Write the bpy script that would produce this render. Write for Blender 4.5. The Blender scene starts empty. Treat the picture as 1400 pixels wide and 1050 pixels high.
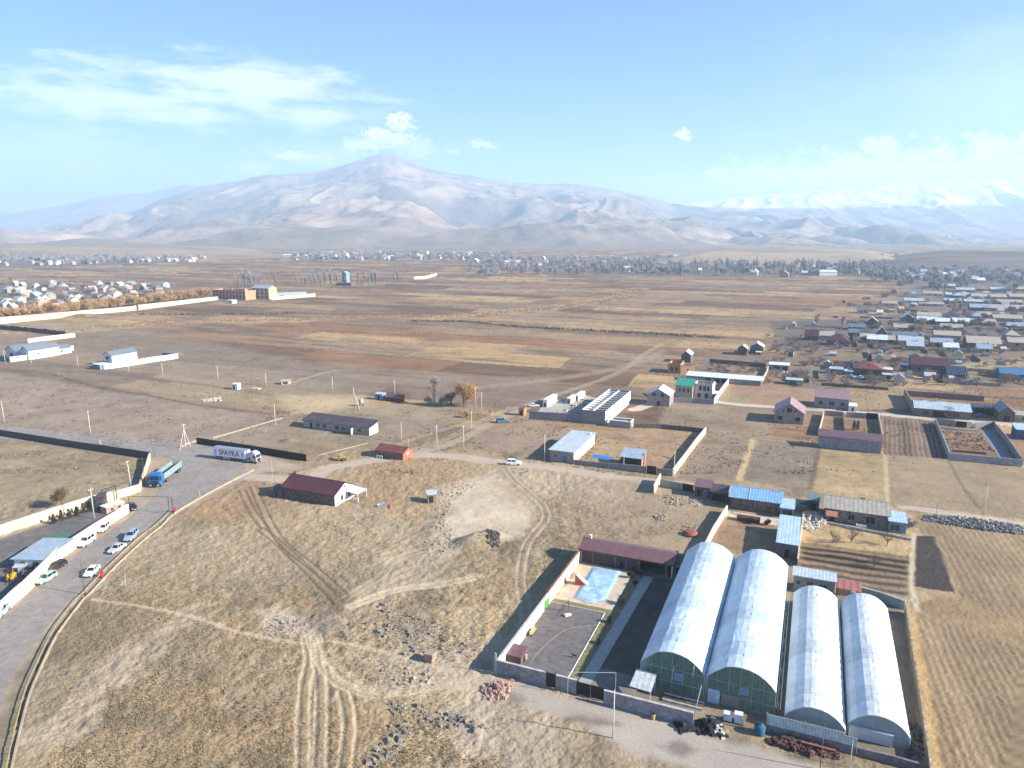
import bpy, math, random
import numpy as np
from mathutils import Vector
R = math.radians
random.seed(7)
rng = np.random.default_rng(11)
S = bpy.context.scene
COL = S.collection
# ------------------------------------------------------------------ camera
F = 972.0; CX = 700.0; CY = 525.0; HY = 318.0; CH = 75.0
PT = math.atan((CY-HY)/F); sp, cp = math.sin(PT), math.cos(PT)
cam = bpy.data.objects.new('camera', bpy.data.cameras.new('camera')); COL.objects.link(cam)
cam.location = (0, 0, CH); cam.rotation_euler = (math.pi/2-PT, 0, 0)
cam.data.sensor_width = 36; cam.data.lens = 36*F/1400; cam.data.clip_start = 1; cam.data.clip_end = 60000
S.camera = cam

def ray(x, y):
    a, b = (x-CX)/F, (CY-y)/F
    return Vector((a, b*sp+cp, b*cp-sp))
def G(x, y, z=0.0):
    d = ray(x, y); t = (z-CH)/d.z
    return Vector((d.x*t, d.y*t, z))
def GD(x, y):
    p = G(x, y); return p
def ZT(x, y, yt):
    "height of a vertical thing whose foot shows at pixel (x, y) and whose top shows at row yt"
    Y = G(x, y).y; k = (CY-yt)/F
    return CH + Y*(k*cp-sp)/(cp+k*sp)
def HX(A, B, px):
    "height at which the sight line through px meets the vertical plane over the foot line A-B"
    a, b = G(*A), G(*B); n = Vector((-(b-a).y, (b-a).x, 0)); d = ray(*px)
    t = (a-Vector((0, 0, CH))).dot(n)/d.dot(n)
    return CH+d.z*t
def DX(A, B, px, z):
    a, b = G(*A), G(*B); n = Vector((-(b-a).y, (b-a).x, 0)).normalized()
    return (G(px[0], px[1], z)-a).dot(n)

def lin(h):
    h = h.lstrip('#'); o = []
    for i in (0, 2, 4):
        c = int(h[i:i+2], 16)/255
        o.append(c/12.92 if c <= 0.04045 else ((c+0.055)/1.055)**2.4)
    return tuple(o)
# ------------------------------------------------------------------ noise
def _h(ix, iy, s):
    n = (ix.astype(np.int64)*374761393 + iy.astype(np.int64)*668265263 + s*1442695041) & 0x7fffffff
    n = ((n ^ (n >> 13))*1274126177) & 0x7fffffff
    n = ((n ^ (n >> 15))*2246822519) & 0x7fffffff
    return ((n ^ (n >> 16)) & 0xffff)/65535.0
def vn(x, y, s=0):
    ix, iy = np.floor(x), np.floor(y); fx, fy = x-ix, y-iy
    fx = fx*fx*(3-2*fx); fy = fy*fy*(3-2*fy)
    a, b, c, d = _h(ix, iy, s), _h(ix+1, iy, s), _h(ix, iy+1, s), _h(ix+1, iy+1, s)
    return (a*(1-fx)+b*fx)*(1-fy)+(c*(1-fx)+d*fx)*fy
def fbm(x, y, s=0, o=4, g=0.5):
    t = np.zeros_like(x); a = 1.0; n = 0
    for i in range(o):
        t += a*vn(x, y, s+i*17); n += a; a *= g; x = x*2.03+5.1; y = y*2.03+1.7
    return t/n
def ss(a, b, x):
    t = np.clip((x-a)/(b-a), 0, 1); return t*t*(3-2*t)
# ------------------------------------------------------------------ materials
MATS = {}
def mat(key, col, rough=0.85, var=0.15, scale=1.0, bump=0.0, stripe=None, metal=0.0, spec=0.3, col2=None, dirt=0.0, dirtcol=(0.2, 0.15, 0.1), alpha=1.0, trans=0.0, crack=0.0):
    if key in MATS: return MATS[key]
    if isinstance(col, str): col = lin(col)
    m = bpy.data.materials.new(key); m.use_nodes = True; MATS[key] = m
    nt = m.node_tree; N, L = nt.nodes, nt.links
    p = N['Principled BSDF']; p.inputs['Roughness'].default_value = rough; p.inputs['Metallic'].default_value = metal
    p.inputs['Specular IOR Level'].default_value = spec
    geo = N.new('ShaderNodeNewGeometry'); tc = N.new('ShaderNodeTexCoord')
    nz = N.new('ShaderNodeTexNoise'); nz.inputs['Scale'].default_value = 1.3*scale; nz.inputs['Detail'].default_value = 6; nz.inputs['Roughness'].default_value = 0.65
    L.new(geo.outputs['Position'], nz.inputs['Vector'])
    mx = N.new('ShaderNodeMix'); mx.data_type = 'RGBA'
    c2 = col2 if col2 is not None else tuple(max(0, c*(1-2*var)) for c in col)
    if isinstance(c2, str): c2 = lin(c2)
    c1 = tuple(min(1, c*(1+var)) for c in col) if col2 is None else col
    mx.inputs['A'].default_value = (*c1, 1); mx.inputs['B'].default_value = (*c2, 1)
    rp = N.new('ShaderNodeMapRange'); rp.inputs['From Min'].default_value = 0.32; rp.inputs['From Max'].default_value = 0.68
    L.new(nz.outputs['Fac'], rp.inputs['Value']); L.new(rp.outputs['Result'], mx.inputs['Factor'])
    out = mx.outputs['Result']
    if dirt > 0:
        n2 = N.new('ShaderNodeTexNoise'); n2.inputs['Scale'].default_value = 0.35*scale; n2.inputs['Detail'].default_value = 8; n2.inputs['Roughness'].default_value = 0.7
        L.new(geo.outputs['Position'], n2.inputs['Vector'])
        r2 = N.new('ShaderNodeMapRange'); r2.inputs['From Min'].default_value = 0.5; r2.inputs['From Max'].default_value = 0.72; r2.inputs['To Max'].default_value = dirt
        L.new(n2.outputs['Fac'], r2.inputs['Value'])
        m2 = N.new('ShaderNodeMix'); m2.data_type = 'RGBA'; m2.inputs['B'].default_value = (*dirtcol, 1)
        L.new(out, m2.inputs['A']); L.new(r2.outputs['Result'], m2.inputs['Factor']); out = m2.outputs['Result']
    if crack > 0:
        vo = N.new('ShaderNodeTexVoronoi'); vo.feature = 'DISTANCE_TO_EDGE'; vo.inputs['Scale'].default_value = crack
        ad = N.new('ShaderNodeMix'); ad.data_type = 'RGBA'; ad.blend_type = 'ADD'; ad.inputs['Factor'].default_value = 1.6/crack*0.3
        L.new(geo.outputs['Position'], ad.inputs['A']); L.new(nz.outputs['Color'], ad.inputs['B']); L.new(ad.outputs['Result'], vo.inputs['Vector'])
        rc = N.new('ShaderNodeMapRange'); rc.inputs['From Max'].default_value = 0.018; rc.inputs['To Min'].default_value = 0.8; rc.inputs['To Max'].default_value = 1.0; L.new(vo.outputs['Distance'], rc.inputs['Value'])
        vp = N.new('ShaderNodeTexVoronoi'); vp.inputs['Scale'].default_value = crack*0.6; L.new(ad.outputs['Result'], vp.inputs['Vector'])
        sv = N.new('ShaderNodeSeparateColor'); L.new(vp.outputs['Color'], sv.inputs[0]); rp2 = N.new('ShaderNodeMapRange'); rp2.inputs['To Min'].default_value = 0.9; rp2.inputs['To Max'].default_value = 1.08; L.new(sv.outputs[0], rp2.inputs['Value'])
        mm_ = N.new('ShaderNodeMath'); mm_.operation = 'MULTIPLY'; L.new(rc.outputs['Result'], mm_.inputs[0]); L.new(rp2.outputs['Result'], mm_.inputs[1])
        m4 = N.new('ShaderNodeMix'); m4.data_type = 'RGBA'; m4.blend_type = 'MULTIPLY'; m4.inputs['Factor'].default_value = 1; L.new(out, m4.inputs['A']); L.new(mm_.outputs[0], m4.inputs['B']); out = m4.outputs['Result']
    hgt = nz.outputs['Fac']; bs = bump
    if stripe:
        ax, per, amt = stripe
        sx = N.new('ShaderNodeSeparateXYZ'); L.new(tc.outputs['Object'], sx.inputs['Vector'])
        ml = N.new('ShaderNodeMath'); ml.operation = 'MULTIPLY'; ml.inputs[1].default_value = 2*math.pi/per
        L.new(sx.outputs['XYZ'.index(ax)], ml.inputs[0])
        sn = N.new('ShaderNodeMath'); sn.operation = 'SINE'; L.new(ml.outputs[0], sn.inputs[0])
        mr = N.new('ShaderNodeMapRange'); mr.inputs['From Min'].default_value = 0.2; mr.inputs['To Min'].default_value = 1.0; mr.inputs['To Max'].default_value = 1-amt
        L.new(sn.outputs[0], mr.inputs['Value'])
        m3 = N.new('ShaderNodeMix'); m3.data_type = 'RGBA'; m3.blend_type = 'MULTIPLY'; m3.inputs['Factor'].default_value = 1
        L.new(out, m3.inputs['A']); L.new(mr.outputs['Result'], m3.inputs['B']); out = m3.outputs['Result']
        bp = N.new('ShaderNodeBump'); bp.inputs['Strength'].default_value = 0.35; bp.inputs['Distance'].default_value = 0.03
        L.new(sn.outputs[0], bp.inputs['Height']); L.new(bp.outputs['Normal'], p.inputs['Normal'])
    elif bump > 0:
        bp = N.new('ShaderNodeBump'); bp.inputs['Strength'].default_value = bump; bp.inputs['Distance'].default_value = 0.1
        L.new(hgt, bp.inputs['Height']); L.new(bp.outputs['Normal'], p.inputs['Normal'])
    L.new(out, p.inputs['Base Color'])
    if alpha < 1: p.inputs['Alpha'].default_value = alpha
    if trans > 0: p.inputs['Transmission Weight'].default_value = trans
    return m
# ------------------------------------------------------------------ mesh building
class MB:
    def __init__(s): s.v = []; s.f = []
    def add(s, vs, fs):
        o = len(s.v); s.v += [tuple(v) for v in vs]; s.f += [tuple(i+o for i in f) for f in fs]; return s
    def box(s, x0, y0, z0, x1, y1, z1):
        return s.add([(x0,y0,z0),(x1,y0,z0),(x1,y1,z0),(x0,y1,z0),(x0,y0,z1),(x1,y0,z1),(x1,y1,z1),(x0,y1,z1)],
                     [(0,3,2,1),(4,5,6,7),(0,1,5,4),(1,2,6,5),(2,3,7,6),(3,0,4,7)])
    def cbox(s, c, sz, rz=0.0):
        x, y, z = sz[0]/2, sz[1]/2, sz[2]/2; a, b = math.cos(rz), math.sin(rz); vs = []
        for k in (-z, z):
            for (i, j) in ((-x,-y),(x,-y),(x,y),(-x,y)): vs.append((c[0]+i*a-j*b, c[1]+i*b+j*a, c[2]+k))
        return s.add(vs, [(0,3,2,1),(4,5,6,7),(0,1,5,4),(1,2,6,5),(2,3,7,6),(3,0,4,7)])
    def tube(s, a, b, r0, r1=None, n=6, cap=True):
        a, b = Vector(a), Vector(b); r1 = r0 if r1 is None else r1
        d = (b-a); 
        if d.length < 1e-6: return s
        d.normalize(); q = d.orthogonal().normalized(); w = d.cross(q); vs = []
        for (c, r) in ((a, r0), (b, r1)):
            for i in range(n):
                t = 2*math.pi*i/n; vs.append(c+(q*math.cos(t)+w*math.sin(t))*r)
        fs = [(i, (i+1) % n, n+(i+1) % n, n+i) for i in range(n)]
        if cap: fs += [tuple(range(n))[::-1], tuple(range(n, 2*n))]
        return s.add(vs, fs)
    def slab(s, pts, t):
        "polygon pts (counter-clockwise from above) thickened downwards by t"
        n = len(pts); up = [Vector(p) for p in pts]; nr = (up[1]-up[0]).cross(up[2]-up[0]).normalized()
        dn = [p-nr*t for p in up]
        return s.add(up+dn, [tuple(range(n)), tuple(range(2*n-1, n-1, -1))]+[(i, n+i, n+(i+1) % n, (i+1) % n) for i in range(n)])
    def prism(s, prof, y0, y1):
        "profile of (x,z) points extruded along y"
        n = len(prof)
        return s.add([(x, y0, z) for x, z in prof]+[(x, y1, z) for x, z in prof],
                     [tuple(range(n)), tuple(range(2*n-1, n-1, -1))]+[(i, n+i, n+(i+1) % n, (i+1) % n) for i in range(n)])
    def lathe(s, prof, n=8, c=(0, 0, 0)):
        vs = []; m = len(prof)
        for r, z in prof:
            for i in range(n):
                t = 2*math.pi*i/n; vs.append((c[0]+r*math.cos(t), c[1]+r*math.sin(t), c[2]+z))
        fs = [(k*n+i, k*n+(i+1) % n, (k+1)*n+(i+1) % n, (k+1)*n+i) for k in range(m-1) for i in range(n)]
        return s.add(vs, fs+[tuple(range(n))[::-1], tuple(range((m-1)*n, m*n))])
    def build(s, name, m, parent=None, smooth=False, loc=None):
        me = bpy.data.meshes.new(name); me.from_pydata(s.v, [], s.f); me.update()
        import bmesh
        b = bmesh.new(); b.from_mesh(me); bmesh.ops.recalc_face_normals(b, faces=b.faces); b.to_mesh(me); b.free()
        if smooth: me.shade_smooth()
        me.materials.append(m)
        o = bpy.data.objects.new(name, me); COL.objects.link(o)
        if parent is not None: o.parent = parent
        if loc is not None: o.location = loc
        return o
def tag(o, label, cat, group=None, kind=None):
    if label: o['label'] = label
    if cat: o['category'] = cat
    if group: o['group'] = group
    if kind: o['kind'] = kind
    return o
def empty(name, loc, rz, label, cat, group=None):
    o = bpy.data.objects.new(name, None); COL.objects.link(o); o.location = loc; o.rotation_euler = (0, 0, rz); o.empty_display_size = 0.2
    return tag(o, label, cat, group)
KIDS = {}
def dup(root, loc, rz, label=None, group=None, scale=None):
    def cp_(o, par):
        c = o.copy(); COL.objects.link(c)
        if par is not None: c.parent = par
        for k in o.children: cp_(k, c)
        return c
    r = cp_(root, None); r.location = loc; r.rotation_euler = (0, 0, rz)
    if label: r['label'] = label
    if group: r['group'] = group
    if scale: r.scale = scale if isinstance(scale, tuple) else (scale,)*3
    return r
def np_mesh(name, V, Fq, m, cols=None, smooth=False, nv=4):
    me = bpy.data.meshes.new(name)
    me.vertices.add(len(V)); me.vertices.foreach_set('co', V.astype(np.float32).ravel())
    me.loops.add(Fq.size); me.loops.foreach_set('vertex_index', Fq.astype(np.int32).ravel())
    me.polygons.add(len(Fq)); me.polygons.foreach_set('loop_start', np.arange(0, Fq.size, nv, dtype=np.int32))
    me.polygons.foreach_set('loop_total', np.full(len(Fq), nv, dtype=np.int32))
    me.update(calc_edges=True)
    if cols is not None:
        at = me.color_attributes.new('tone', 'FLOAT_COLOR', 'POINT')
        c4 = np.ones((len(V), 4), np.float32); c4[:, :3] = cols; at.data.foreach_set('color', c4.ravel())
    if smooth: me.shade_smooth()
    me.materials.append(m)
    o = bpy.data.objects.new(name, me); COL.objects.link(o); return o
# ------------------------------------------------------------------ light
SUN_AZ_TO = Vector((math.cos(R(-16)), math.sin(R(-16)), 0)); SUN_EL = R(27)
sdir = Vector((SUN_AZ_TO.x*math.cos(SUN_EL), SUN_AZ_TO.y*math.cos(SUN_EL), math.sin(SUN_EL)))
sun = bpy.data.objects.new('sun', bpy.data.lights.new('sun', 'SUN')); COL.objects.link(sun)
sun.data.energy = 5.0; sun.data.angle = R(0.55); sun.data.color = (1, 0.93, 0.82)
sun.rotation_euler = sdir.to_track_quat('Z', 'Y').to_euler()
W = bpy.data.worlds.new('World'); S.world = W; W.use_nodes = True
nt = W.node_tree; N, L = nt.nodes, nt.links
bg = N['Background']; bg.inputs['Strength'].default_value = 0.05
sky = N.new('ShaderNodeTexSky'); sky.sky_type = 'NISHITA'; sky.sun_disc = False; sky.sun_elevation = SUN_EL
sky.sun_rotation = math.atan2(sdir.x, sdir.y); sky.altitude = 1400; sky.air_density = 1.0; sky.dust_density = 0.15; sky.ozone_density = 2.0
# clouds stand at fixed directions of the sky: a sum of soft patches in (azimuth, elevation), torn by noise
tc = N.new('ShaderNodeTexCoord'); sx = N.new('ShaderNodeSeparateXYZ'); L.new(tc.outputs['Generated'], sx.inputs[0])
def M(op, a, b=None, c=None, cl=False):
    n = N.new('ShaderNodeMath'); n.operation = op; n.use_clamp = cl
    for i, v in enumerate((a, b, c)):
        if v is None: continue
        if isinstance(v, (int, float)): n.inputs[i].default_value = v
        else: L.new(v, n.inputs[i])
    return n.outputs[0]
az = M('ARCTAN2', sx.outputs[0], sx.outputs[1]); el = M('ARCSINE', sx.outputs[2])
def wnoise(scale, det, stretch, rough=0.6, off=0.0):
    cb = N.new('ShaderNodeCombineXYZ'); L.new(M('ADD', M('MULTIPLY', az, 1.0), off), cb.inputs[0]); L.new(M('MULTIPLY', el, stretch), cb.inputs[1]); cb.inputs[2].default_value = off
    n = N.new('ShaderNodeTexNoise'); n.inputs['Scale'].default_value = scale; n.inputs['Detail'].default_value = det; n.inputs['Roughness'].default_value = rough
    L.new(cb.outputs[0], n.inputs['Vector']); return n.outputs['Fac']
nA = wnoise(8, 10, 4.2, 0.68); nB = wnoise(75, 8, 1.3, 0.62, 3.3); nC = wnoise(3, 5, 2.5, 0.6, 9.1); nD = wnoise(170, 6, 1.2, 0.6, 5.7)
def sky_dir(px, py):
    d = ray(px, py).normalized(); return math.atan2(d.x, d.y), math.asin(d.z)
def patch(px, py, rx, ry, noise, nw, lo, hi, amt):
    a0, e0 = sky_dir(px, py); ra, re = rx/F, ry/F
    da = M('DIVIDE', M('SUBTRACT', az, a0), ra); de = M('DIVIDE', M('SUBTRACT', el, e0), re)
    r = M('SQRT', M('ADD', M('MULTIPLY', da, da), M('MULTIPLY', de, de)))
    v = M('ADD', M('SUBTRACT', 1.0, r), M('MULTIPLY', M('SUBTRACT', noise, 0.5), nw*1.9))
    m = N.new('ShaderNodeMapRange'); m.interpolation_type = 'SMOOTHSTEP'; m.inputs['From Min'].default_value = lo; m.inputs['From Max'].default_value = hi; m.inputs['To Max'].default_value = amt
    L.new(v, m.inputs['Value']); return m.outputs['Result']
P = [patch(150, 132, 165, 48, nA, 1.9, 0.05, 0.95, 0.66), patch(330, 120, 210, 42, nA, 1.6, 0.05, 0.95, 0.7), patch(430, 158, 120, 24, nA, 1.6, 0.0, 0.9, 0.6), patch(230, 160, 150, 22, nA, 1.8, 0, 0.9, 0.65),
     patch(60, 225, 260, 60, nA, 1.8, 0.0, 1.2, 0.35), patch(120, 232, 70, 12, nA, 1.5, 0.0, 0.9, 0.3),
     patch(540, 162, 15, 8, nD, 1.6, 0.0, 0.5, 0.95), patch(553, 160, 11, 7, nD, 1.6, 0.0, 0.5, 0.95), patch(548, 172, 24, 9, nD, 1.6, 0.0, 0.7, 0.85), patch(516, 183, 22, 9, nD, 1.7, 0.0, 0.5, 0.95), patch(538, 190, 46, 14, nD, 1.5, 0.0, 0.8, 0.8), patch(500, 198, 40, 12, nB, 1.5, 0.0, 0.8, 0.7), patch(572, 205, 34, 20, nB, 1.4, 0.0, 0.9, 0.5), patch(398, 213, 28, 8, nD, 1.6, 0.0, 0.5, 0.8), patch(345, 228, 34, 12, nB, 1.3, 0.0, 0.6, 0.55), patch(450, 215, 120, 26, nB, 1.5, 0.0, 1.2, 0.5),
     patch(655, 197, 17, 8, nD, 1.7, 0.0, 0.7, 0.7), patch(668, 201, 14, 6, nD, 1.7, 0.0, 0.8, 0.6), patch(620, 206, 16, 7, nD, 1.8, 0.0, 0.9, 0.45), patch(933, 183, 10, 8, nD, 1.8, 0.05, 0.5, 0.9), patch(938, 188, 9, 6, nD, 1.8, 0.05, 0.6, 0.85),
     patch(1203, 198, 38, 11, nB, 1.8, 0.0, 0.6, 0.8), patch(1290, 214, 56, 16, nB, 1.8, 0.0, 0.7, 0.85), patch(1385, 200, 64, 22, nB, 1.8, 0.0, 0.7, 0.85),
     patch(1100, 245, 160, 24, nB, 1.6, -0.1, 0.7, 0.8), patch(1290, 240, 260, 36, nB, 1.5, -0.2, 0.6, 0.97), patch(980, 255, 200, 26, nA, 1.4, 0.0, 1.0, 0.5), patch(1390, 120, 320, 130, nC, 1.6, 0.0, 1.6, 0.35)]
tot = P[0]
for q in P[1:]: tot = M('MAXIMUM', tot, q)
band = N.new('ShaderNodeMapRange'); band.inputs['From Min'].default_value = 0.12; band.inputs['From Max'].default_value = 0.0; band.inputs['To Max'].default_value = 0.12; L.new(el, band.inputs['Value'])
tot = M('MAXIMUM', tot, band.outputs['Result'])
mx = N.new('ShaderNodeMix'); mx.data_type = 'RGBA'; mx.inputs['B'].default_value = (10.6, 10.9, 11.4, 1)
ti = N.new('ShaderNodeMix'); ti.data_type = 'RGBA'; ti.blend_type = 'MULTIPLY'; ti.inputs['Factor'].default_value = 1; ti.inputs['B'].default_value = (0.8, 1.17, 1.56, 1); L.new(sky.outputs[0], ti.inputs['A']); L.new(ti.outputs['Result'], mx.inputs['A']); L.new(tot, mx.inputs['Factor']); L.new(mx.outputs['Result'], bg.inputs['Color'])
# ------------------------------------------------------------------ render settings
S.render.engine = 'CYCLES'; S.view_settings.view_transform = 'Standard'; S.view_settings.look = 'None'; S.view_settings.gamma = 1
S.view_settings.exposure = 1.4
cy = S.cycles; cy.use_denoising = True; cy.max_bounces = 6; cy.diffuse_bounces = 2; cy.glossy_bounces = 2; cy.transmission_bounces = 4; cy.transparent_max_bounces = 8; cy.volume_bounces = 1; cy.sample_clamp_indirect = 4
cy.use_adaptive_sampling = True; cy.adaptive_threshold = 0.01
# ------------------------------------------------------------------ haze
hz = MB().box(-28500, -600, -45, 28500, 17000, 1075).build('haze', bpy.data.materials.new('haze_air')); tag(hz, None, None, kind='stuff')
hm = hz.data.materials[0]; hm.use_nodes = True; hn = hm.node_tree; hn.nodes.remove(hn.nodes['Principled BSDF'])
pv = hn.nodes.new('ShaderNodeVolumePrincipled'); pv.inputs['Density'].default_value = 1.35e-4; pv.inputs['Color'].default_value = (0.58, 0.79, 1.0, 1); pv.inputs['Anisotropy'].default_value = 0.1
hn.links.new(pv.outputs[0], hn.nodes['Material Output'].inputs['Volume'])
hz.display_type = 'WIRE'
# ------------------------------------------------------------------ tone material for sheets with a colour attribute
def tone_mat(name, rough, fine, bumpd, bscale):
    m = bpy.data.materials.new(name); m.use_nodes = True; N, L = m.node_tree.nodes, m.node_tree.links
    p = N['Principled BSDF']; p.inputs['Roughness'].default_value = rough; p.inputs['Specular IOR Level'].default_value = 0.15
    a = N.new('ShaderNodeAttribute'); a.attribute_name = 'tone'; g = N.new('ShaderNodeNewGeometry')
    n = N.new('ShaderNodeTexNoise'); n.inputs['Scale'].default_value = bscale; n.inputs['Detail'].default_value = 7; n.inputs['Roughness'].default_value = 0.7; L.new(g.outputs['Position'], n.inputs['Vector'])
    r = N.new('ShaderNodeMapRange'); r.inputs['From Min'].default_value = 0.3; r.inputs['From Max'].default_value = 0.7; r.inputs['To Min'].default_value = 1-fine; r.inputs['To Max'].default_value = 1+fine; r.clamp = False
    L.new(n.outputs['Fac'], r.inputs['Value'])
    x = N.new('ShaderNodeMix'); x.data_type = 'RGBA'; x.blend_type = 'MULTIPLY'; x.inputs['Factor'].default_value = 1
    L.new(a.outputs['Color'], x.inputs['A']); L.new(r.outputs['Result'], x.inputs['B']); L.new(x.outputs['Result'], p.inputs['Base Color'])
    if bumpd > 0:
        b = N.new('ShaderNodeBump'); b.inputs['Strength'].default_value = 0.7; b.inputs['Distance'].default_value = bumpd; L.new(n.outputs['Fac'], b.inputs['Height']); L.new(b.outputs['Normal'], p.inputs['Normal'])
    return m
# ------------------------------------------------------------------ ground sheet: polar grid, dense where the ground is near
def rows():
    ys = [60000.0/1]  # far edge first
    d = []
    y = 318.0+75*F/16500
    while y < 1180:
        d.append(G(700, y).y); y += 0.45 if y < 345 else 0.8 if y < 420 else 1.0
    d += [70, 55, 40, 20, 0, -60, -300]
    return np.array(d[::-1])
dr = rows()
uu = np.concatenate([np.linspace(-1.6, -0.8, 40)[:-1], np.linspace(-0.8, 0.8, 1150), np.linspace(0.8, 1.6, 40)[1:]])
near = np.maximum(dr, 70)
GX = (near[:, None]*uu[None, :]).ravel(); GY = np.repeat(dr, len(uu))
nr, nc = len(dr), len(uu)
GX = GX; x, y = GX, GY
def P2(pts): return np.array([[G(a, b).x, G(a, b).y] for a, b in pts])
def pmask(pts, soft=1.0, warp=0.0, wsc=4.0, px=True, X=None, Y=None):
    X = x if X is None else X; Y = y if Y is None else Y
    Q = P2(pts) if px else np.array(pts); out = np.zeros_like(X)
    pad = soft+warp+1
    s = (X > Q[:, 0].min()-pad) & (X < Q[:, 0].max()+pad) & (Y > Q[:, 1].min()-pad) & (Y < Q[:, 1].max()+pad)
    if not s.any(): return out
    xs, ys = X[s], Y[s]; ins = np.zeros(xs.shape, bool); dm = np.full(xs.shape, 1e9)
    for i in range(len(Q)):
        a, b = Q[i], Q[(i+1) % len(Q)]; e = b-a
        t = np.clip(((xs-a[0])*e[0]+(ys-a[1])*e[1])/(e@e+1e-9), 0, 1)
        dm = np.minimum(dm, np.hypot(xs-a[0]-t*e[0], ys-a[1]-t*e[1]))
        c = (a[1] > ys) != (b[1] > ys)
        with np.errstate(divide='ignore', invalid='ignore'):
            ins ^= c & (xs < (b[0]-a[0])*(ys-a[1])/(b[1]-a[1]+1e-12)+a[0])
    sd = np.where(ins, dm, -dm)
    if warp: sd = sd+(fbm(xs/wsc, ys/wsc, 77, 4)-0.5)*2*warp
    out[s] = ss(-soft, soft, sd); return out
def lmask(pts, w, soft=0.5, warp=0.0, wsc=3.0, X=None, Y=None):
    X = x if X is None else X; Y = y if Y is None else Y
    Q = P2(pts); out = np.zeros_like(X); pad = w+soft+warp+1
    s = (X > Q[:, 0].min()-pad) & (X < Q[:, 0].max()+pad) & (Y > Q[:, 1].min()-pad) & (Y < Q[:, 1].max()+pad)
    if not s.any(): return out
    xs, ys = X[s], Y[s]; dm = np.full(xs.shape, 1e9)
    for i in range(len(Q)-1):
        a, b = Q[i], Q[i+1]; e = b-a
        t = np.clip(((xs-a[0])*e[0]+(ys-a[1])*e[1])/(e@e+1e-9), 0, 1)
        dm = np.minimum(dm, np.hypot(xs-a[0]-t*e[0], ys-a[1]-t*e[1]))
    if warp: dm = dm+(fbm(xs/wsc, ys/wsc, 31, 4)-0.5)*2*warp
    out[s] = 1-ss(w-soft, w+soft, dm); return out
def catmull(pts, n=8):
    o = []
    for i in range(len(pts)-1):
        p0, p1, p2, p3 = pts[max(i-1, 0)], pts[i], pts[i+1], pts[min(i+2, len(pts)-1)]
        for k in range(n):
            t = k/n
            o.append(tuple(0.5*(2*b+(c-a)*t+(2*a-5*b+4*c-d)*t*t+(3*b-a-3*c+d)*t**3) for a, b, c, d in zip(p0, p1, p2, p3)))
    return o+[pts[-1]]
UA = np.array([0.92, -0.39]); VA = np.array([0.39, 0.92])
pu, pv_ = x*UA[0]+y*UA[1], x*VA[0]+y*VA[1]
dist = np.hypot(x, y)
n1 = fbm(x/55, y/55, 1, 5); n2 = fbm(x/9, y/9, 2, 5); n3 = fbm(x/1.7, y/1.7, 3, 4, 0.6); n4 = fbm(x/0.6, y/0.6, 4, 3, 0.6)
def lerp(a, b, t): return a+(b-a)*t[:, None]
tone = np.zeros((len(x), 3)); tone[:] = (0.29, 0.216, 0.133)
A3 = lambda *c: np.array(c)
# dry grass of the near ground
tone = lerp(tone, A3(0.38, 0.287, 0.172), ss(0.42, 0.62, n1))
tone = lerp(tone, A3(0.15, 0.12, 0.08), ss(0.48, 0.7, n2)*0.75)
tone = lerp(tone, A3(0.085, 0.07, 0.045), ss(0.58, 0.8, n3)*0.25)
tone = lerp(tone, A3(0.45, 0.36, 0.24), ss(0.55, 0.8, 1-n3)*0.45)
n5 = fbm(x/24+3.1, y/24, 6, 5, 0.55); n6 = fbm(x/13, y/30+9, 7, 4)
tone = lerp(tone, A3(0.4, 0.315, 0.225), ss(0.57, 0.7, n5)*0.75)
tone = lerp(tone, A3(0.165, 0.137, 0.082), ss(0.54, 0.7, n6)*0.6)
tone = lerp(tone, A3(0.33, 0.22, 0.12), ss(0.56, 0.7, 1-n5)*0.6)
# the wide plain: long parcels along one axis
k = ss(215, 290, dist+40*(n1-0.5))
wu = pu+14*(fbm(pu/60, pv_/60, 8, 3)-0.5); wv = pv_+10*(fbm(pu/60, pv_/60, 9, 3)-0.5)
fld = np.zeros_like(tone)
row = np.floor(wv/34); off = _h(row, row*0+3, 5)*200; cl = np.floor((wu+off)/(95+90*_h(row, row*0, 6)))
hsh = _h(cl, row, 21); hsh2 = _h(cl, row, 22)
pal = np.array([(0.25,0.185,0.135),(0.165,0.125,0.1),(0.31,0.25,0.17),(0.235,0.155,0.105),(0.37,0.295,0.185),(0.15,0.11,0.085),(0.27,0.22,0.17),(0.21,0.175,0.14)])
fld[:] = pal[(hsh*7.99).astype(int)]
fld *= 0.84*((0.68+0.64*fbm(pu/30, pv_/7, 12, 5))*(0.72+0.56*fbm(pu/7, pv_/2.2, 13, 4, 0.6))*(0.85+0.3*n3))[:, None]*np.array([1.2,1.0,0.8])
edge = np.minimum(np.abs((wv/34) % 1-0.5), 0.5)
ln = ss(0.45, 0.5, np.abs((wv/34) % 1-0.5)); fld = lerp(fld, A3(0.15, 0.115, 0.085), ln*0.6*(hsh2 > 0.45))
fld = lerp(fld, A3(0.27, 0.21, 0.14), ss(0.56, 0.75, fbm(pu/60, pv_/14, 14, 5))*0.55)
fld = lerp(fld, A3(0.1, 0.075, 0.058), ss(0.54, 0.72, fbm(pu/50, pv_/10, 15, 5))*0.65)
tone = lerp(tone, fld, k)
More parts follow.
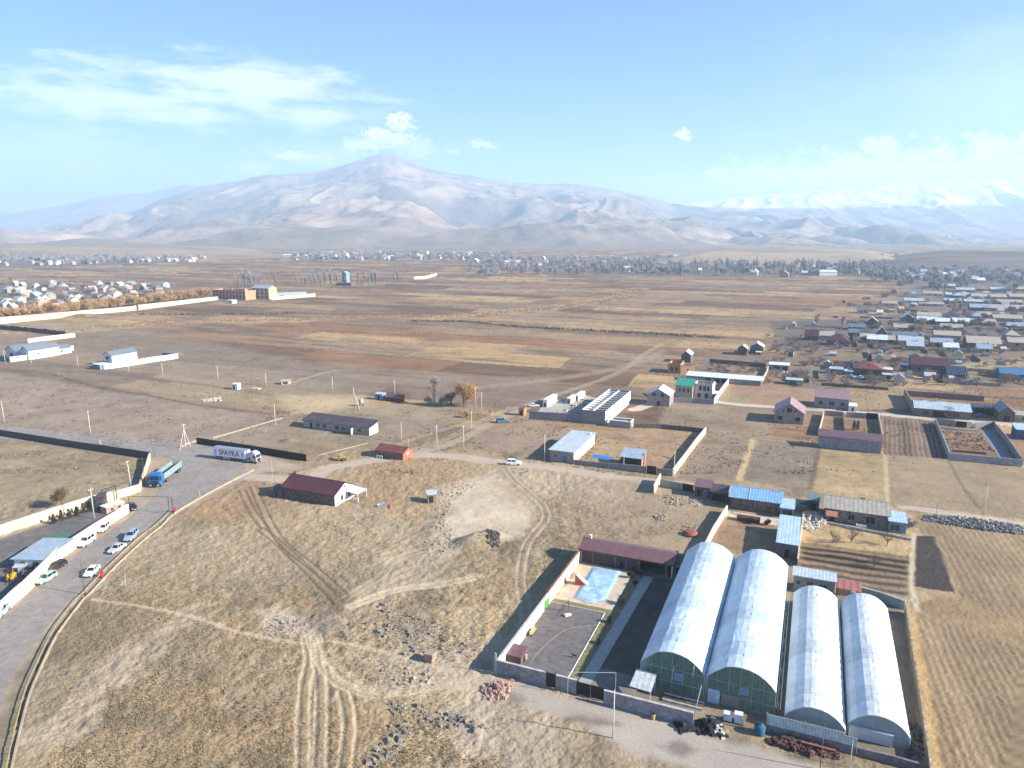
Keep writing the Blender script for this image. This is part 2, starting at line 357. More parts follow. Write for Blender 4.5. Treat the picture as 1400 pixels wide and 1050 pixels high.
def zone(pts, col, soft=1.0, warp=0.0, wsc=4.0, amt=1.0, var=0.3, furrow=None):
    global tone
    m = pmask(pts, soft, warp, wsc)*amt
    c = np.array(col)[None, :]*(1+var*(2*n2-1)+var*(2*n3-1)*0.8)[:, None]
    if furrow:
        a, b, per, con = furrow; a, b = G(*a), G(*b); d = np.array([b.x-a.x, b.y-a.y]); d /= np.hypot(*d)
        q = (x*-d[1]+y*d[0]); q = q+0.5*(fbm(x/6, y/6, 41, 3)-0.5)*per
        c = c*(1+con*np.sin(q*2*math.pi/per)+con*0.9*(vn(q/per/2.3, q*0, 5)-0.5)*2)[:, None]
    tone = tone*(1-m[:, None])+np.clip(c, 0.01, 0.9)*m[:, None]; return m
def track(pts, w, col, soft=0.4, warp=0.3, amt=0.8, smooth=True):
    global tone
    m = lmask(catmull(pts, 6) if smooth else pts, w, soft, warp)*amt
    c = np.array(col)[None, :]*(0.85+0.35*n3)[:, None]
    tone = tone*(1-m[:, None])+c*m[:, None]; return m
RUTZ = np.zeros(len(x))
def ruts(pts, gap, w, col, amt=0.7):
    global bare
    Q = catmull(pts, 6); W_ = [G(*p) for p in Q]
    for sgn in (-1, 1):
        out = []
        for i, p in enumerate(W_):
            t = (W_[min(i+1, len(W_)-1)]-W_[max(i-1, 0)]).normalized(); n = Vector((-t.y, t.x, 0)); q = p+n*gap*sgn*0.5; out.append(proj(q))
        m = track(out, w, col, 0.25, 0.25, amt, False)
        RUTZ[:] = np.maximum(RUTZ, m)
        if col[0] > .3: bare = np.maximum(bare, m)
    if w > .25: bare = np.maximum(bare, 0.7*lmask([proj(p) for p in W_], gap*0.8, 0.5, 0.3))
def proj(p):
    v = p-Vector((0, 0, CH)); yc = v.y*sp+v.z*cp; zc = v.y*cp-v.z*sp; return (CX+F*v.x/zc, CY-F*yc/zc)
flat = np.zeros(len(x)); bare = np.zeros(len(x)); smooth = ss(0.05, 0.25, x/np.maximum(y,1))*ss(60,100,y)
MOUNDS = [(650,742,2.6,7,5,0.3),(668,735,1.4,6,4,0),(520,760,0.5,9,6,0.2),(395,603,1.4,4,3,0),(60,432,5,60,18,0.1)]
# --- left: bare pinkish ground beyond the dark fence, field behind it
zone([(-200,505),(0,507),(260,553),(400,575),(380,610),(200,606),(0,583),(-200,560)], (0.27,0.21,0.155), 4, 4, 9, 0.9)
zone([(-200,440),(0,505),(260,552),(420,560),(560,520),(300,470),(100,440)], (0.25,0.2,0.145), 10, 8, 20, 0.6)
zone([(-200,500),(0,598),(205,630),(195,655),(120,680),(0,716),(-200,760)], (0.25,0.2,0.125), 2, 2, 5, 0.85, 0.5)
track([(0,504),(60,510),(100,520),(150,533),(200,540),(260,552),(330,562)], 0.9, (0.09,0.07,0.06), 0.8, 0.8, 0.7)
zone([(0,520),(110,525),(160,560),(110,585),(0,565)], (0.29,0.22,0.165), 4, 5, 10, 0.6)
for (a, b, w) in ((45,541,3),(28,553,3),(52,557,4),(86,547,4),(100,549,4),(124,552,4),(92,561,5),(125,566,4),(100,575,4),(122,579,5),(145,555,3),(15,567,4),(40,567,4)):
    zone([(a-w,b),(a,b-1.4),(a+w,b),(a,b+1.4)], (0.1,0.08,0.07), 1.2, 1.2, 3, 0.75)
for (a, b, c, d_, w, q) in ((0,487,230,520,1.2,0.5),(230,520,420,548,2.0,0.6),(60,500,145,505,2.5,0.5),(120,508,230,522,2.5,0.8),(300,492,430,508,1.5,0.5),(430,508,700,516,1.4,0.5)):
    track([(a,b),((a+c)/2,(b+d_)/2-1),(c,d_)], w, (0.15,0.11,0.085), 1.2, 1.5, q)
track([(400,523),(450,508),(475,506)], 0.8, (0.45,0.38,0.28), 0.5, 0.4, 0.6)
# reed ditch with dry ochre grass across the plain
track([(600,434),(700,425),(800,414),(850,404),(875,394)], 11, (0.42,0.265,0.145), 4, 8, 0.75)
for pts, w in (([(-100,460),(120,452),(260,441),(420,438),(520,434),(600,434),(700,425),(800,415),(850,405),(875,394)], 6.5),([(690,428),(760,420),(810,413),(845,406)], 12)):
    track(pts, w, (0.4,0.275,0.165), 4, 7, 0.6)
track([(560,440),(640,441),(700,447),(800,453),(900,458),(985,463)], 3.5, (0.17,0.13,0.1), 2, 3, 0.8)
track([(560,437),(640,438),(700,444),(800,450),(900,455)], 3.0, (0.36,0.27,0.17), 2, 3, 0.6)
track([(230,426),(300,430),(400,432)], 5, (0.14,0.115,0.09), 3, 4, 0.7)
zone([(380,540),(500,540),(520,560),(400,568)], (0.42,0.32,0.19), 4, 4, 9, 0.7)
zone([(440,560),(600,548),(640,575),(560,600),(540,610),(380,600)], (0.27,0.215,0.15), 4, 4, 7, 0.7)
zone([(540,520),(760,512),(740,560),(660,562),(560,545)], (0.225,0.16,0.125), 5, 4, 9, 0.7)
zone([(380,640),(420,630),(640,625),(650,650),(600,680),(575,720),(500,700),(490,670),(420,660)], (0.33,0.225,0.13), 3, 3, 6, 0.7)
zone([(250,690),(330,650),(385,668),(400,690),(480,700),(450,740),(340,730)], (0.3,0.2,0.115), 5, 4, 6, 0.6)
zone([(180,740),(330,700),(520,700),(600,760),(400,800),(200,800)], (0.4,0.31,0.2), 8, 6, 8, 0.5)
# pale clearing
b_ = zone([(608,672),(640,655),(675,651),(715,664),(738,690),(742,715),(725,728),(690,737),(650,738),(618,735),(600,710),(598,690)], (0.46,0.37,0.265), 4.5, 5, 7, 0.95, 0.28); bare = np.maximum(bare, b_)
zone([(672,660),(705,662),(738,700),(735,720),(715,690)], (0.34,0.245,0.145), 3, 3, 5, 0.6)
bare = np.maximum(bare, 0.8*track([(690,640),(700,655),(720,672),(742,690),(748,708),(735,725),(722,745),(714,790),(718,830)], 2.2, (0.25,0.185,0.12), 1, 1, 0.65))
ruts([(692,640),(704,656),(724,673),(744,692),(747,710),(733,728),(720,748),(713,790),(718,850),(700,900)], 1.8, 0.35, (0.42,0.34,0.25), 0.7)
# wheel tracks on the near field
for pts in ([(345,665),(380,735),(430,778),(470,815)],[(355,722),(395,755),(440,800),(462,825)],[(330,670),(345,700),(362,722)]): ruts(pts, 1.9, 0.3, (0.13,0.095,0.06), 0.8)
for pts in ([(420,870),(425,900),(417,950),(415,1049)],[(432,868),(436,905),(440,960),(436,1080)],[(470,945),(478,990),(470,1060)],[(425,868),(440,905),(470,935),(530,948),(600,938)]):
    ruts(pts, 1.9, 0.34, (0.5,0.41,0.27), 0.75); ruts([(a+3, b) for a, b in pts], 1.9, 0.2, (0.09,0.07,0.045), 0.7)
ruts([(480,830),(540,808),(600,800),(650,790)], 1.6, 0.5, (0.5,0.4,0.27), 0.6)
ruts([(470,820),(520,790),(545,765),(620,740)], 1.8, 0.3, (0.4,0.32,0.2), 0.5)
bare = np.maximum(bare, track([(130,820),(200,830),(280,848),(330,865),(420,880),(450,876),(520,890),(570,905),(640,925),(680,945)], 0.5, (0.47,0.37,0.26), 0.4, 0.35, 0.8))
bare = np.maximum(bare, track([(425,868),(440,900),(470,930),(530,946),(600,940),(650,935)], 1.8, (0.5,0.4,0.26), 0.9, 0.9, 0.6))
bare = np.maximum(bare, track([(480,828),(540,806),(600,798),(655,788)], 1.3, (0.52,0.41,0.28), 0.8, 0.8, 0.6))
b_ = zone([(355,838),(380,830),(420,850),(430,866),(370,872)], (0.5,0.4,0.31), 1.5, 2.5, 3, 0.75); bare = np.maximum(bare, b_*0.7)
b_ = zone([(500,905),(560,895),(620,905),(700,930),(720,950),(600,950),(530,950)], (0.42,0.34,0.25), 2, 2.5, 4, 0.6); bare = np.maximum(bare, b_*0.5)
for q in ((440,850,30,12,(0.22,0.19,0.17)),(370,790,40,16,(0.3,0.24,0.19)),(560,860,40,22,(0.27,0.23,0.18)),(300,700,50,14,(0.32,0.2,0.11)),(620,895,25,12,(0.45,0.35,0.27)),(590,780,40,20,(0.26,0.22,0.14)),(740,800,24,50,(0.36,0.3,0.18)),(240,900,60,40,(0.25,0.2,0.13)),(150,800,30,10,(0.5,0.41,0.32))):
    zone([(q[0]-q[2],q[1]),(q[0],q[1]-q[3]),(q[0]+q[2],q[1]),(q[0],q[1]+q[3])], q[4], 4, 4, 4, 0.6)
# dirt lanes of the settlement
lane = (0.43,0.345,0.265)
b_ = track([(345,652),(420,655),(450,640),(520,628),(560,622),(620,624),(700,634),(760,640),(840,652),(920,662),(1000,668)], 3.0, lane, 1, 1, 0.85); flat += b_; bare = np.maximum(bare, b_)
b_ = track([(560,622),(620,605),(660,585),(690,570),(720,558)], 2.3, (0.38,0.3,0.22), 1, 1, 0.7); flat += b_
ruts([(540,622),(600,604),(650,580),(700,556)], 1.8, 0.4, (0.48,0.38,0.28), 0.5)
b_ = track([(405,650),(440,640),(520,622),(560,602),(640,578)], 1.6, (0.4,0.32,0.23), 0.8, 0.8, 0.4)
b_ = track([(868,560),(905,549),(960,547),(1010,553),(1060,556),(1120,560),(1200,566),(1285,573),(1350,578),(1420,585)], 2.8, (0.52,0.44,0.36), 0.8, 0.8, 0.85); flat += b_
b_ = track([(1236,693),(1280,699),(1340,707),(1420,720)], 1.8, (0.47,0.38,0.29), 0.6, 0.5, 0.85); flat += b_
track([(905,470),(880,485),(840,512),(760,540),(700,560)], 2, (0.37,0.29,0.21), 1, 1, 0.5)
track([(650,530),(760,518),(860,500),(905,480)], 4, (0.33,0.24,0.15), 2, 2, 0.5)
# front lane before the walls
fl = pmask([(660,930),(700,925),(760,950),(830,965),(950,995),(1060,1030),(1200,1075),(1100,1090),(900,1040),(780,985),(690,955)], 1.2, 1.0, 3)
c = np.array((0.36,0.315,0.27))[None, :]*(0.75+0.5*n2)[:, None]; tone = tone*(1-0.9*fl[:, None])+c*0.9*fl[:, None]; flat = np.maximum(flat, fl); bare = np.maximum(bare, fl)
for q in ((700,955,30,8),(800,985,40,6),(1000,1010,30,6),(930,1022,30,10)): zone([(q[0]-q[2],q[1]-2),(q[0],q[1]-q[3]),(q[0]+q[2],q[1]+4),(q[0],q[1]+q[3])], (0.13,0.105,0.085), 1.2, 1.5, 2.5, 0.7)
b_ = zone([(600,960),(700,960),(780,1000),(760,1049),(700,1060),(620,1000)], (0.36,0.295,0.22), 2.5, 3, 4, 0.6); bare = np.maximum(bare, b_*0.5)
# plots on the right
zone([(925,655),(965,592),(1035,600),(1012,656)], (0.22,0.165,0.115), 0.8, 0.6, 3, 1, 0.35)
zone([(1014,656),(1037,600),(1118,611),(1106,668)], (0.205,0.16,0.115), 0.8, 0.6, 3, 1, 0.35)
zone([(1108,670),(1120,611),(1208,620),(1212,690)], (0.32,0.23,0.125), 0.8, 1, 3, 1, 0.4)
zone([(1212,690),(1208,620),(1300,630),(1420,642),(1420,712),(1280,695)], (0.27,0.2,0.125), 1, 1, 4, 1, 0.25)
track([(1030,600),(1010,656)], 0.9, (0.5,0.36,0.19), 0.6, 0.5, 0.8); track([(1120,611),(1108,668)], 0.8, (0.09,0.07,0.05), 0.5, 0.4, 0.7)
track([(1210,620),(1214,692)], 0.6, (0.5,0.38,0.22), 0.5, 0.4, 0.6); track([(1297,630),(1318,668),(1345,702)], 0.5, (0.1,0.08,0.06), 0.5, 0.4, 0.6)
track([(1000,590),(1030,600),(1120,611)], 0.7, (0.14,0.1,0.07), 0.6, 0.5, 0.6)
f_ = zone([(1206,572),(1250,574),(1280,578),(1298,628),(1209,621)], (0.15,0.105,0.075), 0.6, 0.3, 3, 1, 0.35, ((1225,574),(1228,620),1.6,0.4))
zone([(905,550),(970,552),(1055,560),(1055,600),(965,590),(905,582)], (0.25,0.19,0.125), 2, 2, 5, 0.9, 0.35)
zone([(998,520),(1130,528),(1120,560),(980,548)], (0.3,0.2,0.125), 1.5, 1.5, 5, 0.9, 0.3)
zone([(980,535),(1020,540),(1015,552),(976,548)], (0.2,0.2,0.1), 1.5, 1.5, 3, 0.5)
zone([(965,485),(1060,488),(1050,505),(960,500)], (0.2,0.15,0.12), 1.5, 2, 5, 0.8)
zone([(1050,440),(1150,436),(1420,420),(1420,480),(1070,478)], (0.125,0.1,0.085), 3, 4, 8, 0.85)  # yard ground darkened in colour for the shade of trees and bushes
zone([(1060,478),(1420,480),(1420,532),(1080,530)], (0.18,0.135,0.095), 3, 4, 8, 0.85)  # nearer yards, plant shade likewise put into the ground colour
zone([(1160,530),(1240,528),(1240,560),(1165,560)], (0.29,0.21,0.12), 1.5, 1.5, 4, 0.9)
zone([(1218,508),(1300,512),(1340,520),(1300,534),(1222,530)], (0.4,0.27,0.15), 1.5, 1.5, 4, 0.8)
zone([(1290,500),(1400,488),(1400,500),(1320,520)], (0.33,0.27,0.14), 2, 2, 4, 0.7)
zone([(845,590),(905,585),(960,598),(918,648),(884,640),(880,610)], (0.3,0.2,0.12), 1.5, 1.5, 4, 0.9, 0.4)
zone([(905,660),(975,670),(985,690),(940,760),(900,745),(820,735),(760,720),(760,660),(840,655)], (0.3,0.225,0.15), 3, 3, 5, 0.7, 0.35)
zone([(700,570),(780,580),(760,600),(745,615),(700,620),(640,600)], (0.29,0.21,0.15), 3, 3, 5, 0.7)
# yard of the blue roofed house, vegetable beds
zone([(966,742),(994,700),(1066,706),(1060,760),(1000,752)], (0.28,0.19,0.115), 0.8, 0.6, 3, 1, 0.35)
zone([(1096,715),(1130,714),(1246,730),(1246,762),(1092,745)], (0.37,0.265,0.14), 0.8, 1, 3, 1, 0.35)
zone([(1094,742),(1246,762),(1244,818),(1165,800),(1090,772)], (0.13,0.09,0.06), 1.2, 1.2, 3, 0.95, 0.3, ((1095,750),(1240,771),3.4,0.75))
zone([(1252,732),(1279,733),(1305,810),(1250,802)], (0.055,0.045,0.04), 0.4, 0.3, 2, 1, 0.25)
zone([(1250,700),(1420,722),(1420,880),(1310,815),(1280,735),(1252,728)], (0.26,0.185,0.11), 1, 1, 3, 0.95, 0.25, ((1300,740),(1345,815),1.5,0.16))
zone([(1240,822),(1310,815),(1420,868),(1420,890),(1330,865),(1245,845)], (0.27,0.185,0.1), 1, 1.5, 3, 0.8, 0.3)
zone([(1246,842),(1330,862),(1420,892),(1420,1180),(1290,1180)], (0.25,0.18,0.105), 0.8, 0.8, 3, 1, 0.2, ((1300,870),(1385,1049),1.3,0.2))
track([(1240,835),(1256,920),(1275,1049),(1285,1120)], 1.2, (0.42,0.29,0.135), 0.6, 0.5, 0.8)
track([(1249,730),(1247,770),(1246,800),(1255,835)], 0.5, (0.5,0.42,0.3), 0.4, 0.3, 0.8)
# grey yard of the long compound
f1 = zone([(683,905),(808,765),(925,783),(870,930),(952,968),(945,985),(760,940)], (0.2,0.175,0.15), 0.4, 0.2, 2, 1, 0.3); flat += f1
f2 = zone([(862,935),(930,783),(950,765),(1085,790),(1062,980),(1236,1020),(1240,1049),(950,985)], (0.23,0.18,0.125), 0.5, 0.4, 2, 1, 0.35); flat += f2
zone([(1088,800),(1235,830),(1262,1049),(1050,990)], (0.2,0.165,0.12), 0.4, 0.3, 2, 0.9)
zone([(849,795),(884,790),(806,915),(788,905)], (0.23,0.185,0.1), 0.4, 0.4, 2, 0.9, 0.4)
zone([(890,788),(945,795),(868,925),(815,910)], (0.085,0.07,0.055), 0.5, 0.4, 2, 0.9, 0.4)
# industrial yard on the left and road sides
f3 = zone([(-100,760),(0,736),(128,694),(178,690),(175,702),(104,750),(0,846),(-100,900)], (0.185,0.17,0.155), 0.6, 0.4, 2, 1, 0.2); flat += f3
b_ = zone([(-120,840),(0,846),(48,800),(104,750),(176,702),(205,640),(205,612),(240,616),(290,600),(420,640),(345,648),(225,712),(160,768),(113,815),(80,855),(40,930),(0,1010),(-120,1180)], (0.34,0.27,0.2), 1, 1, 2, 0.95, 0.3); bare = np.maximum(bare, b_); flat = np.maximum(flat, b_)
zone([(0,965),(20,925),(60,875),(95,838),(80,862),(40,945),(15,1049),(-20,1049)], (0.2,0.16,0.1), 0.8, 0.8, 1.5, 0.8, 0.5)
# far settlements: darker garden ground
for pts in ([(-100,382),(0,384),(230,392),(290,402),(0,436),(-100,445)],[(-100,345),(0,346),(180,352),(260,358),(60,366),(-100,368)],[(1220,380),(1420,378),(1420,450),(1240,440)],[(640,362),(980,366),(1240,372),(1420,368),(1420,384),(1150,378),(760,376)]):
    zone(pts, (0.16,0.13,0.11), 20, 25, 60, 0.85)
flat = np.clip(flat, 0, 1)

# relief
z = (n3-0.5)*0.7*(1-k)*(1-0.8*smooth)+(n2-0.5)*0.14*(1-k)+(n4-0.5)*0.18*(1-k)
z *= ss(60, 90, dist)
flat = np.clip(flat, 0, 1); z *= (1-flat)*(1-0.75*bare); z -= 0.04*flat+0.13*RUTZ*(1-flat)
for (px_, py_, hgt, rx, ry, rz_) in MOUNDS:
    c = G(px_, py_); dx, dy = x-c.x, y-c.y; ca, sa = math.cos(rz_), math.sin(rz_)
    r = np.hypot((dx*ca+dy*sa)/rx, (-dx*sa+dy*ca)/ry); z += hgt*np.clip(1-r, 0, 1)**1.2*(0.75+0.5*n2)*(1-np.clip(flat, 0, 1))
GZ = z
idx = np.arange(nr*nc).reshape(nr, nc)
Fq = np.stack([idx[:-1, :-1], idx[:-1, 1:], idx[1:, 1:], idx[1:, :-1]], -1).reshape(-1, 4)
ground = np_mesh('ground', np.stack([x, y, z], -1), Fq, tone_mat('earth_and_dry_grass', 0.95, 0.15, 0.06, 2.2), np.clip(tone, 0.012, 0.85), True)
tag(ground, None, None, kind='structure')
def gz(px, py):
    "relief height under world point"
    j = np.searchsorted(dr, py)-0; j = int(np.clip(j, 0, nr-1)); u = px/max(dr[j], 70); i = int(np.clip(np.searchsorted(uu, u), 0, nc-1)); return float(GZ[j*nc+i])
# ------------------------------------------------------------------ dry tussocks on the near field (real blades)
def tussocks():
    area = pmask([(20,1049),(120,830),(160,790),(350,660),(600,640),(760,680),(960,700),(960,720),(800,750),(680,900),(690,1049),(400,1180),(-60,1180)], 2)*(1-flat)*(1-bare)
    j0 = np.where((dr > 75) & (dr < 260))[0]
    rt = np.random.default_rng(5); n = 300000
    d = 80+ (rt.random(n)**1.35)*170; u = rt.uniform(-0.75, 0.3, n)
    jj = np.clip(np.searchsorted(dr, d), 0, nr-1); ii = np.clip(np.searchsorted(uu, u), 0, nc-1); ix = jj*nc+ii
    X0 = d*u; Y0 = d
    dens = fbm(X0/2.2, Y0/2.2, 91, 3)*0.8+fbm(X0/11, Y0/11, 92, 3)
    keep = rt.random(n) < area[ix]*np.clip(1.25-ss(0.53, 0.66, n5[ix])*1.3+ss(0.5, 0.7, n6[ix])*0.6, 0.05, 1.6)*np.clip((dens-0.62)*2.6, 0.04, 1)
    X0, Y0, ix = X0[keep], Y0[keep], ix[keep]; m = len(X0); Z0 = GZ[ix]
    K = 5; sz = rt.uniform(0.08, 0.28, m)*(0.7+0.6*fbm(X0/5, Y0/5, 93, 2))
    base = np.stack([X0, Y0, Z0-0.03], -1)
    V = np.zeros((m, K, 3, 3)); 
    for q in range(K):
        a = rt.uniform(0, 2*np.pi, m); lean = rt.uniform(0.15, 0.9, m); h = sz*rt.uniform(0.6, 1.2, m)
        wd = sz*rt.uniform(0.1, 0.22, m)
        tx, ty = np.cos(a), np.sin(a)
        V[:, q, 0] = base+np.stack([-ty*wd, tx*wd, 0*a], -1); V[:, q, 1] = base+np.stack([ty*wd, -tx*wd, 0*a], -1)
        V[:, q, 2] = base+np.stack([tx*h*lean, ty*h*lean, h], -1)
    V = V.reshape(-1, 3); Fc = np.arange(len(V)).reshape(-1, 3)
    c = np.where((rt.random(m) < 0.86)[:, None], A3(0.42, 0.325, 0.19), A3(0.25, 0.195, 0.115))*rt.uniform(0.6, 1.25, (m, 1))
    c = np.where((rt.random(m) < 0.06)[:, None], A3(0.12, 0.115, 0.06), c)
    o = np_mesh('dry_grass', V, Fc, tone_mat('dry_blades', 0.9, 0.1, 0, 1.0), np.repeat(c, K*3, axis=0), False, 3); tag(o, None, None, kind='stuff')
tussocks()
def blades(name, label, X0, Y0, h0, h1, cols, seed, K=4, wide=.2):
    rt = np.random.default_rng(seed); m = len(X0); sz = rt.uniform(h0, h1, m); V = np.zeros((m, K, 3, 3)); base = np.stack([X0, Y0, np.full(m, -.05)], -1)
    for q in range(K):
        a = rt.uniform(0, 2*np.pi, m); ln_ = rt.uniform(.05, .6, m); h = sz*rt.uniform(.6, 1.2, m); wd = h*wide*rt.uniform(.6, 1.3, m); tx, ty = np.cos(a), np.sin(a); of = np.stack([rt.normal(0, .3, m)*sz, rt.normal(0, .3, m)*sz, 0*a], -1)
        V[:, q, 0] = base+of+np.stack([-ty*wd, tx*wd, 0*a], -1); V[:, q, 1] = base+of+np.stack([ty*wd, -tx*wd, 0*a], -1); V[:, q, 2] = base+of+np.stack([tx*h*ln_, ty*h*ln_, h], -1)
    V = V.reshape(-1, 3); c = np.array(cols)[rt.integers(0, len(cols), m)]*rt.uniform(.65, 1.25, (m, 1))
    return tag(np_mesh(name, V, np.arange(len(V)).reshape(-1, 3), tone_mat(name+'_blades', .9, .1, 0, 1.), np.repeat(c, K*3, axis=0), False, 3), label, None, None, 'stuff')
rt_ = np.random.default_rng(77); d_ = 215+rt_.random(150000)**1.25*800; u_ = rt_.uniform(-.76, .76, 150000); X_, Y_ = d_*u_, d_
kp = rt_.random(150000) < np.clip((fbm(X_/9, Y_/9, 201, 4)-.5)*5, 0.02, 1)*np.clip((fbm(X_/70, Y_/70, 202, 3)-.35)*4, .05, 1)
jj_ = np.clip(np.searchsorted(dr, Y_), 0, nr-1); ii_ = np.clip(np.searchsorted(uu, u_), 0, nc-1); kp &= rt_.random(150000) < (1-flat-bare)[jj_*nc+ii_]
blades('dry_weeds', None, X_[kp], Y_[kp], .25, .6, [(.22,.165,.11),(.17,.13,.09),(.3,.23,.14),(.14,.11,.08)], 78, 4, .3)
def reeds(label, pts, width, n, h0, h1, cols, seed):
    Q = [G(*p) for p in catmull(pts, 4)]; rr_ = np.random.default_rng(seed); L_ = [(Q[i+1]-Q[i]).length for i in range(len(Q)-1)]; cum = np.cumsum([0]+L_); t = rr_.random(n)*cum[-1]; i = np.clip(np.searchsorted(cum, t)-1, 0, len(L_)-1); f = (t-cum[i])/np.array(L_)[i]
    A = np.array([(q.x, q.y) for q in Q]); P_ = A[i]+(A[i+1]-A[i])*f[:, None]+rr_.normal(0, width/2, (n, 2)); kk = fbm(P_[:, 0]/14, P_[:, 1]/14, seed, 3)+.25*rr_.normal(0, 1, n) > .5
    blades('dry_reeds', label, P_[kk, 0], P_[kk, 1], h0, h1, cols, seed, 4, .28)
reeds('ochre dry reeds in the ditch crossing the plain on the left', [(-40,459),(120,450),(260,440),(420,437),(520,434),(600,434)], 9, 6000, .5, 1.3, [(.38,.26,.15),(.3,.21,.13),(.42,.3,.18)], 301)
reeds('ochre dry reeds in the ditch running up the middle of the plain', [(600,434),(700,426),(780,418),(845,407),(872,395)], 15, 7000, .5, 1.4, [(.42,.28,.165),(.34,.23,.14),(.4,.29,.17)], 302)
reeds('dark brown hedge of dry brush across the right of the plain', [(560,439),(640,440),(700,446),(800,452),(900,457),(985,462)], 4, 4200, .7, 1.8, [(.14,.1,.075),(.2,.14,.09),(.3,.22,.13)], 303)
reeds('dark brush along the foot of the long cream wall', [(190,430),(300,430),(400,428)], 5, 900, 1, 2, [(.13,.11,.07),(.2,.16,.1)], 304)
# ------------------------------------------------------------------ mountains
def range_sheet(name, sil, D1, D0, u0, u1, nu, nd, peak, colf, rough_amp, seed, power, snow=None):
    us = np.linspace(u0, u1, nu); sx_ = np.array([p[0] for p in sil], float); sy_ = np.array([p[1] for p in sil], float)
    pxs = CX+F*us/1.0*cp  # column of a far point at azimuth u
    sy = np.interp(pxs, sx_, sy_)
    ang = np.array([ray(700, v).z/ray(700, v).y for v in sy])
    zr = CH+D1*ang
    zr += (fbm(us*60, us*0, seed+5, 4)-0.5)*0.03*zr
    t = np.linspace(0, 1.12, nd)
    U, T = np.meshgrid(us, t); d = D0+(D1-D0)*T
    X = U*d; Y = d
    sh = np.where(T <= 1, T**power, 1-(T-1)*4)
    Zz = np.interp(U.ravel(), us, zr).reshape(U.shape)
    pxw, pyw = peak
    th = np.arctan2(X-pxw, pyw-Y+1); rr = np.hypot(X-pxw, Y-pyw)
    wx = X+700*(fbm(X/1500, Y/1500, seed+3, 3)-0.5); wy = Y+700*(fbm(X/1500, Y/1500, seed+4, 3)-0.5)
    # broad folds that run down the slope: stretched along the line to the summit
    a_ = th*rr/1000; b_ = rr/3200
    rid = 1-np.abs(2*fbm(a_*0.9+0.9*(fbm(wx/1300, wy/1300, seed+6, 3)-0.5), b_*0.9, seed, 4, 0.5)-1)
    rid2 = 1-np.abs(2*fbm(wx/900, wy/1500, seed+9, 4, 0.5)-1)
    nn = fbm(wx/600, wy/600, seed+1, 6, 0.5)
    env = np.clip(T, 0, 1)**0.8*np.clip(1.04-T, 0, 1)**1.0*2.0
    Z = Zz*sh+rough_amp*env*((rid-0.8)*1.7+(rid2-0.75)*1.0+(nn-0.5)*0.9+(fbm(wx/240, wy/240, seed+12, 5, 0.6)-0.5)*0.35)
    Z = np.where(T <= 0.002, -30, Z)
    col = colf(X, Y, Z, nn, rid, T, seed)
    idx = np.arange(nu*nd).reshape(nd, nu); Fq = np.stack([idx[:-1, :-1], idx[:-1, 1:], idx[1:, 1:], idx[1:, :-1]], -1).reshape(-1, 4)
    o = np_mesh(name, np.stack([X.ravel(), Y.ravel(), Z.ravel()], -1), Fq, tone_mat(name+'_slopes', 0.95, 0.12, 12.0, 0.01), col.reshape(-1, 3), True)
    return tag(o, None, None, kind='structure')
def mcol(X, Y, Z, nn, rid, T, s):
    c = np.zeros(X.shape+(3,)); c[:] = (0.32, 0.235, 0.18)
    f = fbm(X/520, Y/300, s+40, 6); g = fbm(X/130, Y/130, s+41, 5, 0.6)
    L_ = lambda a, b, t: a+(np.array(b)-a)*t[..., None]
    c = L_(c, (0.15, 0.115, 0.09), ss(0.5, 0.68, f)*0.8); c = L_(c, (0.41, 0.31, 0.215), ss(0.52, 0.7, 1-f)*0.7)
    c = L_(c, (0.13, 0.1, 0.085), ss(0.55, 0.7, g)*0.6*ss(0.25, 0.6, T)); c = L_(c, (0.13, 0.105, 0.09), ss(0.8, 0.5, rid)*0.6); c = L_(c, (0.2, 0.155, 0.11), ss(0.22, 0.0, T)*0.85)  # ravines between the folds darkened in colour to deepen their shade
    return c
def scol(X, Y, Z, nn, rid, T, s):
    c = mcol(X, Y, Z, nn, rid, T, s)*0.8
    sn = ss(390, 490, Z+150*(nn-0.5)+90*(rid-0.7)); return c+(np.array((0.82, 0.84, 0.88))-c)*sn[..., None]
pk = G(545, 216, 1000)
SIL = [(-400,330),(0,325),(100,314),(150,305),(200,293),(250,270),(290,257),(320,252),(350,247),(380,240),(445,235),(475,226),(500,219),(520,213),(535,209.5),(552,209),(565,215),(585,226),(625,236),(665,245),(700,250),(775,252),(825,257),(865,267),(910,280),(980,287),(1050,295),(1125,300),(1165,308),(1230,322),(1300,334),(1800,340)]
pkx = (545-700)/F*9300/cp
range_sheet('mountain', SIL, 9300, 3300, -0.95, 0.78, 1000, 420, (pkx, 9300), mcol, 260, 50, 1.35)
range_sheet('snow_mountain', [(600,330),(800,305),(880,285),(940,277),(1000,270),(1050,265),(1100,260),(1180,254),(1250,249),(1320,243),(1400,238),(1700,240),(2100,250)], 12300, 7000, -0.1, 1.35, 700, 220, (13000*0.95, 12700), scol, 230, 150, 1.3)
range_sheet('far_ridge', [(-900,318),(-300,300),(-100,294),(0,292),(60,290),(115,281),(170,268),(225,265),(280,251),(300,255),(340,275),(420,300),(520,326)], 13500, 9600, -1.35, -0.14, 500, 160, (-6000, 13500), mcol, 120, 250, 1.3)
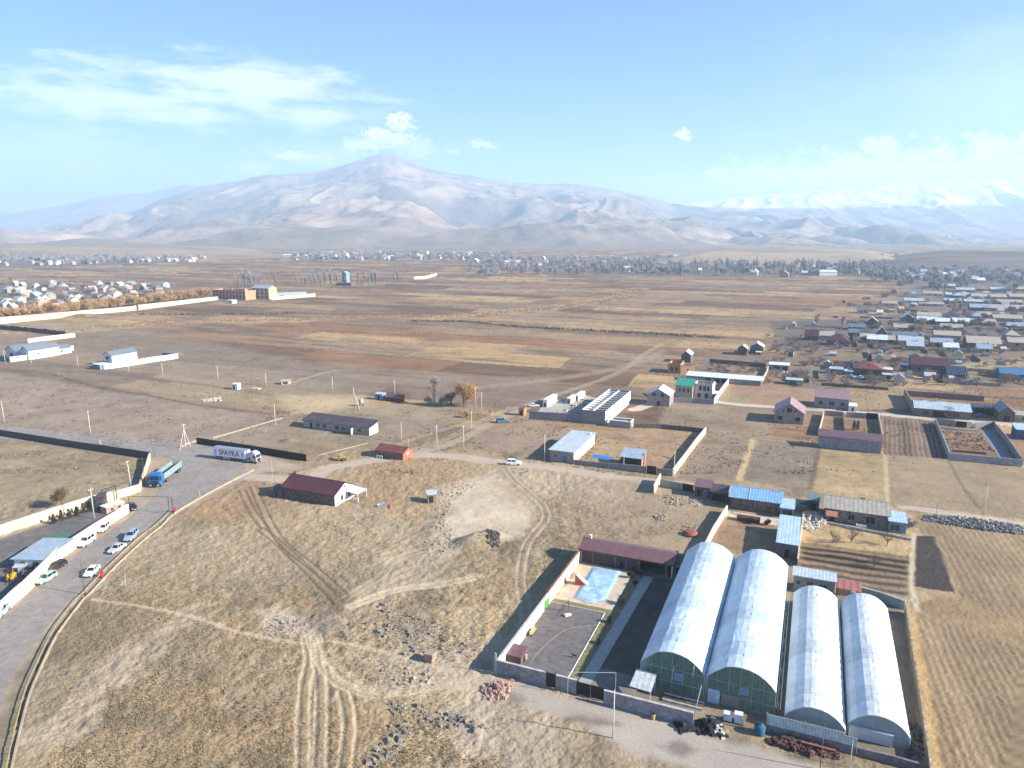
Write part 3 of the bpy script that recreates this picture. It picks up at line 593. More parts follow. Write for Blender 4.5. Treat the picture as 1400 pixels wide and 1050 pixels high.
# low rises in front of the mountain
def hill(name, pts, hgt, col, seed, soft):
    Q = P2(pts); x0, x1, y0, y1 = Q[:, 0].min(), Q[:, 0].max(), Q[:, 1].min(), Q[:, 1].max()
    nx, ny = 220, 120; X, Y = np.meshgrid(np.linspace(x0-soft, x1+soft, nx), np.linspace(y0-soft, y1+soft, ny))
    m = pmask(pts, soft, X=X.ravel(), Y=Y.ravel()).reshape(X.shape)
    Z = hgt*m*(0.6+0.8*fbm(X/260, Y/260, seed, 5))-4
    c = np.zeros(X.shape+(3,)); c[:] = col; f = fbm(X/240, Y/80, seed+1, 5)
    c = c*(0.6+0.8*f)[..., None]
    idx = np.arange(nx*ny).reshape(ny, nx); Fq = np.stack([idx[:-1, :-1], idx[:-1, 1:], idx[1:, 1:], idx[1:, :-1]], -1).reshape(-1, 4)
    tag(np_mesh(name, np.stack([X.ravel(), Y.ravel(), Z.ravel()], -1), Fq, tone_mat(name+'_soil', 0.95, 0.12, 3, 0.03), c.reshape(-1, 3), True), None, None, kind='structure')
hill('hill', [(905,362),(1235,362),(1200,349),(1120,344),(960,345)], 27, (0.3, 0.235, 0.165), 301, 120)
hill('hill', [(-200,356),(330,352),(300,341),(-200,343)], 30, (0.28, 0.21, 0.15), 311, 250)
hill('hill', [(1180,372),(1700,372),(1700,350),(1230,352)], 24, (0.15, 0.12, 0.1), 321, 150)
# ================================================================== building kit
def m_wall(k, c, **kw): return mat(k, c, rough=0.92, bump=0.25, dirt=0.5, dirtcol=(0.22, 0.17, 0.13), spec=0.15, **kw)
GLASS = mat('window_glass', (0.03, 0.04, 0.05), rough=0.15, spec=0.6)
DARKOPEN = mat('dark_opening', (0.03, 0.027, 0.025), rough=0.9)  # flat near-black painted in for the shade inside open doorways and bays
FRAMEW = mat('white_frame', (0.7, 0.7, 0.68), rough=0.6); FRAMED = mat('dull_frame', (0.3, 0.27, 0.24), rough=0.7)
WOOD = mat('brown_wood', (0.16, 0.09, 0.05), var=0.3)
CREAM = m_wall('cream_plaster', (0.66, 0.55, 0.4)); WHITE = m_wall('white_plaster', (0.78, 0.76, 0.72), var=0.06)
BLOCK = m_wall('grey_block', (0.3, 0.27, 0.24)); TUFF = m_wall('pink_tuff', (0.42, 0.29, 0.21), var=0.25); BEIGE = m_wall('beige_stone', (0.46, 0.38, 0.28), var=0.2)
PINKBLK = m_wall('mauve_block', (0.33, 0.26, 0.25), var=0.2); BRICK = m_wall('orange_brick', (0.5, 0.25, 0.14), var=0.25); CONC = m_wall('pale_concrete', (0.5, 0.46, 0.4)); DARKST = m_wall('dark_stone', (0.17, 0.135, 0.12), var=0.3)
def rmat(k, c, per=0.6, amt=0.22, ax='X', dirt=0.3, metal=0.0): return mat(k, c, rough=0.5, var=0.12, scale=0.7, stripe=(ax, per, amt), dirt=dirt, dirtcol=(0.3, 0.22, 0.16), metal=metal, spec=0.4)
R_PALE = rmat('pale_zinc_roof', (0.46, 0.53, 0.57), 0.7, 0.08); R_WHITE = rmat('white_zinc_roof', (0.7, 0.74, 0.76), amt=0.12); R_BLUE = rmat('blue_metal_roof', (0.25, 0.45, 0.68), 0.75, 0.3); R_LBLUE = rmat('light_blue_roof', (0.4, 0.54, 0.7), 0.8, 0.05)
R_MAR = rmat('maroon_roof', (0.105, 0.036, 0.042), 0.5, 0.2, dirt=.05); R_PURP = rmat('plum_roof', (0.15, 0.085, 0.1), 0.5, 0.15, dirt=.05); R_PINK = rmat('pinkish_roof', (0.34, 0.21, 0.22), 0.9, 0.15); R_DARK = rmat('dark_brown_roof', (0.075, 0.055, 0.06), 0.5, 0.2)
R_RED = rmat('rust_red_roof', (0.2, 0.055, 0.045), 0.7, 0.2); R_ASB = rmat('asbestos_roof', (0.42, 0.38, 0.32), 1.1, 0.2, dirt=0.5); R_GREY = rmat('slate_grey_roof', (0.16, 0.19, 0.23), 0.6, 0.15); R_GREEN = rmat('green_roof', (0.03, 0.3, 0.21), 0.6, 0.15); R_BEIGE = rmat('beige_tile_roof', (0.47, 0.4, 0.32), 0.7, 0.12, dirt=0.4)
R_GBLUE = rmat('grey_blue_roof', (0.33, 0.41, 0.48), 0.8, 0.12); R_BROWN = rmat('brown_roof', (0.19, 0.1, 0.105), 0.45, 0.15, dirt=.05)
GRID = -23.0
def frame_of(A, B, snap=True):
    a, b = G(*A), G(*B); an = math.degrees(math.atan2(b.y-a.y, b.x-a.x))
    if snap and abs(an-GRID) < 24:
        d = Vector((math.cos(R(GRID)), math.sin(R(GRID)), 0)); k = (B[0]-CX)/F
        t = (k*(a.y*cp+CH*sp)-a.x)/(d.x-k*d.y*cp); b = a+d*t; an = GRID
    return a, b, R(an), (b-a).length
def plane_z(a, b, px):
    n = Vector((-(b-a).y, (b-a).x, 0)); d = ray(*px); t = (a-Vector((0, 0, CH))).dot(n)/d.dot(n); return CH+d.z*t
def perp(a, b, px, z):
    n = Vector((-(b-a).y, (b-a).x, 0)).normalized(); return (G(px[0], px[1], z)-a).dot(n)
def opening(root, W, D, face, f, zc, w, h, kind='window', frame=None, pane=None):
    frame = frame or FRAMED; pane = pane or GLASS
    m, g = MB(), MB()
    def put(b, pr, ww, hh, z):
        if face == 'f': c = (f*W, -pr/2-0.01, z); s = (ww, pr, hh)
        elif face == 'b': c = (f*W, D+pr/2+0.01, z); s = (ww, pr, hh)
        elif face == 'r': c = (W+pr/2+0.01, f*D, z); s = (pr, ww, hh)
        else: c = (-pr/2-0.01, f*D, z); s = (pr, ww, hh)
        b.cbox(c, s)
    put(m, 0.06, w, h, zc); put(g, 0.09, w-0.12, h-0.12, zc)
    if kind == 'window' and w > 1.0: put(m, 0.12, 0.07, h-0.1, zc)
    o = m.build(kind, frame, root); g.build('pane' if kind == 'window' else 'door_leaf', pane, o); return o  # panels in the dark opening colour only stand in for inside shade
def house(name, label, cat, A, B, eave, back, roof='gx', rise=1.5, over=0.35, wm=None, rm=None, wins=(), group=None, snap=True, gable=None, z0=0.0, th=0.12, fascia=None):
    wm = wm or BLOCK; rm = rm or R_PALE
    a, b, an, W = frame_of(A, B, snap)
    H = eave if isinstance(eave, (int, float)) else plane_z(a, b, eave)
    if isinstance(back, (int, float)): D = back
    elif len(back) == 3 and back[2] == 'r': D = 2*perp(a, b, back[:2], H+rise)
    else: D = perp(a, b, back[:2], H+(rise if roof == 'sf' else 0))
    D = max(1.5, D)
    root = empty(name, a+Vector((0, 0, z0)), an, label, cat, group); root['dims'] = [W, D, H]
    w = MB(); zb = -0.5; o = over; r = MB()
    def walls4():
        w.add([(0,0,zb),(W,0,zb),(W,D,zb),(0,D,zb),(0,0,H),(W,0,H),(W,D,H),(0,D,H)], [(0,1,5,4),(1,2,6,5),(2,3,7,6),(3,0,4,7),(4,5,6,7)])
    if roof == 'gx':
        w.add([(0,0,zb),(W,0,zb),(W,D,zb),(0,D,zb),(0,0,H),(W,0,H),(W,D,H),(0,D,H),(0,D/2,H+rise),(W,D/2,H+rise)], [(0,1,5,4),(1,2,6,9,5),(2,3,7,6),(3,0,4,8,7),(4,5,9,8),(8,9,6,7)])
        k = rise/(D/2); l = 0.05+th
        r.slab([(-o,-o,H-o*k+l),(W+o,-o,H-o*k+l),(W+o,D/2,H+rise+l),(-o,D/2,H+rise+l)], th)
        r.slab([(-o,D/2,H+rise+l+.004),(W+o,D/2,H+rise+l+.004),(W+o,D+o,H-o*k+l),(-o,D+o,H-o*k+l)], th)
        r.box(-o, D/2-0.12, H+rise+l-0.02, W+o, D/2+0.12, H+rise+l+0.05)
    elif roof == 'gy':
        w.add([(0,0,zb),(W,0,zb),(W,D,zb),(0,D,zb),(0,0,H),(W,0,H),(W,D,H),(0,D,H),(W/2,0,H+rise),(W/2,D,H+rise)], [(0,1,5,8,4),(1,2,6,5),(2,3,7,9,6),(3,0,4,7),(4,8,9,7),(8,5,6,9)])
        k = rise/(W/2); l = 0.05+th
        r.slab([(-o,-o,H-o*k+l),(W/2,-o,H+rise+l),(W/2,D+o,H+rise+l),(-o,D+o,H-o*k+l)], th)
        r.slab([(W/2,-o,H+rise+l+.004),(W+o,-o,H-o*k+l),(W+o,D+o,H-o*k+l),(W/2,D+o,H+rise+l+.004)], th)
        r.box(W/2-0.12, -o, H+rise+l-0.02, W/2+0.12, D+o, H+rise+l+0.05)
    elif roof == 'hip':
        walls4(); q = min(D, W)/2*0.95; k = rise/(D/2); l = 0.05+th
        p = [(-o,-o,H+l),(W+o,-o,H+l),(W+o,D+o,H+l),(-o,D+o,H+l),(q,D/2,H+rise+l),(W-q,D/2,H+rise+l)]
        r.add(p+[(-o,-o,H+.03),(W+o,-o,H+.03),(W+o,D+o,H+.03),(-o,D+o,H+.03)], [(0,1,5,4),(1,2,5),(2,3,4,5),(3,0,4),(6,9,8,7),(0,6,7,1),(1,7,8,2),(2,8,9,3),(3,9,6,0)])
    elif roof == 'sf':
        H2 = H+rise
        w.add([(0,0,zb),(W,0,zb),(W,D,zb),(0,D,zb),(0,0,H),(W,0,H),(W,D,H2),(0,D,H2)], [(0,1,5,4),(1,2,6,5),(2,3,7,6),(3,0,4,7),(4,5,6,7)])
        k = rise/D; l = 0.05+th
        r.slab([(-o,-o,H-o*k+l),(W+o,-o,H-o*k+l),(W+o,D+o,H2+o*k+l),(-o,D+o,H2+o*k+l)], th)
    elif roof == 'none': walls4()
    elif roof == 'open':
        t = 0.3
        w.add([(0,0,zb),(W,0,zb),(W,D,zb),(0,D,zb),(0,0,H),(W,0,H),(W,D,H),(0,D,H),(t,t,zb),(W-t,t,zb),(W-t,D-t,zb),(t,D-t,zb),(t,t,H),(W-t,t,H),(W-t,D-t,H),(t,D-t,H)],
              [(0,1,5,4),(1,2,6,5),(2,3,7,6),(3,0,4,7),(8,12,13,9),(9,13,14,10),(10,14,15,11),(11,15,12,8),(4,5,13,12),(5,6,14,13),(6,7,15,14),(7,4,12,15)])
    w.build('wall', wm, root)
    if r.v: r.build('roof', rm, root)
    if fascia and roof == 'gx': MB().box(-o, -o-0.05, H-o*rise/(D/2)-0.1, W+o, -o, H-o*rise/(D/2)+0.16).build('fascia', fascia, root)
    for q in wins: opening(root, W, D, *q)
    return root
def chimney(root, x, y, z0, z1, s=0.5, m=None):
    b = MB().box(x-s/2, y-s/2, z0, x+s/2, y+s/2, z1); b.box(x-s/2-0.06, y-s/2-0.06, z1+0.002, x+s/2+0.06, y+s/2+0.06, z1+0.1); return b.build('chimney', m or CREAM, root)
def wall(name, label, pts, h, th, m, cat='wall', cap=None, group=None, close=False, px=True, step=0, jag=0.0, zb=-0.4):
    P = [G(*p) if px else Vector((p[0], p[1], 0)) for p in pts]
    hs = list(h) if isinstance(h, (list, tuple)) else [h]*len(P)
    if close: P = P+[P[0]]; hs.append(hs[0])
    if step:
        Q, q = [], []
        for i in range(len(P)-1):
            n = max(1, int((P[i+1]-P[i]).length/step))
            for k in range(n): Q.append(P[i].lerp(P[i+1], k/n)); q.append(hs[i]+(hs[i+1]-hs[i])*k/n+random.uniform(-jag, jag))
        Q.append(P[-1]); q.append(hs[-1]); P, hs = Q, q
    def ribbon(t, za, zt):
        L_, R_ = [], []
        for i, p in enumerate(P):
            d0 = (p-P[i-1]).normalized() if i else (P[1]-p).normalized(); d1 = (P[i+1]-p).normalized() if i < len(P)-1 else d0
            d = (d0+d1); d = d.normalized() if d.length > 1e-4 else d0
            n = Vector((-d.y, d.x, 0)); s = t/2/max(0.35, n.dot(Vector((-d0.y, d0.x, 0)))); L_.append(p+n*s); R_.append(p-n*s)
        b = MB(); vs = []
        for i in range(len(P)): vs += [(L_[i].x, L_[i].y, za(i)), (R_[i].x, R_[i].y, za(i)), (R_[i].x, R_[i].y, zt(i)), (L_[i].x, L_[i].y, zt(i))]
        fs = [(0, 1, 2, 3)]
        for i in range(len(P)-1):
            k = 4*i
            for j in range(4): fs.append((k+j, k+4+j, k+4+(j+1) % 4, k+(j+1) % 4))
        k = 4*(len(P)-1); fs.append((k+3, k+2, k+1, k)); b.add(vs, fs); return b
    c = P[len(P)//2]
    b = ribbon(th, lambda i: zb, lambda i: hs[i])
    if not cap:
        o = b.build(name, m); return tag(o, label, cat, group)
    root = empty(name, P[0], 0, label, cat, group)
    for q in (b, ribbon(th+0.12, lambda i: hs[i]+0.002, lambda i: hs[i]+cap[1])): q.v = [(v[0]-P[0].x, v[1]-P[0].y, v[2]) for v in q.v]; q.build('wall_body' if q is b else 'coping', m if q is b else cap[0], root)
    return root
def proto_mark(): pass
# ------------------------------------------------------------------ poles
POLE_C = mat('pole_concrete', (0.62, 0.57, 0.5), var=0.1); POLE_W = mat('pole_wood', (0.17, 0.11, 0.08)); PORC = mat('porcelain', (0.6, 0.55, 0.5), rough=0.3)
def pole(label, base, top, brace=False, wood=False, arm=True, r=0.15, group='utility poles', lean=None):
    p = G(*base); h = ZT(base[0], base[1], top[1])
    root = empty('utility_pole', p, R(random.uniform(-40, 10)), label, 'utility pole', group)
    root.rotation_euler[2] = R(GRID+90*(random.random() < 0.5))
    mm = POLE_W if wood else POLE_C
    lx = 0 if lean is None else lean
    dx = lx*math.cos(root.rotation_euler[2]); dy = -lx*math.sin(root.rotation_euler[2])
    MB().tube((0, 0, -0.5), (dx, dy, h), r, r*0.6, 8).build('shaft', mm, root, True)
    if arm:
        a = MB().cbox((dx, dy, h-0.35), (1.5, 0.09, 0.1)).build('crossarm', mm, root); MB().cbox((dx, dy+.12, h-0.75), (0.08, 0.14, 0.5)).build('bracket', mm, root)
        for s in (-0.62, 0, 0.62): MB().lathe([(0.03, 0), (0.07, 0.06), (0.05, 0.12), (0.06, 0.18), (0.0, 0.22)], 6, (dx+s, dy, h-0.3+(0.3 if s == 0 else 0))).build('insulator', PORC, a)
    if brace:
        for s in ((-1, 1) if brace == 2 else (1,)): MB().tube((s*h*0.28, 0.3, -0.4), (0, 0.05, h*0.8), r*0.8, r*0.6, 6).build('brace', mm, root)
    return root
# ------------------------------------------------------------------ vehicles
TYRE = mat('tyre_rubber', (0.02, 0.02, 0.02)); RIM = mat('wheel_rim', (0.45, 0.45, 0.46), rough=0.35, metal=0.6); CARGLASS = mat('car_glass', (0.015, 0.02, 0.025), rough=0.08, spec=0.7); LAMP = mat('head_lamp', (0.75, 0.77, 0.8), rough=0.15, spec=0.6); TAIL = mat('tail_lamp', (0.35, 0.02, 0.015), rough=0.25); TRIM = mat('black_trim', (0.03, 0.03, 0.032), rough=0.6); CHROME = mat('bumper_metal', (0.4, 0.4, 0.4), rough=0.4, metal=0.5)
def paint(k, c): return mat('paint_'+k, c, rough=0.3, var=0.03, spec=0.6, scale=0.5)
STYLES = {  # length, width, height, hood height, profile along x (front = +): windscreen base, roof front, roof rear, rear glass base, boot height
    'sedan': (4.4, 1.74, 1.43, 0.88, 0.75, 0.1, -0.95, -1.55, 0.94), 'hatch': (4.0, 1.7, 1.5, 0.92, 0.85, 0.2, -1.45, -1.9, 0.95), 'suv': (4.6, 1.86, 1.75, 1.08, 0.85, 0.25, -1.75, -2.2, 1.1), 'wagon': (4.3, 1.66, 1.46, 0.86, 0.7, 0.05, -1.75, -2.05, 0.92)}
def wheel_into(root, x, y, r, w, s):
    t = MB(); 
    prof = [(r*0.6, -w/2), (r*0.93, -w/2), (r, -w*0.3), (r, w*0.3), (r*0.93, w/2), (r*0.6, w/2)]
    n = 16; vs = []; m = len(prof)
    for q, yy in prof:
        for i in range(n): a = 2*math.pi*i/n; vs.append((x+q*math.cos(a), y+yy, r+q*math.sin(a)))
    fs = [(k*n+i, k*n+(i+1) % n, (k+1)*n+(i+1) % n, (k+1)*n+i) for k in range(m-1) for i in range(n)]
    t.add(vs, fs); o = t.build('wheel', TYRE, root, True)
    MB().tube((x, y-w*0.42, r), (x, y+w*0.42, r), r*0.62, r*0.62, 12).build('rim', RIM, o)
def car(label, rear, front, style, m, cat='car', group='cars parked along the road', name='parked_car'):
    p0, p1 = G(*rear), G(*front); c = (p0+p1)/2; an = math.atan2((p1-p0).y, (p1-p0).x)
    return car_at(label, c, an, style, m, cat, group, name)
def car_at(label, c, an, style, m, cat, group, name='parked_car'):
    L_, Wd, Hh, hz_, xw, xr, xq, xb, bz = STYLES[style]; hw = Wd/2; x1, x0 = L_/2, -L_/2
    root = empty(name, c, an, label, cat, group); root.scale = (1.1, 1.1, 1.1)
    # body: sections along x, each (x, z_sill, z_belt, half width)
    prof = [(x0, 0.38, 0.72, .86), (x0+.08, 0.28, bz-.06, .95), (x0+.3, 0.25, bz, 1.0), (xb, 0.25, bz+.02, 1.0), (0, 0.22, bz+.0, 1.0), (xw, 0.25, hz_+.02, 1.0), (x1-.6, 0.26, hz_-.06, .98), (x1-.14, 0.27, hz_-.2, .92), (x1, 0.36, 0.62, .8)]
    vs = []; K = 8
    for x_, zs, zb_, k in prof:
        h_ = hw*k; zm = zs+(zb_-zs)*0.55
        vs += [(x_, -h_*.93, zs), (x_, -h_, zm), (x_, -h_*.97, zb_-.05), (x_, -h_*.86, zb_), (x_, h_*.86, zb_), (x_, h_*.97, zb_-.05), (x_, h_, zm), (x_, h_*.93, zs)]
    fs = [(i*K+j, i*K+(j+1) % K, (i+1)*K+(j+1) % K, (i+1)*K+j) for i in range(len(prof)-1) for j in range(K)]+[tuple(range(K))[::-1], tuple(range((len(prof)-1)*K, len(prof)*K))]
    MB().add(vs, fs).build('body', m, root)
    # cabin
    zb_ = bz+.015; zt = Hh; wi = hw*.86; wt = hw*.7
    cab = [(xb, -wi, zb_-.04), (xw, -wi, hz_-.02), (xr, -wt, zt-.05), (xq, -wt, zt-.05), (xb, wi, zb_-.04), (xw, wi, hz_-.02), (xr, wt, zt-.05), (xq, wt, zt-.05)]
    MB().add(cab, [(0, 1, 2, 3), (4, 7, 6, 5), (1, 5, 6, 2), (3, 2, 6, 7), (0, 3, 7, 4), (0, 4, 5, 1)]).build('cabin', CARGLASS, root)
    rf = MB().add([(xq-.12, -wt*.98, zt-.06), (xr+.1, -wt*.98, zt-.06), (xr+.06, -wt*.86, zt), (xq-.06, -wt*.86, zt), (xq-.12, wt*.98, zt-.06), (xr+.1, wt*.98, zt-.06), (xr+.06, wt*.86, zt), (xq-.06, wt*.86, zt)],
        [(0, 1, 2, 3), (4, 7, 6, 5), (2, 6, 7, 3), (1, 5, 6, 2), (0, 3, 7, 4), (0, 4, 5, 1)]); rf.build('roof', m, root)
    for s in (-1, 1):
        for (xa, xt) in ((xw, xr), (xb, xq), ((xr+xq)/2, (xr+xq)/2)): MB().tube((xa, s*wi*1.0, (hz_ if xa == xw else zb_)-.03), (xt, s*wt*1.0, zt-.05), .05, .045, 5).build('window_pillar', m, root)
    for s in (-1, 1):
        MB().cbox((x1-.06, s*hw*.62, 0.62), (.1, .34, .15)).build('headlight', LAMP, root); MB().cbox((x0+.04, s*hw*.72, 0.74), (.1, .24, .2)).build('tail_light', TAIL, root)
        MB().cbox((xw-.1, s*(hw+.07), hz_+.08), (.14, .16, .12)).build('side_mirror', m, root)
        for xx in (x1-.82, x0+.85): wheel_into(root, xx, s*(hw-.11), 0.36 if style == 'suv' else 0.31, .2, s)
    MB().cbox((x1+.01, 0, .42), (.1, hw*1.5, .16)).build('front_bumper', TRIM, root); MB().cbox((x0-.01, 0, .45), (.1, hw*1.5, .16)).build('rear_bumper', TRIM, root)
    MB().cbox((x1+.05, 0, .47), (.03, .5, .11)).build('number_plate', FRAMEW, root)
    return root
# ------------------------------------------------------------------ trees
BARK = mat('bark', (0.13, 0.1, 0.08), var=0.3, bump=0.4); BARKP = mat('pale_bark', (0.34, 0.3, 0.26), var=0.2)
def twig_mat(k, c): return mat('twigs_'+k, c, var=0.35, scale=1.5, rough=0.9)
def bare_tree(name, h, spread, seed, twm, bark=BARK, col_=False, n=700, tw=0.03, tl=0.7, label='', cat='tree', group=None, crown_lo=0.25, wisp=1.0):
    rg = random.Random(seed); t = MB(); cr = MB(); tips = []
    def branch(p, d, l, r, lev):
        q = p+d*l; t.tube(p, q, r, r*0.62, 5 if lev < 2 else 3, False)
        if lev >= 3: tips.append((q, d)); return
        tips.append((q, d)) if lev >= 1 else None
        for i in range(3 if lev else 5):
            f = 1.0 if i == 0 else rg.uniform(0.35, 0.95); a = rg.uniform(0, 6.283)
            e = rg.uniform(0.25, 0.5) if col_ else rg.uniform(0.45, 0.95)
            if i == 0: e *= 0.4
            side = Vector((math.cos(a), math.sin(a), 0)); nd = (d*math.cos(e)+side*math.sin(e)*(0.6 if col_ else 1)+Vector((0, 0, 0.35 if col_ else 0.1))).normalized()
            branch(p+(q-p)*f, nd, l*rg.uniform(0.55, 0.78), r*0.55, lev+1)
    branch(Vector((0, 0, -0.3)), Vector((rg.uniform(-.08, .08), rg.uniform(-.08, .08), 1)).normalized(), h*(0.42 if not col_ else 0.5), h*0.022+0.05, 0)
    sz = max(p.z for p, _ in tips); sr = max(math.hypot(p.x, p.y) for p, _ in tips); kz = h*0.92/sz; kr = spread*0.85/sr
    sc = lambda v: Vector((v[0]*kr, v[1]*kr, v[2]*kz))
    t.v = [tuple(sc(v)) for v in t.v]; tips = [(sc(p), Vector((d.x*kr, d.y*kr, d.z*kz)).normalized()) for p, d in tips]
    for i in range(n):
        p, d = tips[rg.randrange(len(tips))]
        p = p+Vector((rg.gauss(0, .14), rg.gauss(0, .14), rg.gauss(0, .14)))*spread*wisp
        dd = (d+Vector((rg.uniform(-1, 1), rg.uniform(-1, 1), rg.uniform(-.5, 1)))*0.9).normalized(); s = dd.orthogonal().normalized()
        a = rg.uniform(0, 3.14); s = (s*math.cos(a)+dd.cross(s)*math.sin(a))*tw*rg.uniform(.6, 1.3); l = tl*rg.uniform(.5, 1.3)
        p0 = p-dd*l*.5; p1 = p+dd*l*.5
        if p0.z < h*crown_lo*0.5: continue
        cr.add([p0-s, p0+s, p1+s*.3, p1-s*.3], [(0, 1, 2, 3)])
    root = empty(name, (0, 0, 0), 0, label, cat, group)
    t.build('trunk', bark, root); cr.build('crown', twm, root); return root
def conifer(h, r, seed, m, label, group):
    rg = random.Random(seed); root = empty('thuja', (0, 0, 0), 0, label, 'conifer', group); c = MB()
    MB().tube((0, 0, -.2), (0, 0, h*.5), .07, .04, 6).build('trunk', BARK, root)
    for i in range(420):
        z_ = h*(0.06+0.94*rg.random()**1.1); rr = r*(1-(z_/h))**0.7*rg.uniform(.55, 1.08)+0.02; a = rg.uniform(0, 6.283)
        p = Vector((rr*math.cos(a), rr*math.sin(a), z_)); o = Vector((math.cos(a), math.sin(a), rg.uniform(.5, 1.4))).normalized(); s = Vector((-math.sin(a), math.cos(a), rg.uniform(-.3, .3)))*rg.uniform(.07, .15)
        l = rg.uniform(.16, .34); c.add([p-s, p+s, p+o*l], [(0, 1, 2)])
    c.build('crown', m, root); return root
# ------------------------------------------------------------------ loose stones
def stones(name, label, pts, n, smin, smax, m, hmax=0.8, seed=1, cat='rubble', kind='stuff', flatk=0.7):
    rg = random.Random(seed); Q = [G(*p) for p in pts]; xs = [q.x for q in Q]; ys = [q.y for q in Q]; b = MB(); k = 0; tries = 0
    def inside(px, py):
        ins = False
        for i in range(len(Q)):
            a, c = Q[i], Q[(i+1) % len(Q)]
            if (a.y > py) != (c.y > py) and px < (c.x-a.x)*(py-a.y)/(c.y-a.y)+a.x: ins = not ins
        return ins
    cx, cyy = sum(xs)/len(xs), sum(ys)/len(ys); ext = max(max(xs)-min(xs), max(ys)-min(ys))/2
    while k < n and tries < n*20:
        tries += 1; px, py = rg.uniform(min(xs), max(xs)), rg.uniform(min(ys), max(ys))
        if not inside(px, py): continue
        k += 1; s = smin+(smax-smin)*rg.random()**2.2; f = max(0, 1-math.hypot(px-cx, py-cyy)/ext); zc = hmax*f*rg.random()+s*.15+gz(px, py)
        rx, ry, rzz = s*rg.uniform(.6, 1.2), s*rg.uniform(.5, 1), s*rg.uniform(.4, .8)*flatk; a = rg.uniform(0, 6.28); ca, sa = math.cos(a), math.sin(a)
        vs = []
        for (ux, uy, uz) in ((-1,-1,-1),(1,-1,-1),(1,1,-1),(-1,1,-1),(-.7,-.7,1),(.8,-.6,1),(.6,.8,1),(-.8,.6,1)):
            X_, Y_, Z_ = ux*rx*rg.uniform(.6, 1.1), uy*ry*rg.uniform(.6, 1.1), uz*rzz*rg.uniform(.6, 1.2); vs.append((px+X_*ca-Y_*sa, py+X_*sa+Y_*ca, zc+Z_))
        b.add(vs, [(0,3,2,1),(4,5,6,7),(0,1,5,4),(1,2,6,5),(2,3,7,6),(3,0,4,7)])
    o = b.build(name, m); return tag(o, label, cat, None, kind)
def sheet(name, pts, z_, m, px=True, label=None, cat=None):
    P = [G(*p) if px else Vector((p[0], p[1], 0)) for p in pts]; b = MB().add([(p.x, p.y, z_) for p in P], [tuple(range(len(P)))]); o = b.build(name, m)
    if o.data.polygons[0].normal.z < 0: o.data.flip_normals()
    return tag(o, label, cat, None, 'structure')
def roadsheet(name, Lp, Rp, z_, m, n=10):
    A_ = [G(*p) for p in catmull(Lp, n)]; B_ = [G(*p) for p in catmull(Rp, n)]; b = MB(); K = len(A_); nn = 8; vs = []
    jr = random.Random(len(name)+K)
    for i in range(K):
        t = i/(K-1)*(len(B_)-1); j = min(int(t), len(B_)-2); q = B_[j].lerp(B_[j+1], t-j); w_ = (q-A_[i]).normalized(); A_[i] = A_[i]+w_*jr.uniform(-.5, .5); q = q+w_*jr.uniform(-.5, .5)
        for k in range(nn+1): p = A_[i].lerp(q, k/nn); vs.append((p.x, p.y, z_))
    b.add(vs, [(i*(nn+1)+k, i*(nn+1)+k+1, (i+1)*(nn+1)+k+1, (i+1)*(nn+1)+k) for i in range(K-1) for k in range(nn)]); o = b.build(name, m)
    if o.data.polygons[0].normal.z < 0: o.data.flip_normals()
    return tag(o, None, None, None, 'structure')
# ================================================================== LEFT: road, walled yard, trucks
ASPH = mat('worn_asphalt', (0.27, 0.24, 0.215), rough=0.9, var=0.12, scale=0.5, bump=0.2, dirt=0.7, dirtcol=(0.36, 0.29, 0.225), spec=0.2, crack=0.16)
YARD = mat('yard_asphalt', (0.15, 0.14, 0.135), rough=0.9, var=0.15, scale=0.4, bump=0.2, dirt=0.6, dirtcol=(0.23, 0.205, 0.18), spec=0.2, crack=0.2)
roadsheet('road', [(-120,935),(-40,882),(8,843),(48,806),(82,775),(112,752),(150,727),(186,700),(210,680),(226,658),(240,638),(250,622)],
          [(-150,1180),(-10,985),(8,944),(30,903),(57,866),(85,831),(113,804),(150,766),(190,731),(228,705),(290,669),(346,645)], 0.03, ASPH)
roadsheet('road', [(-200,572),(0,583),(100,591),(200,600),(270,607),(300,612),(330,618)], [(-200,590),(0,600),(100,614),(190,626),(228,624),(270,640),(335,640)], 0.045, ASPH)
sheet('yard', [(-120,775),(0,739),(60,719),(125,696),(172,690),(168,704),(104,746),(88,758),(78,766),(33,809),(12,829),(-120,920)], 0.02, YARD)
sheet('turf', [(67,734),(80,726),(107,729),(93,741)], 0.05, mat('green_turf', (0.09, 0.17, 0.12), var=0.2))
wall('perimeter_wall', 'long cream stone wall behind the row of thujas, left yard', [(-140,771),(0,732),(60,712),(128,690),(162,682),(191,672)], [2.6,2.6,2.7,2.7,2.5,2.2], 0.35, CREAM, cap=(CONC, 0.12), step=6, jag=0.03)
wall('perimeter_wall', 'short cream wall beside the blue truck, joining the dark sheet fence', [(191.6,672.2),(197,653),(205.5,628.5)], [2.4,2.0,2.5], 0.35, CREAM, step=3, jag=0.15)
DSHEET = mat('dark_sheet_metal', (0.075, 0.06, 0.065), rough=0.5, stripe=('X', 0.5, 0.25), dirt=0.25, dirtcol=(0.16, 0.13, 0.12))
wall('sheet_fence', 'long dark brown sheet metal fence along the branch road', [(-160,578),(0,595.5),(100,612),(206,628)], [2.3,2.3,2.4,2.5], 0.12, DSHEET, 'fence', cap=(DSHEET, 0.08), step=4, jag=0.04)
wall('sheet_fence', 'black sheet fence standing behind the white lettered lorry', [(269,606.5),(344,618),(419,631)], [2.3,2.4,2.5], 0.12, mat('black_sheet_metal', (0.02, 0.02, 0.024), rough=0.5, stripe=('X', 0.5, 0.25)), 'fence', step=3, jag=0.03)
CREAMW = m_wall('whitewashed_wall', (0.74, 0.63, 0.47))
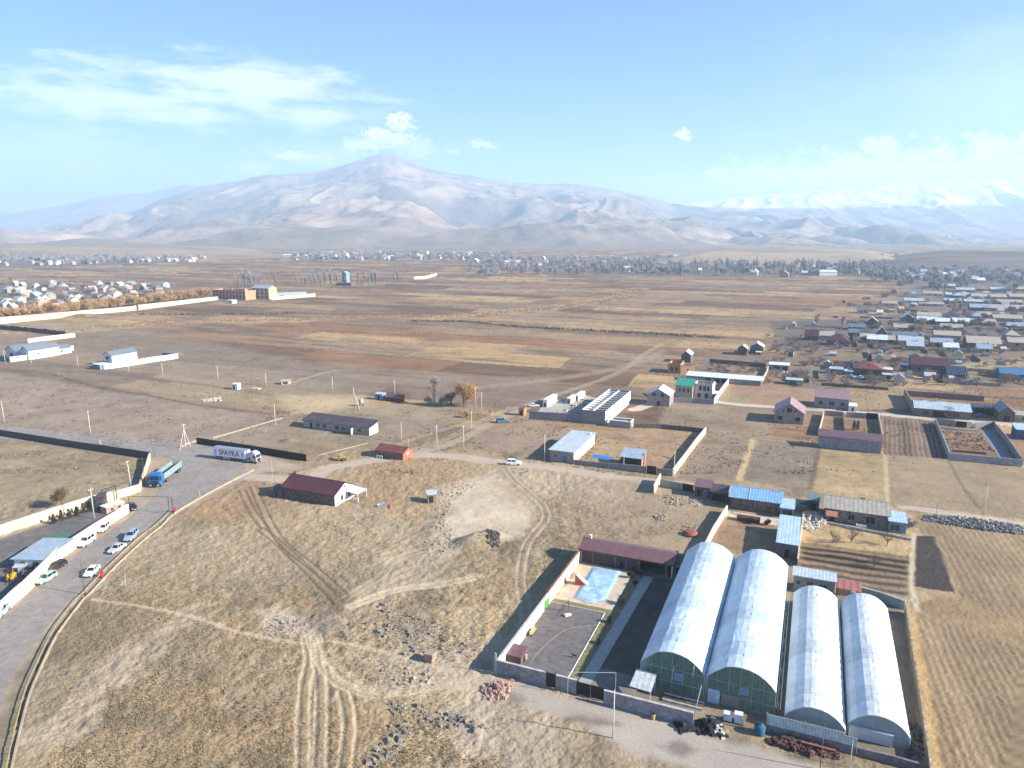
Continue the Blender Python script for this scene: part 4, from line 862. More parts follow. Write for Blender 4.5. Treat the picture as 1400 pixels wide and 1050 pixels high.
wall('yard_wall', 'cream roadside yard wall behind the mint green estate car', [(14,831),(35,812),(58,790),(80,765)], 3.1, 0.4, CREAMW, step=2.2, jag=0.08)
wall('yard_wall', 'cream roadside yard wall running from the white cars to the dark gate', [(88,761),(104,749),(135,727),(176,701)], [2.9,2.9,2.7,2.5], 0.4, CREAMW, cap=(CREAMW, 0.1), step=4, jag=0.05)
wall('metal_gate', 'bluish white corrugated gate at the left end of the cream yard wall', [(-30,872),(0,845),(14,831.5)], 3.2, 0.12, mat('white_corrugated', (0.6, 0.66, 0.7), stripe=('Y', 0.4, 0.2), rough=0.5), 'gate')
gt = empty('metal_gate', G(80, 765.5), 0, 'small grey green gate between the two cream yard walls', 'gate'); p = G(88, 761.5)-G(80, 765.5)
b = MB().tube((0,0,-.2),(0,0,2.7),.09); b.tube(p+Vector((0,0,-.2)), p+Vector((0,0,2.7)), .09); b.build('gate_frame', mat('grey_green_metal', (0.3,0.36,0.33)), gt)
MB().slab([(0.1*p.x,0.1*p.y,0.15),(0.9*p.x,0.9*p.y,0.15),(0.9*p.x,0.9*p.y,2.5),(0.1*p.x,0.1*p.y,2.5)], 0.06).build('gate_leaf', MATS['grey_green_metal'], gt)
yb = house('storage_shed', 'white shed under a flat grey blue roof behind the roadside wall', 'shed', (21,779), (60,780), (21,764), (54,737), 'sf', 0.25, 0.5, WHITE, R_GBLUE, [('f',.3,1.2,1.1,2.0,'door',FRAMEW,R_GREY),('f',.75,1.6,1.2,.9),('r',.4,1.6,1.2,.9)], snap=False)
bo = house('guard_booth', 'dark square guard booth beside the yard portal', 'booth', (134,697), (144,696), 3.6, 3.0, 'sf', 0.15, 0.2, m_wall('dark_plaster', (0.06,0.055,0.055)), R_DARK, [('r',.5,1.7,1.4,1.0),('f',.5,1.7,1.0,1.0)], snap=False)
h = house('low_outbuilding', 'low pink block outbuilding with a whitish flat top, yard gate', 'outbuilding', (146,703), (171,694), 1.7, 2.6, 'sf', 0.1, 0.1, m_wall('pink_plaster', (0.5,0.3,0.25)), R_WHITE, [('f',.3,.9,.8,.7),('f',.7,.9,.8,.7)], snap=False)
DST = mat('dark_steel', (0.05,0.045,0.045), rough=0.5, metal=0.3)
def portal(label, a, b_, ha, m=DST, r=.09, name='steel_portal', dbl=0.0):
    A_, B_ = G(*a), G(*b_); root = empty(name, A_, 0, label, 'portal'); q = B_-A_
    for s in (Vector((0,0,0)), q): MB().tube(s-Vector((0,0,.3)), s+Vector((0,0,ha)), r).build('post', m, root)
    MB().tube(Vector((0,0,ha-.05)), q+Vector((0,0,ha-.05)), r*.85).build('crossbeam', m, root)
    if dbl: MB().tube(Vector((0,0,ha-dbl)), q+Vector((0,0,ha-dbl)), r*.6).build('lower_rail', m, root)
    return root
portal('dark steel portal over the yard entrance beside the guard booth', (141,690), (160,684), 4.4, r=.13, dbl=.7)
portal('thin dark height barrier spanning the road before the red cabinet', (178,702), (232,703), 5.0, r=.07)
portal('thin dark frame with its right foot on the road verge', (236,701), (238,704), 4.6, r=.06)
# irrigation channel wall and gas pipe along the road
CH_P = [(347,643),(300,667),(240,701.5),(220,721),(200,736),(160,773.5),(140,794),(120,816),(113,822),(80,866),(57,912),(41,950),(28,998),(10,1080)]
CHW = m_wall('channel_concrete', (0.42,0.345,0.25))
wall('channel_wall', 'low pale concrete channel wall edging the dry field beside the road', catmull(CH_P, 3), 0.42, 0.26, CHW, 'low wall', step=2.5, jag=0.06)
PIPE = mat('yellow_pipe_paint', (0.42,0.34,0.15), rough=0.5)
pp = [G(*p) for p in catmull([(a-6, b-.5) for a, b in CH_P[2:]], 5)]
root = empty('gas_pipe', pp[0], 0, 'thin yellow gas pipe on stub posts running along the road', 'pipe'); b = MB()
for i in range(len(pp)-1): b.tube(pp[i]-pp[0]+Vector((0,0,.75)), pp[i+1]-pp[0]+Vector((0,0,.75)), .09, n=6, cap=False)
b.build('pipe_run', PIPE, root)
for i in range(0, len(pp), 4): MB().tube(pp[i]-pp[0]-Vector((0,0,.4)), pp[i]-pp[0]+Vector((0,0,.68)), .05, n=5).build('stub_post', DST, root)
for (q, lb) in (((140,789),'red metal gas cabinet beside the white saloon on the road'),((239.5,700),'red metal gas cabinet under the height barrier')):
    root = empty('gas_cabinet', G(*q), R(-60), lb, 'cabinet'); root.scale = (.8,.8,.85); RED = mat('red_cabinet', (0.55,0.035,0.05), rough=0.45)
    MB().box(-.55,-.35,.25,.55,.35,1.5).build('cabinet_body', RED, root); MB().box(-.5,-.4,.3,.5,-.352,1.42).build('cabinet_door', mat('pink_red_door', (0.6,0.08,0.1)), root)
    for s in (-.45,.45): MB().box(s-.05,-.3,-.2,s+.05,.3,.248).build('leg', DST, root)
# thujas and the bare brown tree
TH = mat('thuja_green', (0.035,0.05,0.022), var=0.4, scale=2)
for i, (q, hh, lb) in enumerate((((74,716),2.6,'dull thuja nearest the camera in the row by the cream wall'),((84.5,712),3.0,'thuja second from the near end of the row by the cream wall'),((95,709),2.7,'thuja third from the near end of the row by the cream wall'),((105,705.5),2.6,'thuja fourth from the near end of the row by the cream wall'),((114,702),2.9,'thuja second from the far end of the row by the cream wall'),((122.5,699.5),2.9,'thuja farthest along the row beside the pale pole'))):
    if i == 0: th0 = conifer(2.6, .75, 3, TH, lb, 'thujas along the cream wall'); th0.location = G(*q)
    else: dup(th0, G(*q), i*1.3, lb, 'thujas along the cream wall', (1, 1, hh/2.6))
RUST = twig_mat('rusty', (0.2,0.11,0.055))
t = bare_tree('bare_tree', 5.6, 3.2, 5, RUST, n=1500, tw=.045, tl=.8, label='rusty brown bare tree behind the cream yard wall'); t.location = G(84, 693)
# parked cars
PW = paint('white',(0.8,0.8,0.79)); PSIL = paint('silver',(0.48,0.5,0.53)); PGB = paint('grey_blue',(0.3,0.37,0.46)); PDK = paint('dark_red',(0.05,0.022,0.028)); PMINT = paint('mint',(0.36,0.55,0.44)); PBLK = paint('black',(0.025,0.025,0.03)); PPK = paint('pale_silver',(0.62,0.58,0.58)); PTEAL = paint('teal',(0.07,0.18,0.21)); PBLUE = paint('blue',(0.03,0.16,0.36))
car('white family car parked against the cream wall nose towards camera', (126,738), (110,749), 'suv', PW)
car('pale pinkish silver estate parked behind the white car at the cream wall', (147,719.5), (136,730), 'wagon', PPK)
car('grey blue off road car beside the yellow pipe, uphill of the silver saloon', (185,730), (174,742), 'suv', PGB)
car('silver saloon parked beside the yellow pipe below the grey blue car', (167,748.5), (153,757), 'sedan', PSIL)
car('white saloon parked beside the red cabinet on the road edge', (132,778), (120,790), 'sedan', PW)
car('dark maroon car with a black roof by the small gate', (86,773), (71,781.5), 'hatch', PDK)
car('mint green old estate car parked by the cream wall', (72,789), (55,799), 'wagon', PMINT)
car('black car nosing out behind the end of the yard wall', (178,693), (184,698), 'sedan', PBLK)
car('pale blue van partly cut by the left picture edge inside the yard', (6,834), (-4,846), 'suv', paint('pale_blue',(0.4,0.5,0.6)), 'van')
# forklift
YEL = mat('machine_yellow', (0.62,0.4,0.02), rough=0.4)
fk = empty('forklift', G(15,793), R(-75), 'yellow forklift with a dark cage parked in the left yard', 'forklift')
MB().prism([(-1.2,.4),(1.0,.4),(1.1,.9),(.5,1.0),(.3,1.35),(-.9,1.45),(-1.3,1.1)], -.6, .6).build('body', YEL, fk)
c = MB()
for sx_ in (-.8,.6):
    for sy_ in (-.52,.52): c.tube((sx_,sy_,1.0),(sx_*.9,sy_,2.35),.05)
for a_, b_ in (((-.72,-.52,2.35),(.54,-.52,2.35)),((-.72,.52,2.35),(.54,.52,2.35)),((-.72,-.52,2.35),(-.72,.52,2.35)),((.54,-.52,2.35),(.54,.52,2.35)),((0,-.52,2.35),(0,.52,2.35))): c.tube(a_, b_, .05)
c.build('overhead_guard', mat('guard_red', (0.14,0.03,0.03)), fk)
ms = MB()
for s in (-.35,.35): ms.box(1.15,s-.07,.1,1.3,s+.07,2.6)
ms.box(1.16,-.28,2.3,1.29,.28,2.42); ms.build('mast', DST, fk)
for s in (-.3,.3): MB().box(1.32,s-.06,.08,2.3,s+.06,.14).build('fork', DST, fk)
MB().box(-.5,-.25,1.42,-.1,.25,1.75).build('seat', TRIM, fk)
for xx in (-.8,.75):
    for s in (-.52,.52): wheel_into(fk, xx, s, .33, .24, s)
# pale machine crate beside the shed
mc = empty('generator_unit', G(29,782), R(10), 'pale grey machine unit standing between forklift and shed', 'machine')
MB().box(-1.3,-.8,.15,1.3,.8,1.7).build('housing', mat('pale_grey_metal',(0.5,0.53,0.52)), mc); MB().box(-1.1,-.84,.4,-.2,-.802,1.4).build('grille', DST, mc); MB().box(.1,-.84,.3,1.1,-.802,1.5).build('door', mat('mid_grey_metal',(0.33,0.36,0.36)), mc); MB().tube((.8,.2,1.69),(.8,.2,2.4),.08).build('exhaust', DST, mc)
for s in (-.9,.9): MB().box(s-.1,-.75,-.1,s+.1,.75,.148).build('skid', DST, mc)
car('dark grey car parked between the pale machine and the cream wall', (43,776), (36,789), 'sedan', paint('dark_grey',(0.1,0.11,0.12)))
# ------------------------------------------------------------------ lorries
def tractor(root, x0, m, hgt, lw=2.48, deep=2.2, glass=CARGLASS, shield=True):
    "cab-over tractor whose front is at x0+2.4"
    y = lw/2; b = MB(); s = 0.14
    b.prism([(x0,.95),(x0+2.3,.75),(x0+2.4,1.2),(x0+2.33,1.95),(x0+2.02,hgt-.35),(x0+1.7,hgt-.02),(x0,hgt)], -y, y); cabo = b.build('cab', m, root)
    MB().add([(x0+2.36,-y+s,1.98),(x0+2.36,y-s,1.98),(x0+2.1,y-s-.05,2.95),(x0+2.1,-y+s+.05,2.95)], [(0,1,2,3)]).build('windscreen', glass, cabo)
    for sg in (-1,1): MB().box(x0+1.15, sg*(y+.012)-.012, 1.95, x0+2.0, sg*(y+.012)+.012, 2.75).build('side_window', glass, cabo)
    MB().box(x0+2.3,-y+.05,.35,x0+2.5,y-.05,.9).build('bumper', TRIM if shield else m, root); MB().box(x0+2.38,-y+.35,.98,x0+2.44,y-.35,1.75).build('grille', TRIM, root)
    for sg in (-1,1):
        MB().box(x0+2.49,sg*(y-.35)-.2,.55,x0+2.53,sg*(y-.35)+.2,.8).build('headlight', LAMP, root); MB().box(x0+2.05,sg*(y+.2)-.1,1.9,x0+2.2,sg*(y+.2)+.1,2.7).build('side_mirror', TRIM, root)
    MB().box(x0-3.3,-.45,.6,x0+.1,.45,.94).build('chassis', TRIM, root)
    MB().box(x0-1.9,-y+.1,.45,x0-.6,-y+.75,1.0).build('fuel_tank', RIM, root)
    for xx in (x0+1.2, x0-2.4):
        for sg in (-1,1): wheel_into(root, xx, sg*(y-.2), .52, .34, sg)
A_, B_ = G(291.5,627), G(351,634.5); an = math.atan2((B_-A_).y,(B_-A_).x); Lt = (B_-A_).length
nrm = Vector((-math.sin(an), math.cos(an), 0)); tk = empty('lorry', A_+nrm*1.25, an, 'white box lorry lettered in red at the road junction', 'lorry')
BOXW = mat('lorry_box_white', (0.8,0.81,0.82), rough=0.4, var=0.04, dirt=0.15); bl = 13.4; tz0, tz1 = 1.15, 4.05
MB().box(0,-1.25,tz0,bl,1.25,tz1).build('cargo_box', BOXW, tk)
bx = MB(); 
for z_ in (tz0-.02, tz1-.1): bx.box(-.04,-1.28,z_,bl+.04,1.28,z_+.12)
bx.build('box_rail', RIM, tk)
fe = MB().box(bl+.042,-.85,tz0+1.2,bl+.5,.85,tz1-.1).build('fridge_unit', mat('fridge_grey',(0.55,0.57,0.58)), tk); MB().box(.3,-.5,.75,bl-.5,.5,tz0-.03).build('chassis_beam', TRIM, tk); MB().box(4.2,-1.22,.4,6.8,-.8,1.1).build('side_locker', RIM, tk)
for xx in (1.6,2.9,4.2-.02): 
    for sg in (-1,1): wheel_into(tk, xx-.4, sg*1.02, .5, .34, sg)
tractor(tk, Lt-2.45, PSIL, 3.6); MB().box(Lt-2.3,-1.05,3.602,Lt-1.1,1.05,4.0).build('wind_deflector', PSIL, tk)
cu = bpy.data.curves.new('lettering', 'FONT'); cu.body = 'SPAYKA'; cu.size = 2.5; cu.extrude = 0.006; cu.align_x = 'CENTER'; cu.offset = 0.035
to = bpy.data.objects.new('lettering', cu); COL.objects.link(to); bpy.context.view_layer.update()
me = bpy.data.meshes.new_from_object(to.evaluated_get(bpy.context.evaluated_depsgraph_get())); bpy.data.objects.remove(to)
me.materials.clear(); me.materials.append(mat('lettering_red',(0.4,0.03,0.06))); lo = bpy.data.objects.new('lettering', me); COL.objects.link(lo); lo.parent = tk
xs = [v.co.x for v in me.vertices]; k = 8.3/(max(xs)-min(xs)); lo.scale = (k, 1.0, 1); lo.rotation_euler = (R(90),0,0); lo.location = (6.7,-1.262,tz0+.6)
me2 = me.copy(); me2.materials.clear(); me2.materials.append(mat('lettering_shadow',(0.45,0.45,0.5))); l2 = bpy.data.objects.new('lettering_shadow', me2); COL.objects.link(l2); l2.parent = tk; l2.scale = (k,1.0,1); l2.rotation_euler = (R(90),0,0); l2.location = (6.78,-1.2535,tz0+.55)
for xx in (1.2,12.2):
    e = MB()
    for k_ in range(3): e.box(xx-.35,-1.262,tz0+.65+k_*.55,xx+.35,-1.252,tz0+1.05+k_*.55)
    e.build('side_emblem', mat('emblem_blue_grey',(0.22,0.3,0.42)), tk)
# blue lorry with a pale tipper trailer
A_, B_ = G(243,643), G(218,662); an = math.atan2((B_-A_).y,(B_-A_).x); bt = empty('lorry', A_+(B_-A_)*0.0, an, 'blue cab lorry with a pale open trailer beside the short cream wall', 'lorry')
Lb = (B_-A_).length+1.5
BLUEC = paint('cab_blue',(0.02,0.13,0.36)); PALEB = mat('pale_blue_trailer',(0.27,0.36,0.39), rough=0.5, stripe=('X',.9,.15)); tl_ = max(7.0, Lb-3.2)
tb = MB(); y=1.25
tb.box(0,-y,1.2,tl_,y,1.35); tb.box(0,-y,1.352,tl_,-y+.1,2.75); tb.box(0,y-.1,1.352,tl_,y,2.75); tb.box(tl_-.1,-y+.102,1.352,tl_,y-.102,2.75); tb.box(0,-y+.102,1.352,.1,y-.102,2.6); tb.build('open_trailer_body', PALEB, bt)
ri = MB()
for i in range(9): xx = .4+i*(tl_-.8)/8; ri.box(xx-.05,-y-.06,1.2,xx+.05,-y-.002,2.75); ri.box(xx-.05,y+.002,1.2,xx+.05,y+.06,2.75)
ri.build('side_rib', PALEB, bt); MB().box(.2,-.5,.75,tl_,.5,1.198).build('chassis_beam', TRIM, bt); MB().box(.3,-1.1,1.36,tl_-.4,1.1,1.7).build('load_bed', mat('dark_load',(0.06,0.065,0.06)), bt)
for xx in (1.0,2.2):
    for sg in (-1,1): wheel_into(bt, xx, sg*1.02, .5, .34, sg)
tractor(bt, tl_+.7, BLUEC, 3.5); bt.scale = (1.12,1.25,1.2)
# ------------------------------------------------------------------ poles of the left half
pole('pale concrete pole at the thuja row with a crossarm', (129,709), (126,668))
pole('pale concrete pole leaning behind the cream yard wall near the blue truck', (179.5,667), (175,630), lean=-.3)
pole('thin rusty pole at the corner of the short cream wall', (198.5,663), (196,624), wood=True, arm=False, r=.07)
pole('leaning thin pole beside the end of the dark sheet fence', (213.5,624.5), (205,597), wood=True, arm=False, r=.08, lean=-1.6)
pole('tall pale pole on the far verge of the branch road', (124,594.5), (119,561), arm=False)
pole('pale pole by the branch road at the left picture edge', (6,577.5), (2,548), arm=False)
pole('short white post on the verge of the branch road', (137,607.5), (136.5,602), arm=False, group=None)
pole('braced pale pole at the road junction left of the white lorry', (254,613), (252,580), brace=2)
pole('dark brown pole on the road edge beside the white saloon', (116,813), (113,765), wood=True, arm=False, r=.1)
pole('thin pale post before the maroon house, right of the road', (373.5,664), (373,629), arm=False, r=.05, group=None)
pole('small grey post on the channel wall below the height barrier', (273.5,681), (273.5,671), arm=False, r=.06, group=None)
pole('thin grey stake in the dry field below the channel wall', (172.5,803), (172.5,784), arm=False, r=.05, group=None)
for i, (bx_, by_, tx, ty, lb) in enumerate(((7.5,497.5,6.5,479,'pale pole in front of the white villa at the left picture edge'),(43,497.5,42,483,'pale pole in front of the white villa gateway wall'),(107,502,106,486.5,'pale pole in the brown field between the two white villas'),(176,509,175,485,'pale pole before the white wall of the small villa'),(222.5,512,221.5,496,'pale pole below the end of the long white villa wall'),(298.5,521,298,500,'pale pole in the brown field right of the white box hut'),(364,527.5,363.5,509.5,'pale pole left of the yellowish hut in the brown field'),(455,535,454,515,'pale pole alone in the brown field right of the yellowish hut'),(484.5,560,483.5,529,'braced pale pole beside the grey water tank'),(376.8,583,375.8,552,'pale pole by the end of the low cream kerb wall'))):
    pole(lb, (bx_,by_), (tx,ty), brace=(1 if i == 8 else False), arm=(i in (8,9)))
# kerb walls
wall('kerb_wall', 'low cream kerb wall running off towards the pale pole', [(291,599.5),(338,586),(386,572)], 0.4, 0.25, CHW, 'low wall')
wall('kerb_wall', 'low cream kerb wall at the foot of the braced pole', [(247,612.5),(256,607.5),(268,604)], 0.6, 0.3, CHW, 'low wall')
wall('kerb_wall', 'thin pale kerb line between lorry fence and red shop', [(434,623),(470,614),(503,606)], 0.2, 0.2, CHW, 'low wall')
# ================================================================== CENTRE: houses, stones, trees
W_ = lambda f, x_, z_, w=1.2, h=1.3: (f, x_, z_, w, h)
mh = house('village_house', 'maroon roofed stone house with a sunlit white gable', 'house', (387,680), (458,692.5), 3.4, 9.2, 'gx', 2.2, 0.45, DARKST, R_MAR, [W_('f',.33,1.7,1.5,1.5),W_('f',.5,1.7,1.5,1.5),W_('f',.67,1.7,1.5,1.5),W_('r',.35,1.6,1.1,1.5),W_('r',.72,1.6,1.1,1.5)], fascia=R_MAR)
w_, d_, h_ = mh['dims']; g = MB().prism([(.0,-.4),(d_,-.4),(d_,h_),(d_/2,h_+2.15),(0,h_)],0,.06).build('sunlit_gable_skin', WHITE, mh); g.rotation_euler = (0,0,R(90)); g.location = (w_+.07,0.0,0)  # white skin on the sunny gable only, sunlight put into its colour
for q in [c for c in mh.children if c.name.startswith('window') and c.data.vertices[0].co.x > w_-.1]: q.location.x = .1
MB().box(w_+.132,d_/2-.3,h_+.8,w_+.16,d_/2+.3,h_+1.4).build('attic_window', GLASS, mh); chimney(mh, .8, d_/2+.4, h_+1.6, h_+3.0, .6, DARKST)
pr_ = MB().slab([(w_+.2,d_*.55,2.9),(w_+4.2,d_*.55,2.5),(w_+4.2,d_+.5,2.5),(w_+.2,d_+.5,2.9)], .08).build('porch_roof', R_WHITE, mh)
pw = MB().box(w_+2.0,d_*.6,-.3,w_+3.9,d_*.6+.2,1.0); pw.tube((w_+4,d_*.58,-.3),(w_+4,d_*.58,2.5),.08); pw.tube((w_+4,d_+.3,-.3),(w_+4,d_+.3,2.5),.08); pw.build('porch_rail', WHITE, mh)
house('lean_to_shed', 'small dark shed against the left end of the maroon roofed house', 'shed', (370,678), (386,681), 2.0, 3.4, 'sf', .4, .2, DARKST, R_DARK, [('f',.5,.9,.8,1.5,'door',WOOD,DARKOPEN)])
lb_ = house('long_farmhouse', 'long low house, shaded grey in front, under a dark brown roof in the dry field', 'house', (415,584), (505,592), 3.0, 6.0, 'sf', 1.3, .5, m_wall('shaded_plaster',(0.4,0.36,0.33)), R_DARK, [('f',.12,1.2,1.0,2.1,'door',WOOD,DARKOPEN)]+[W_('f',x_,1.6,1.5,1.3) for x_ in (.23,.33,.52,.62,.85)])  # wall tone carries the shade of the front
w_, d_, h_ = lb_['dims']; MB().box(w_+.002,0.1,-.3,w_+.05,d_-.1,h_).build('end_wall', WHITE, lb_)  # white skin on the sunny end, its light put into the colour
MB().slab([(w_*.66,-2.2,2.5),(w_*.78,-2.2,2.5),(w_*.78,-.1,3.1),(w_*.66,-.1,3.1)],.1).build('porch_roof', R_DARK, lb_); MB().box(w_*.77,-2.0,-.3,w_*.78,-.05,2.5).build('porch_wall', WHITE, lb_)
rs = house('red_shop', 'small roadside shop with a red roof and sunlit orange end wall', 'shop', (515,624.5), (551,627), 2.6, 6.0, 'gx', 1.1, .5, m_wall('red_brown_wall',(0.3,0.13,0.1)), R_RED, [('f',.2,1.1,2.0,1.8,'window',FRAMEW,GLASS),('f',.6,1.1,2.4,1.8,'window',FRAMEW,GLASS)])
w_, d_, h_ = rs['dims']; g = MB().prism([(0,-.3),(d_,-.3),(d_,h_),(d_/2,h_+1.05),(0,h_)],0,.05).build('end_wall', m_wall('sunlit_red_wall',(0.6,0.14,0.09)), rs); g.rotation_euler = (0,0,R(90)); g.location = (w_+.06,0,0)  # brighter red skin paints the sunlight onto this end
MB().box(w_+.064,d_*.35,1.2,w_+.1,d_*.65,2.2).build('wall_sign', mat('pink_sign',(0.7,0.35,0.3)), rs)
jn = MB()
for i in range(3): jn.cbox((.9+i*.9,-.8,.5),(.5,.5,1.0))
jn.build('front_shelf', FRAMEW, rs)
house('water_shed', 'small grey blue metal shed with a brown lean-to behind it', 'shed', (512,546), (523,547), 2.6, 3.0, 'sf', .2, .15, m_wall('grey_blue_wall',(0.28,0.33,0.37)), R_PALE, [('f',.5,1.1,1,2,'door',DST,DARKOPEN)])
house('wooden_barn', 'low dark brown barn beside the grey blue metal shed', 'barn', (527,548), (549,549), 1.9, 4.0, 'gx', 1.0, .3, WOOD, R_BROWN, [('f',.4,1,1.2,1.7,'door',WOOD,DARKOPEN)])
tn = empty('water_tank', G(494,555), 0, 'grey water tank on a dark stand beside the braced pole', 'tank'); MB().lathe([(.0,1.2),(.9,1.2),(1.0,1.3),(1.0,2.6),(.7,3.0),(.25,3.15),(.2,3.3),(0,3.3)],14).build('tank_body', mat('tank_grey',(0.35,0.38,0.38),rough=.5), tn, True)
for sx_ in (-.7,.7):
    for sy_ in (-.7,.7): MB().box(sx_-.09,sy_-.09,-.3,sx_+.09,sy_+.09,1.198).build('leg', DST, tn)
hb = house('box_hut', 'white box hut standing alone in the brown field', 'hut', (317,532.5), (325,533), 2.6, 2.6, 'sf', .2, .1, WHITE, R_WHITE, [('f',.4,1.1,.9,1.9,'door',DST,DARKOPEN)], snap=False)
house('box_hut', 'yellowish open fronted hut in the brown field', 'hut', (385,526), (398,525), 1.6, 3.0, 'sf', .3, .2, m_wall('yellow_plaster',(0.55,0.45,0.25)), R_BEIGE, [('f',.4,.8,2.4,1.1,'door',DST,DARKOPEN)], snap=False)
house('concrete_slab', 'low pale concrete slab right of the white box hut', 'slab', (342,532.5), (353,533), .5, 3.0, 'none', 0, 0, CONC, snap=False)
house('field_hut', 'tan open fronted hut on the stony edge of the pale clearing', 'hut', (585,688), (597,687), 2.4, 2.6, 'sf', .3, .2, m_wall('tan_boards',(0.33,0.22,0.12)), R_PALE, [('f',.4,1.1,1.2,1.9,'door',WOOD,DARKOPEN)])
bx_ = empty('trough', G(526,694), R(-12), 'white trough with a red end lying in the dry field', 'trough'); m_ = MB(); m_.box(-2,-.5,.05,1,.5,.2); m_.box(-2,-.5,.202,1,-.42,.9); m_.box(-2,.42,.202,1,.5,.9); m_.box(-2,-.418,.202,-1.92,.418,.9); m_.build('trough_body', FRAMEW, bx_); MB().box(1.02,-.5,.05,1.8,.5,1.0).build('red_end', mat('faded_red',(0.5,0.1,0.06)), bx_)
ld = empty('loader', G(467,629), R(10), 'small yellow loader parked by the lane left of the red shop', 'loader')
MB().prism([(-1.6,.5),(1.2,.5),(1.2,1.1),(.2,1.2),(-1.6,1.4)],-.7,.7).build('body', mat('dull_yellow',(0.4,0.27,0.1)), ld); MB().prism([(-.6,1.3),(.4,1.2),(.25,2.4),(-.5,2.4)],-.6,.6).build('cab', MATS['dull_yellow'], ld); MB().prism([(1.5,.15),(2.3,.1),(2.2,.9),(1.6,.8)],-.9,.9).build('bucket', MATS['dull_yellow'], ld)
for s in (-.5,.5): MB().tube((.6,s,1.1),(1.7,s,.55),.09).build('lift_arm', MATS['dull_yellow'], ld)
for xx in (-.9,.7):
    for s in (-.75,.75): wheel_into(ld, xx, s, .5, .35, s)
for (q, t_, lb) in (((549,603.5),(547.5,577),'pale pole behind the red roofed roadside shop'),((597.5,613),(597,582),'pale pole at the lane fork right of the red shop'),((634,614.5),(634,582),'pale pole with a white box on the lane right of the red shop'),((644.8,591),(644.6,563),'pale pole halfway up the side lane'),((650.5,558.6),(650,529),'pale pole right of the orange willow'),((658.5,564),(658,536),'pale pole at the top of the side lane'),((673.5,573.5),(673.5,561),'short pale post beside the teal car'),((639,556),(639,522),'tall thin pole against the orange willow'),((744.5,630),(744,594),'white pole at the corner of the long pale roofed warehouse'),((921,655),(921,617),'pale pole at the lane before the grey yard wall'),((934,545),(933,532),'thin pale post before the green roofed house'),((995.5,549.5),(995,534),'pale post in the orchard by the white lane'),((540,540),(540,520),'pale pole beside the low brown barn'),((559,613),(558.5,600),'short thin post by the sunlit orange end wall of the shop'),((766,672),(766,649),'thin dark post on the scrub edge below the lane'),((775,650),(775,636),'short dark sign post on the lane verge')):
    pole(lb, q, t_, arm=(lb.startswith('pale pole')), r=.14 if 'thin' not in lb and 'post' not in lb else .07, wood='dark' in lb)
pole('braced grey pole standing before the dark fronted small house', (852.5,643), (852,620), brace=1, arm=False, r=.1)
car('white car driving along the dirt lane', (692.5,635), (712.5,635.5), 'suv', PW, group=None, name='moving_car')
car('teal pickup parked beside the side lane', (679,578), (695,577), 'suv', PTEAL, group=None)
# trees
OR = twig_mat('orange', (0.55,0.34,0.16)); PG = twig_mat('pale_grey', (0.42,0.36,0.3)); GR = twig_mat('grey_brown', (0.33,0.27,0.23)); BL = twig_mat('blue_grey', (0.4,0.38,0.39))  # BL: grey-blue twigs lightened, distance haze put into their colour
t = bare_tree('willow', 11, 7.6, 21, OR, n=6500, tw=.055, tl=1.2, label='large orange willow at the head of the side lane', crown_lo=.1); t.location = G(634,556)
t = bare_tree('willow', 6.0, 3.2, 22, GR, n=1200, tw=.07, tl=1.1, label='grey brown bushy willow in the row left of the large orange one', crown_lo=.1); t.location = G(617,553)
t = bare_tree('willow', 3.0, 1.6, 23, OR, n=500, tw=.06, tl=.8, label='orange willow bush at the side lane', crown_lo=.0); t.location = G(637,571)
t = bare_tree('poplar', 13.0, 3.6, 24, PG, bark=BARKP, col_=True, n=1500, tw=.05, tl=1.5, label='tall pale grey poplar left of the orange willow'); t.location = G(593,554)
for i, (q, hh, lb) in enumerate((((603,556),4.5,'dark bare shrub at the foot of the pale poplar'),((610,556),5,'dark bare shrub between pale poplar and orange willow'),((586,553),4,'dark bare shrub left of the pale poplar'))):
    t = bare_tree('bare_tree', hh, 2.6, 30+i, GR, n=500, tw=.05, tl=.8, label=lb, group='bare shrubs around the pale poplar'); t.location = G(*q)
# stones and earth
ST_P = mat('pale_stone',(0.4,0.335,0.265),var=.3); ST_G = mat('grey_stone',(0.26,0.23,0.2),var=.35); ST_D = mat('dark_rubble',(0.12,0.1,0.09),var=.3); ST_R = mat('pink_rubble',(0.5,0.31,0.25),var=.3)
stones('rubble', 'pale rubble along the left rim of the clearing', [(598,672),(640,655),(652,662),(618,690),(608,712),(628,735),(612,742),(594,715)], 420, .1, .38, ST_P, .35, 2)
stones('rubble', 'pale rubble below the earth mound', [(575,742),(600,735),(625,745),(600,760),(580,755)], 70, .12, .45, ST_P, .3, 3)
stones('rubble', 'dark rubble heap beside the earth mound', [(664,728),(682,732),(684,748),(668,748)], 160, .2, .6, ST_D, 1.0, 4)
stones('rubble', 'grey boulders scattered in the dry field', [(465,865),(490,835),(530,825),(560,840),(600,855),(610,890),(570,905),(520,880),(480,880)], 150, .12, .6, ST_G, .25, 5)
stones('rubble', 'grey rubble near the leaning brown crate', [(550,862),(600,850),(640,880),(660,895),(600,905),(560,890)], 120, .12, .5, ST_G, .25, 6)
stones('rubble', 'grey rubble at the bottom of the dry field', [(530,960),(570,955),(590,975),(560,1000),(545,1049),(500,1049),(530,1000)], 100, .15, .7, ST_G, .3, 7)
stones('rubble', 'pale rubble row above the bottom field', [(560,970),(620,975),(680,990),(660,1002),(600,995),(570,985)], 80, .12, .6, ST_G, .3, 8)
stones('rubble', 'pink broken tuff heap before the compound wall', [(660,938),(700,928),(705,940),(690,955),(660,958)], 520, .15, .5, ST_R, 1.3, 9)
stones('rubble', 'grey rubble along the field path', [(520,915),(590,912),(600,940),(540,935)], 60, .12, .5, ST_P, .25, 10)
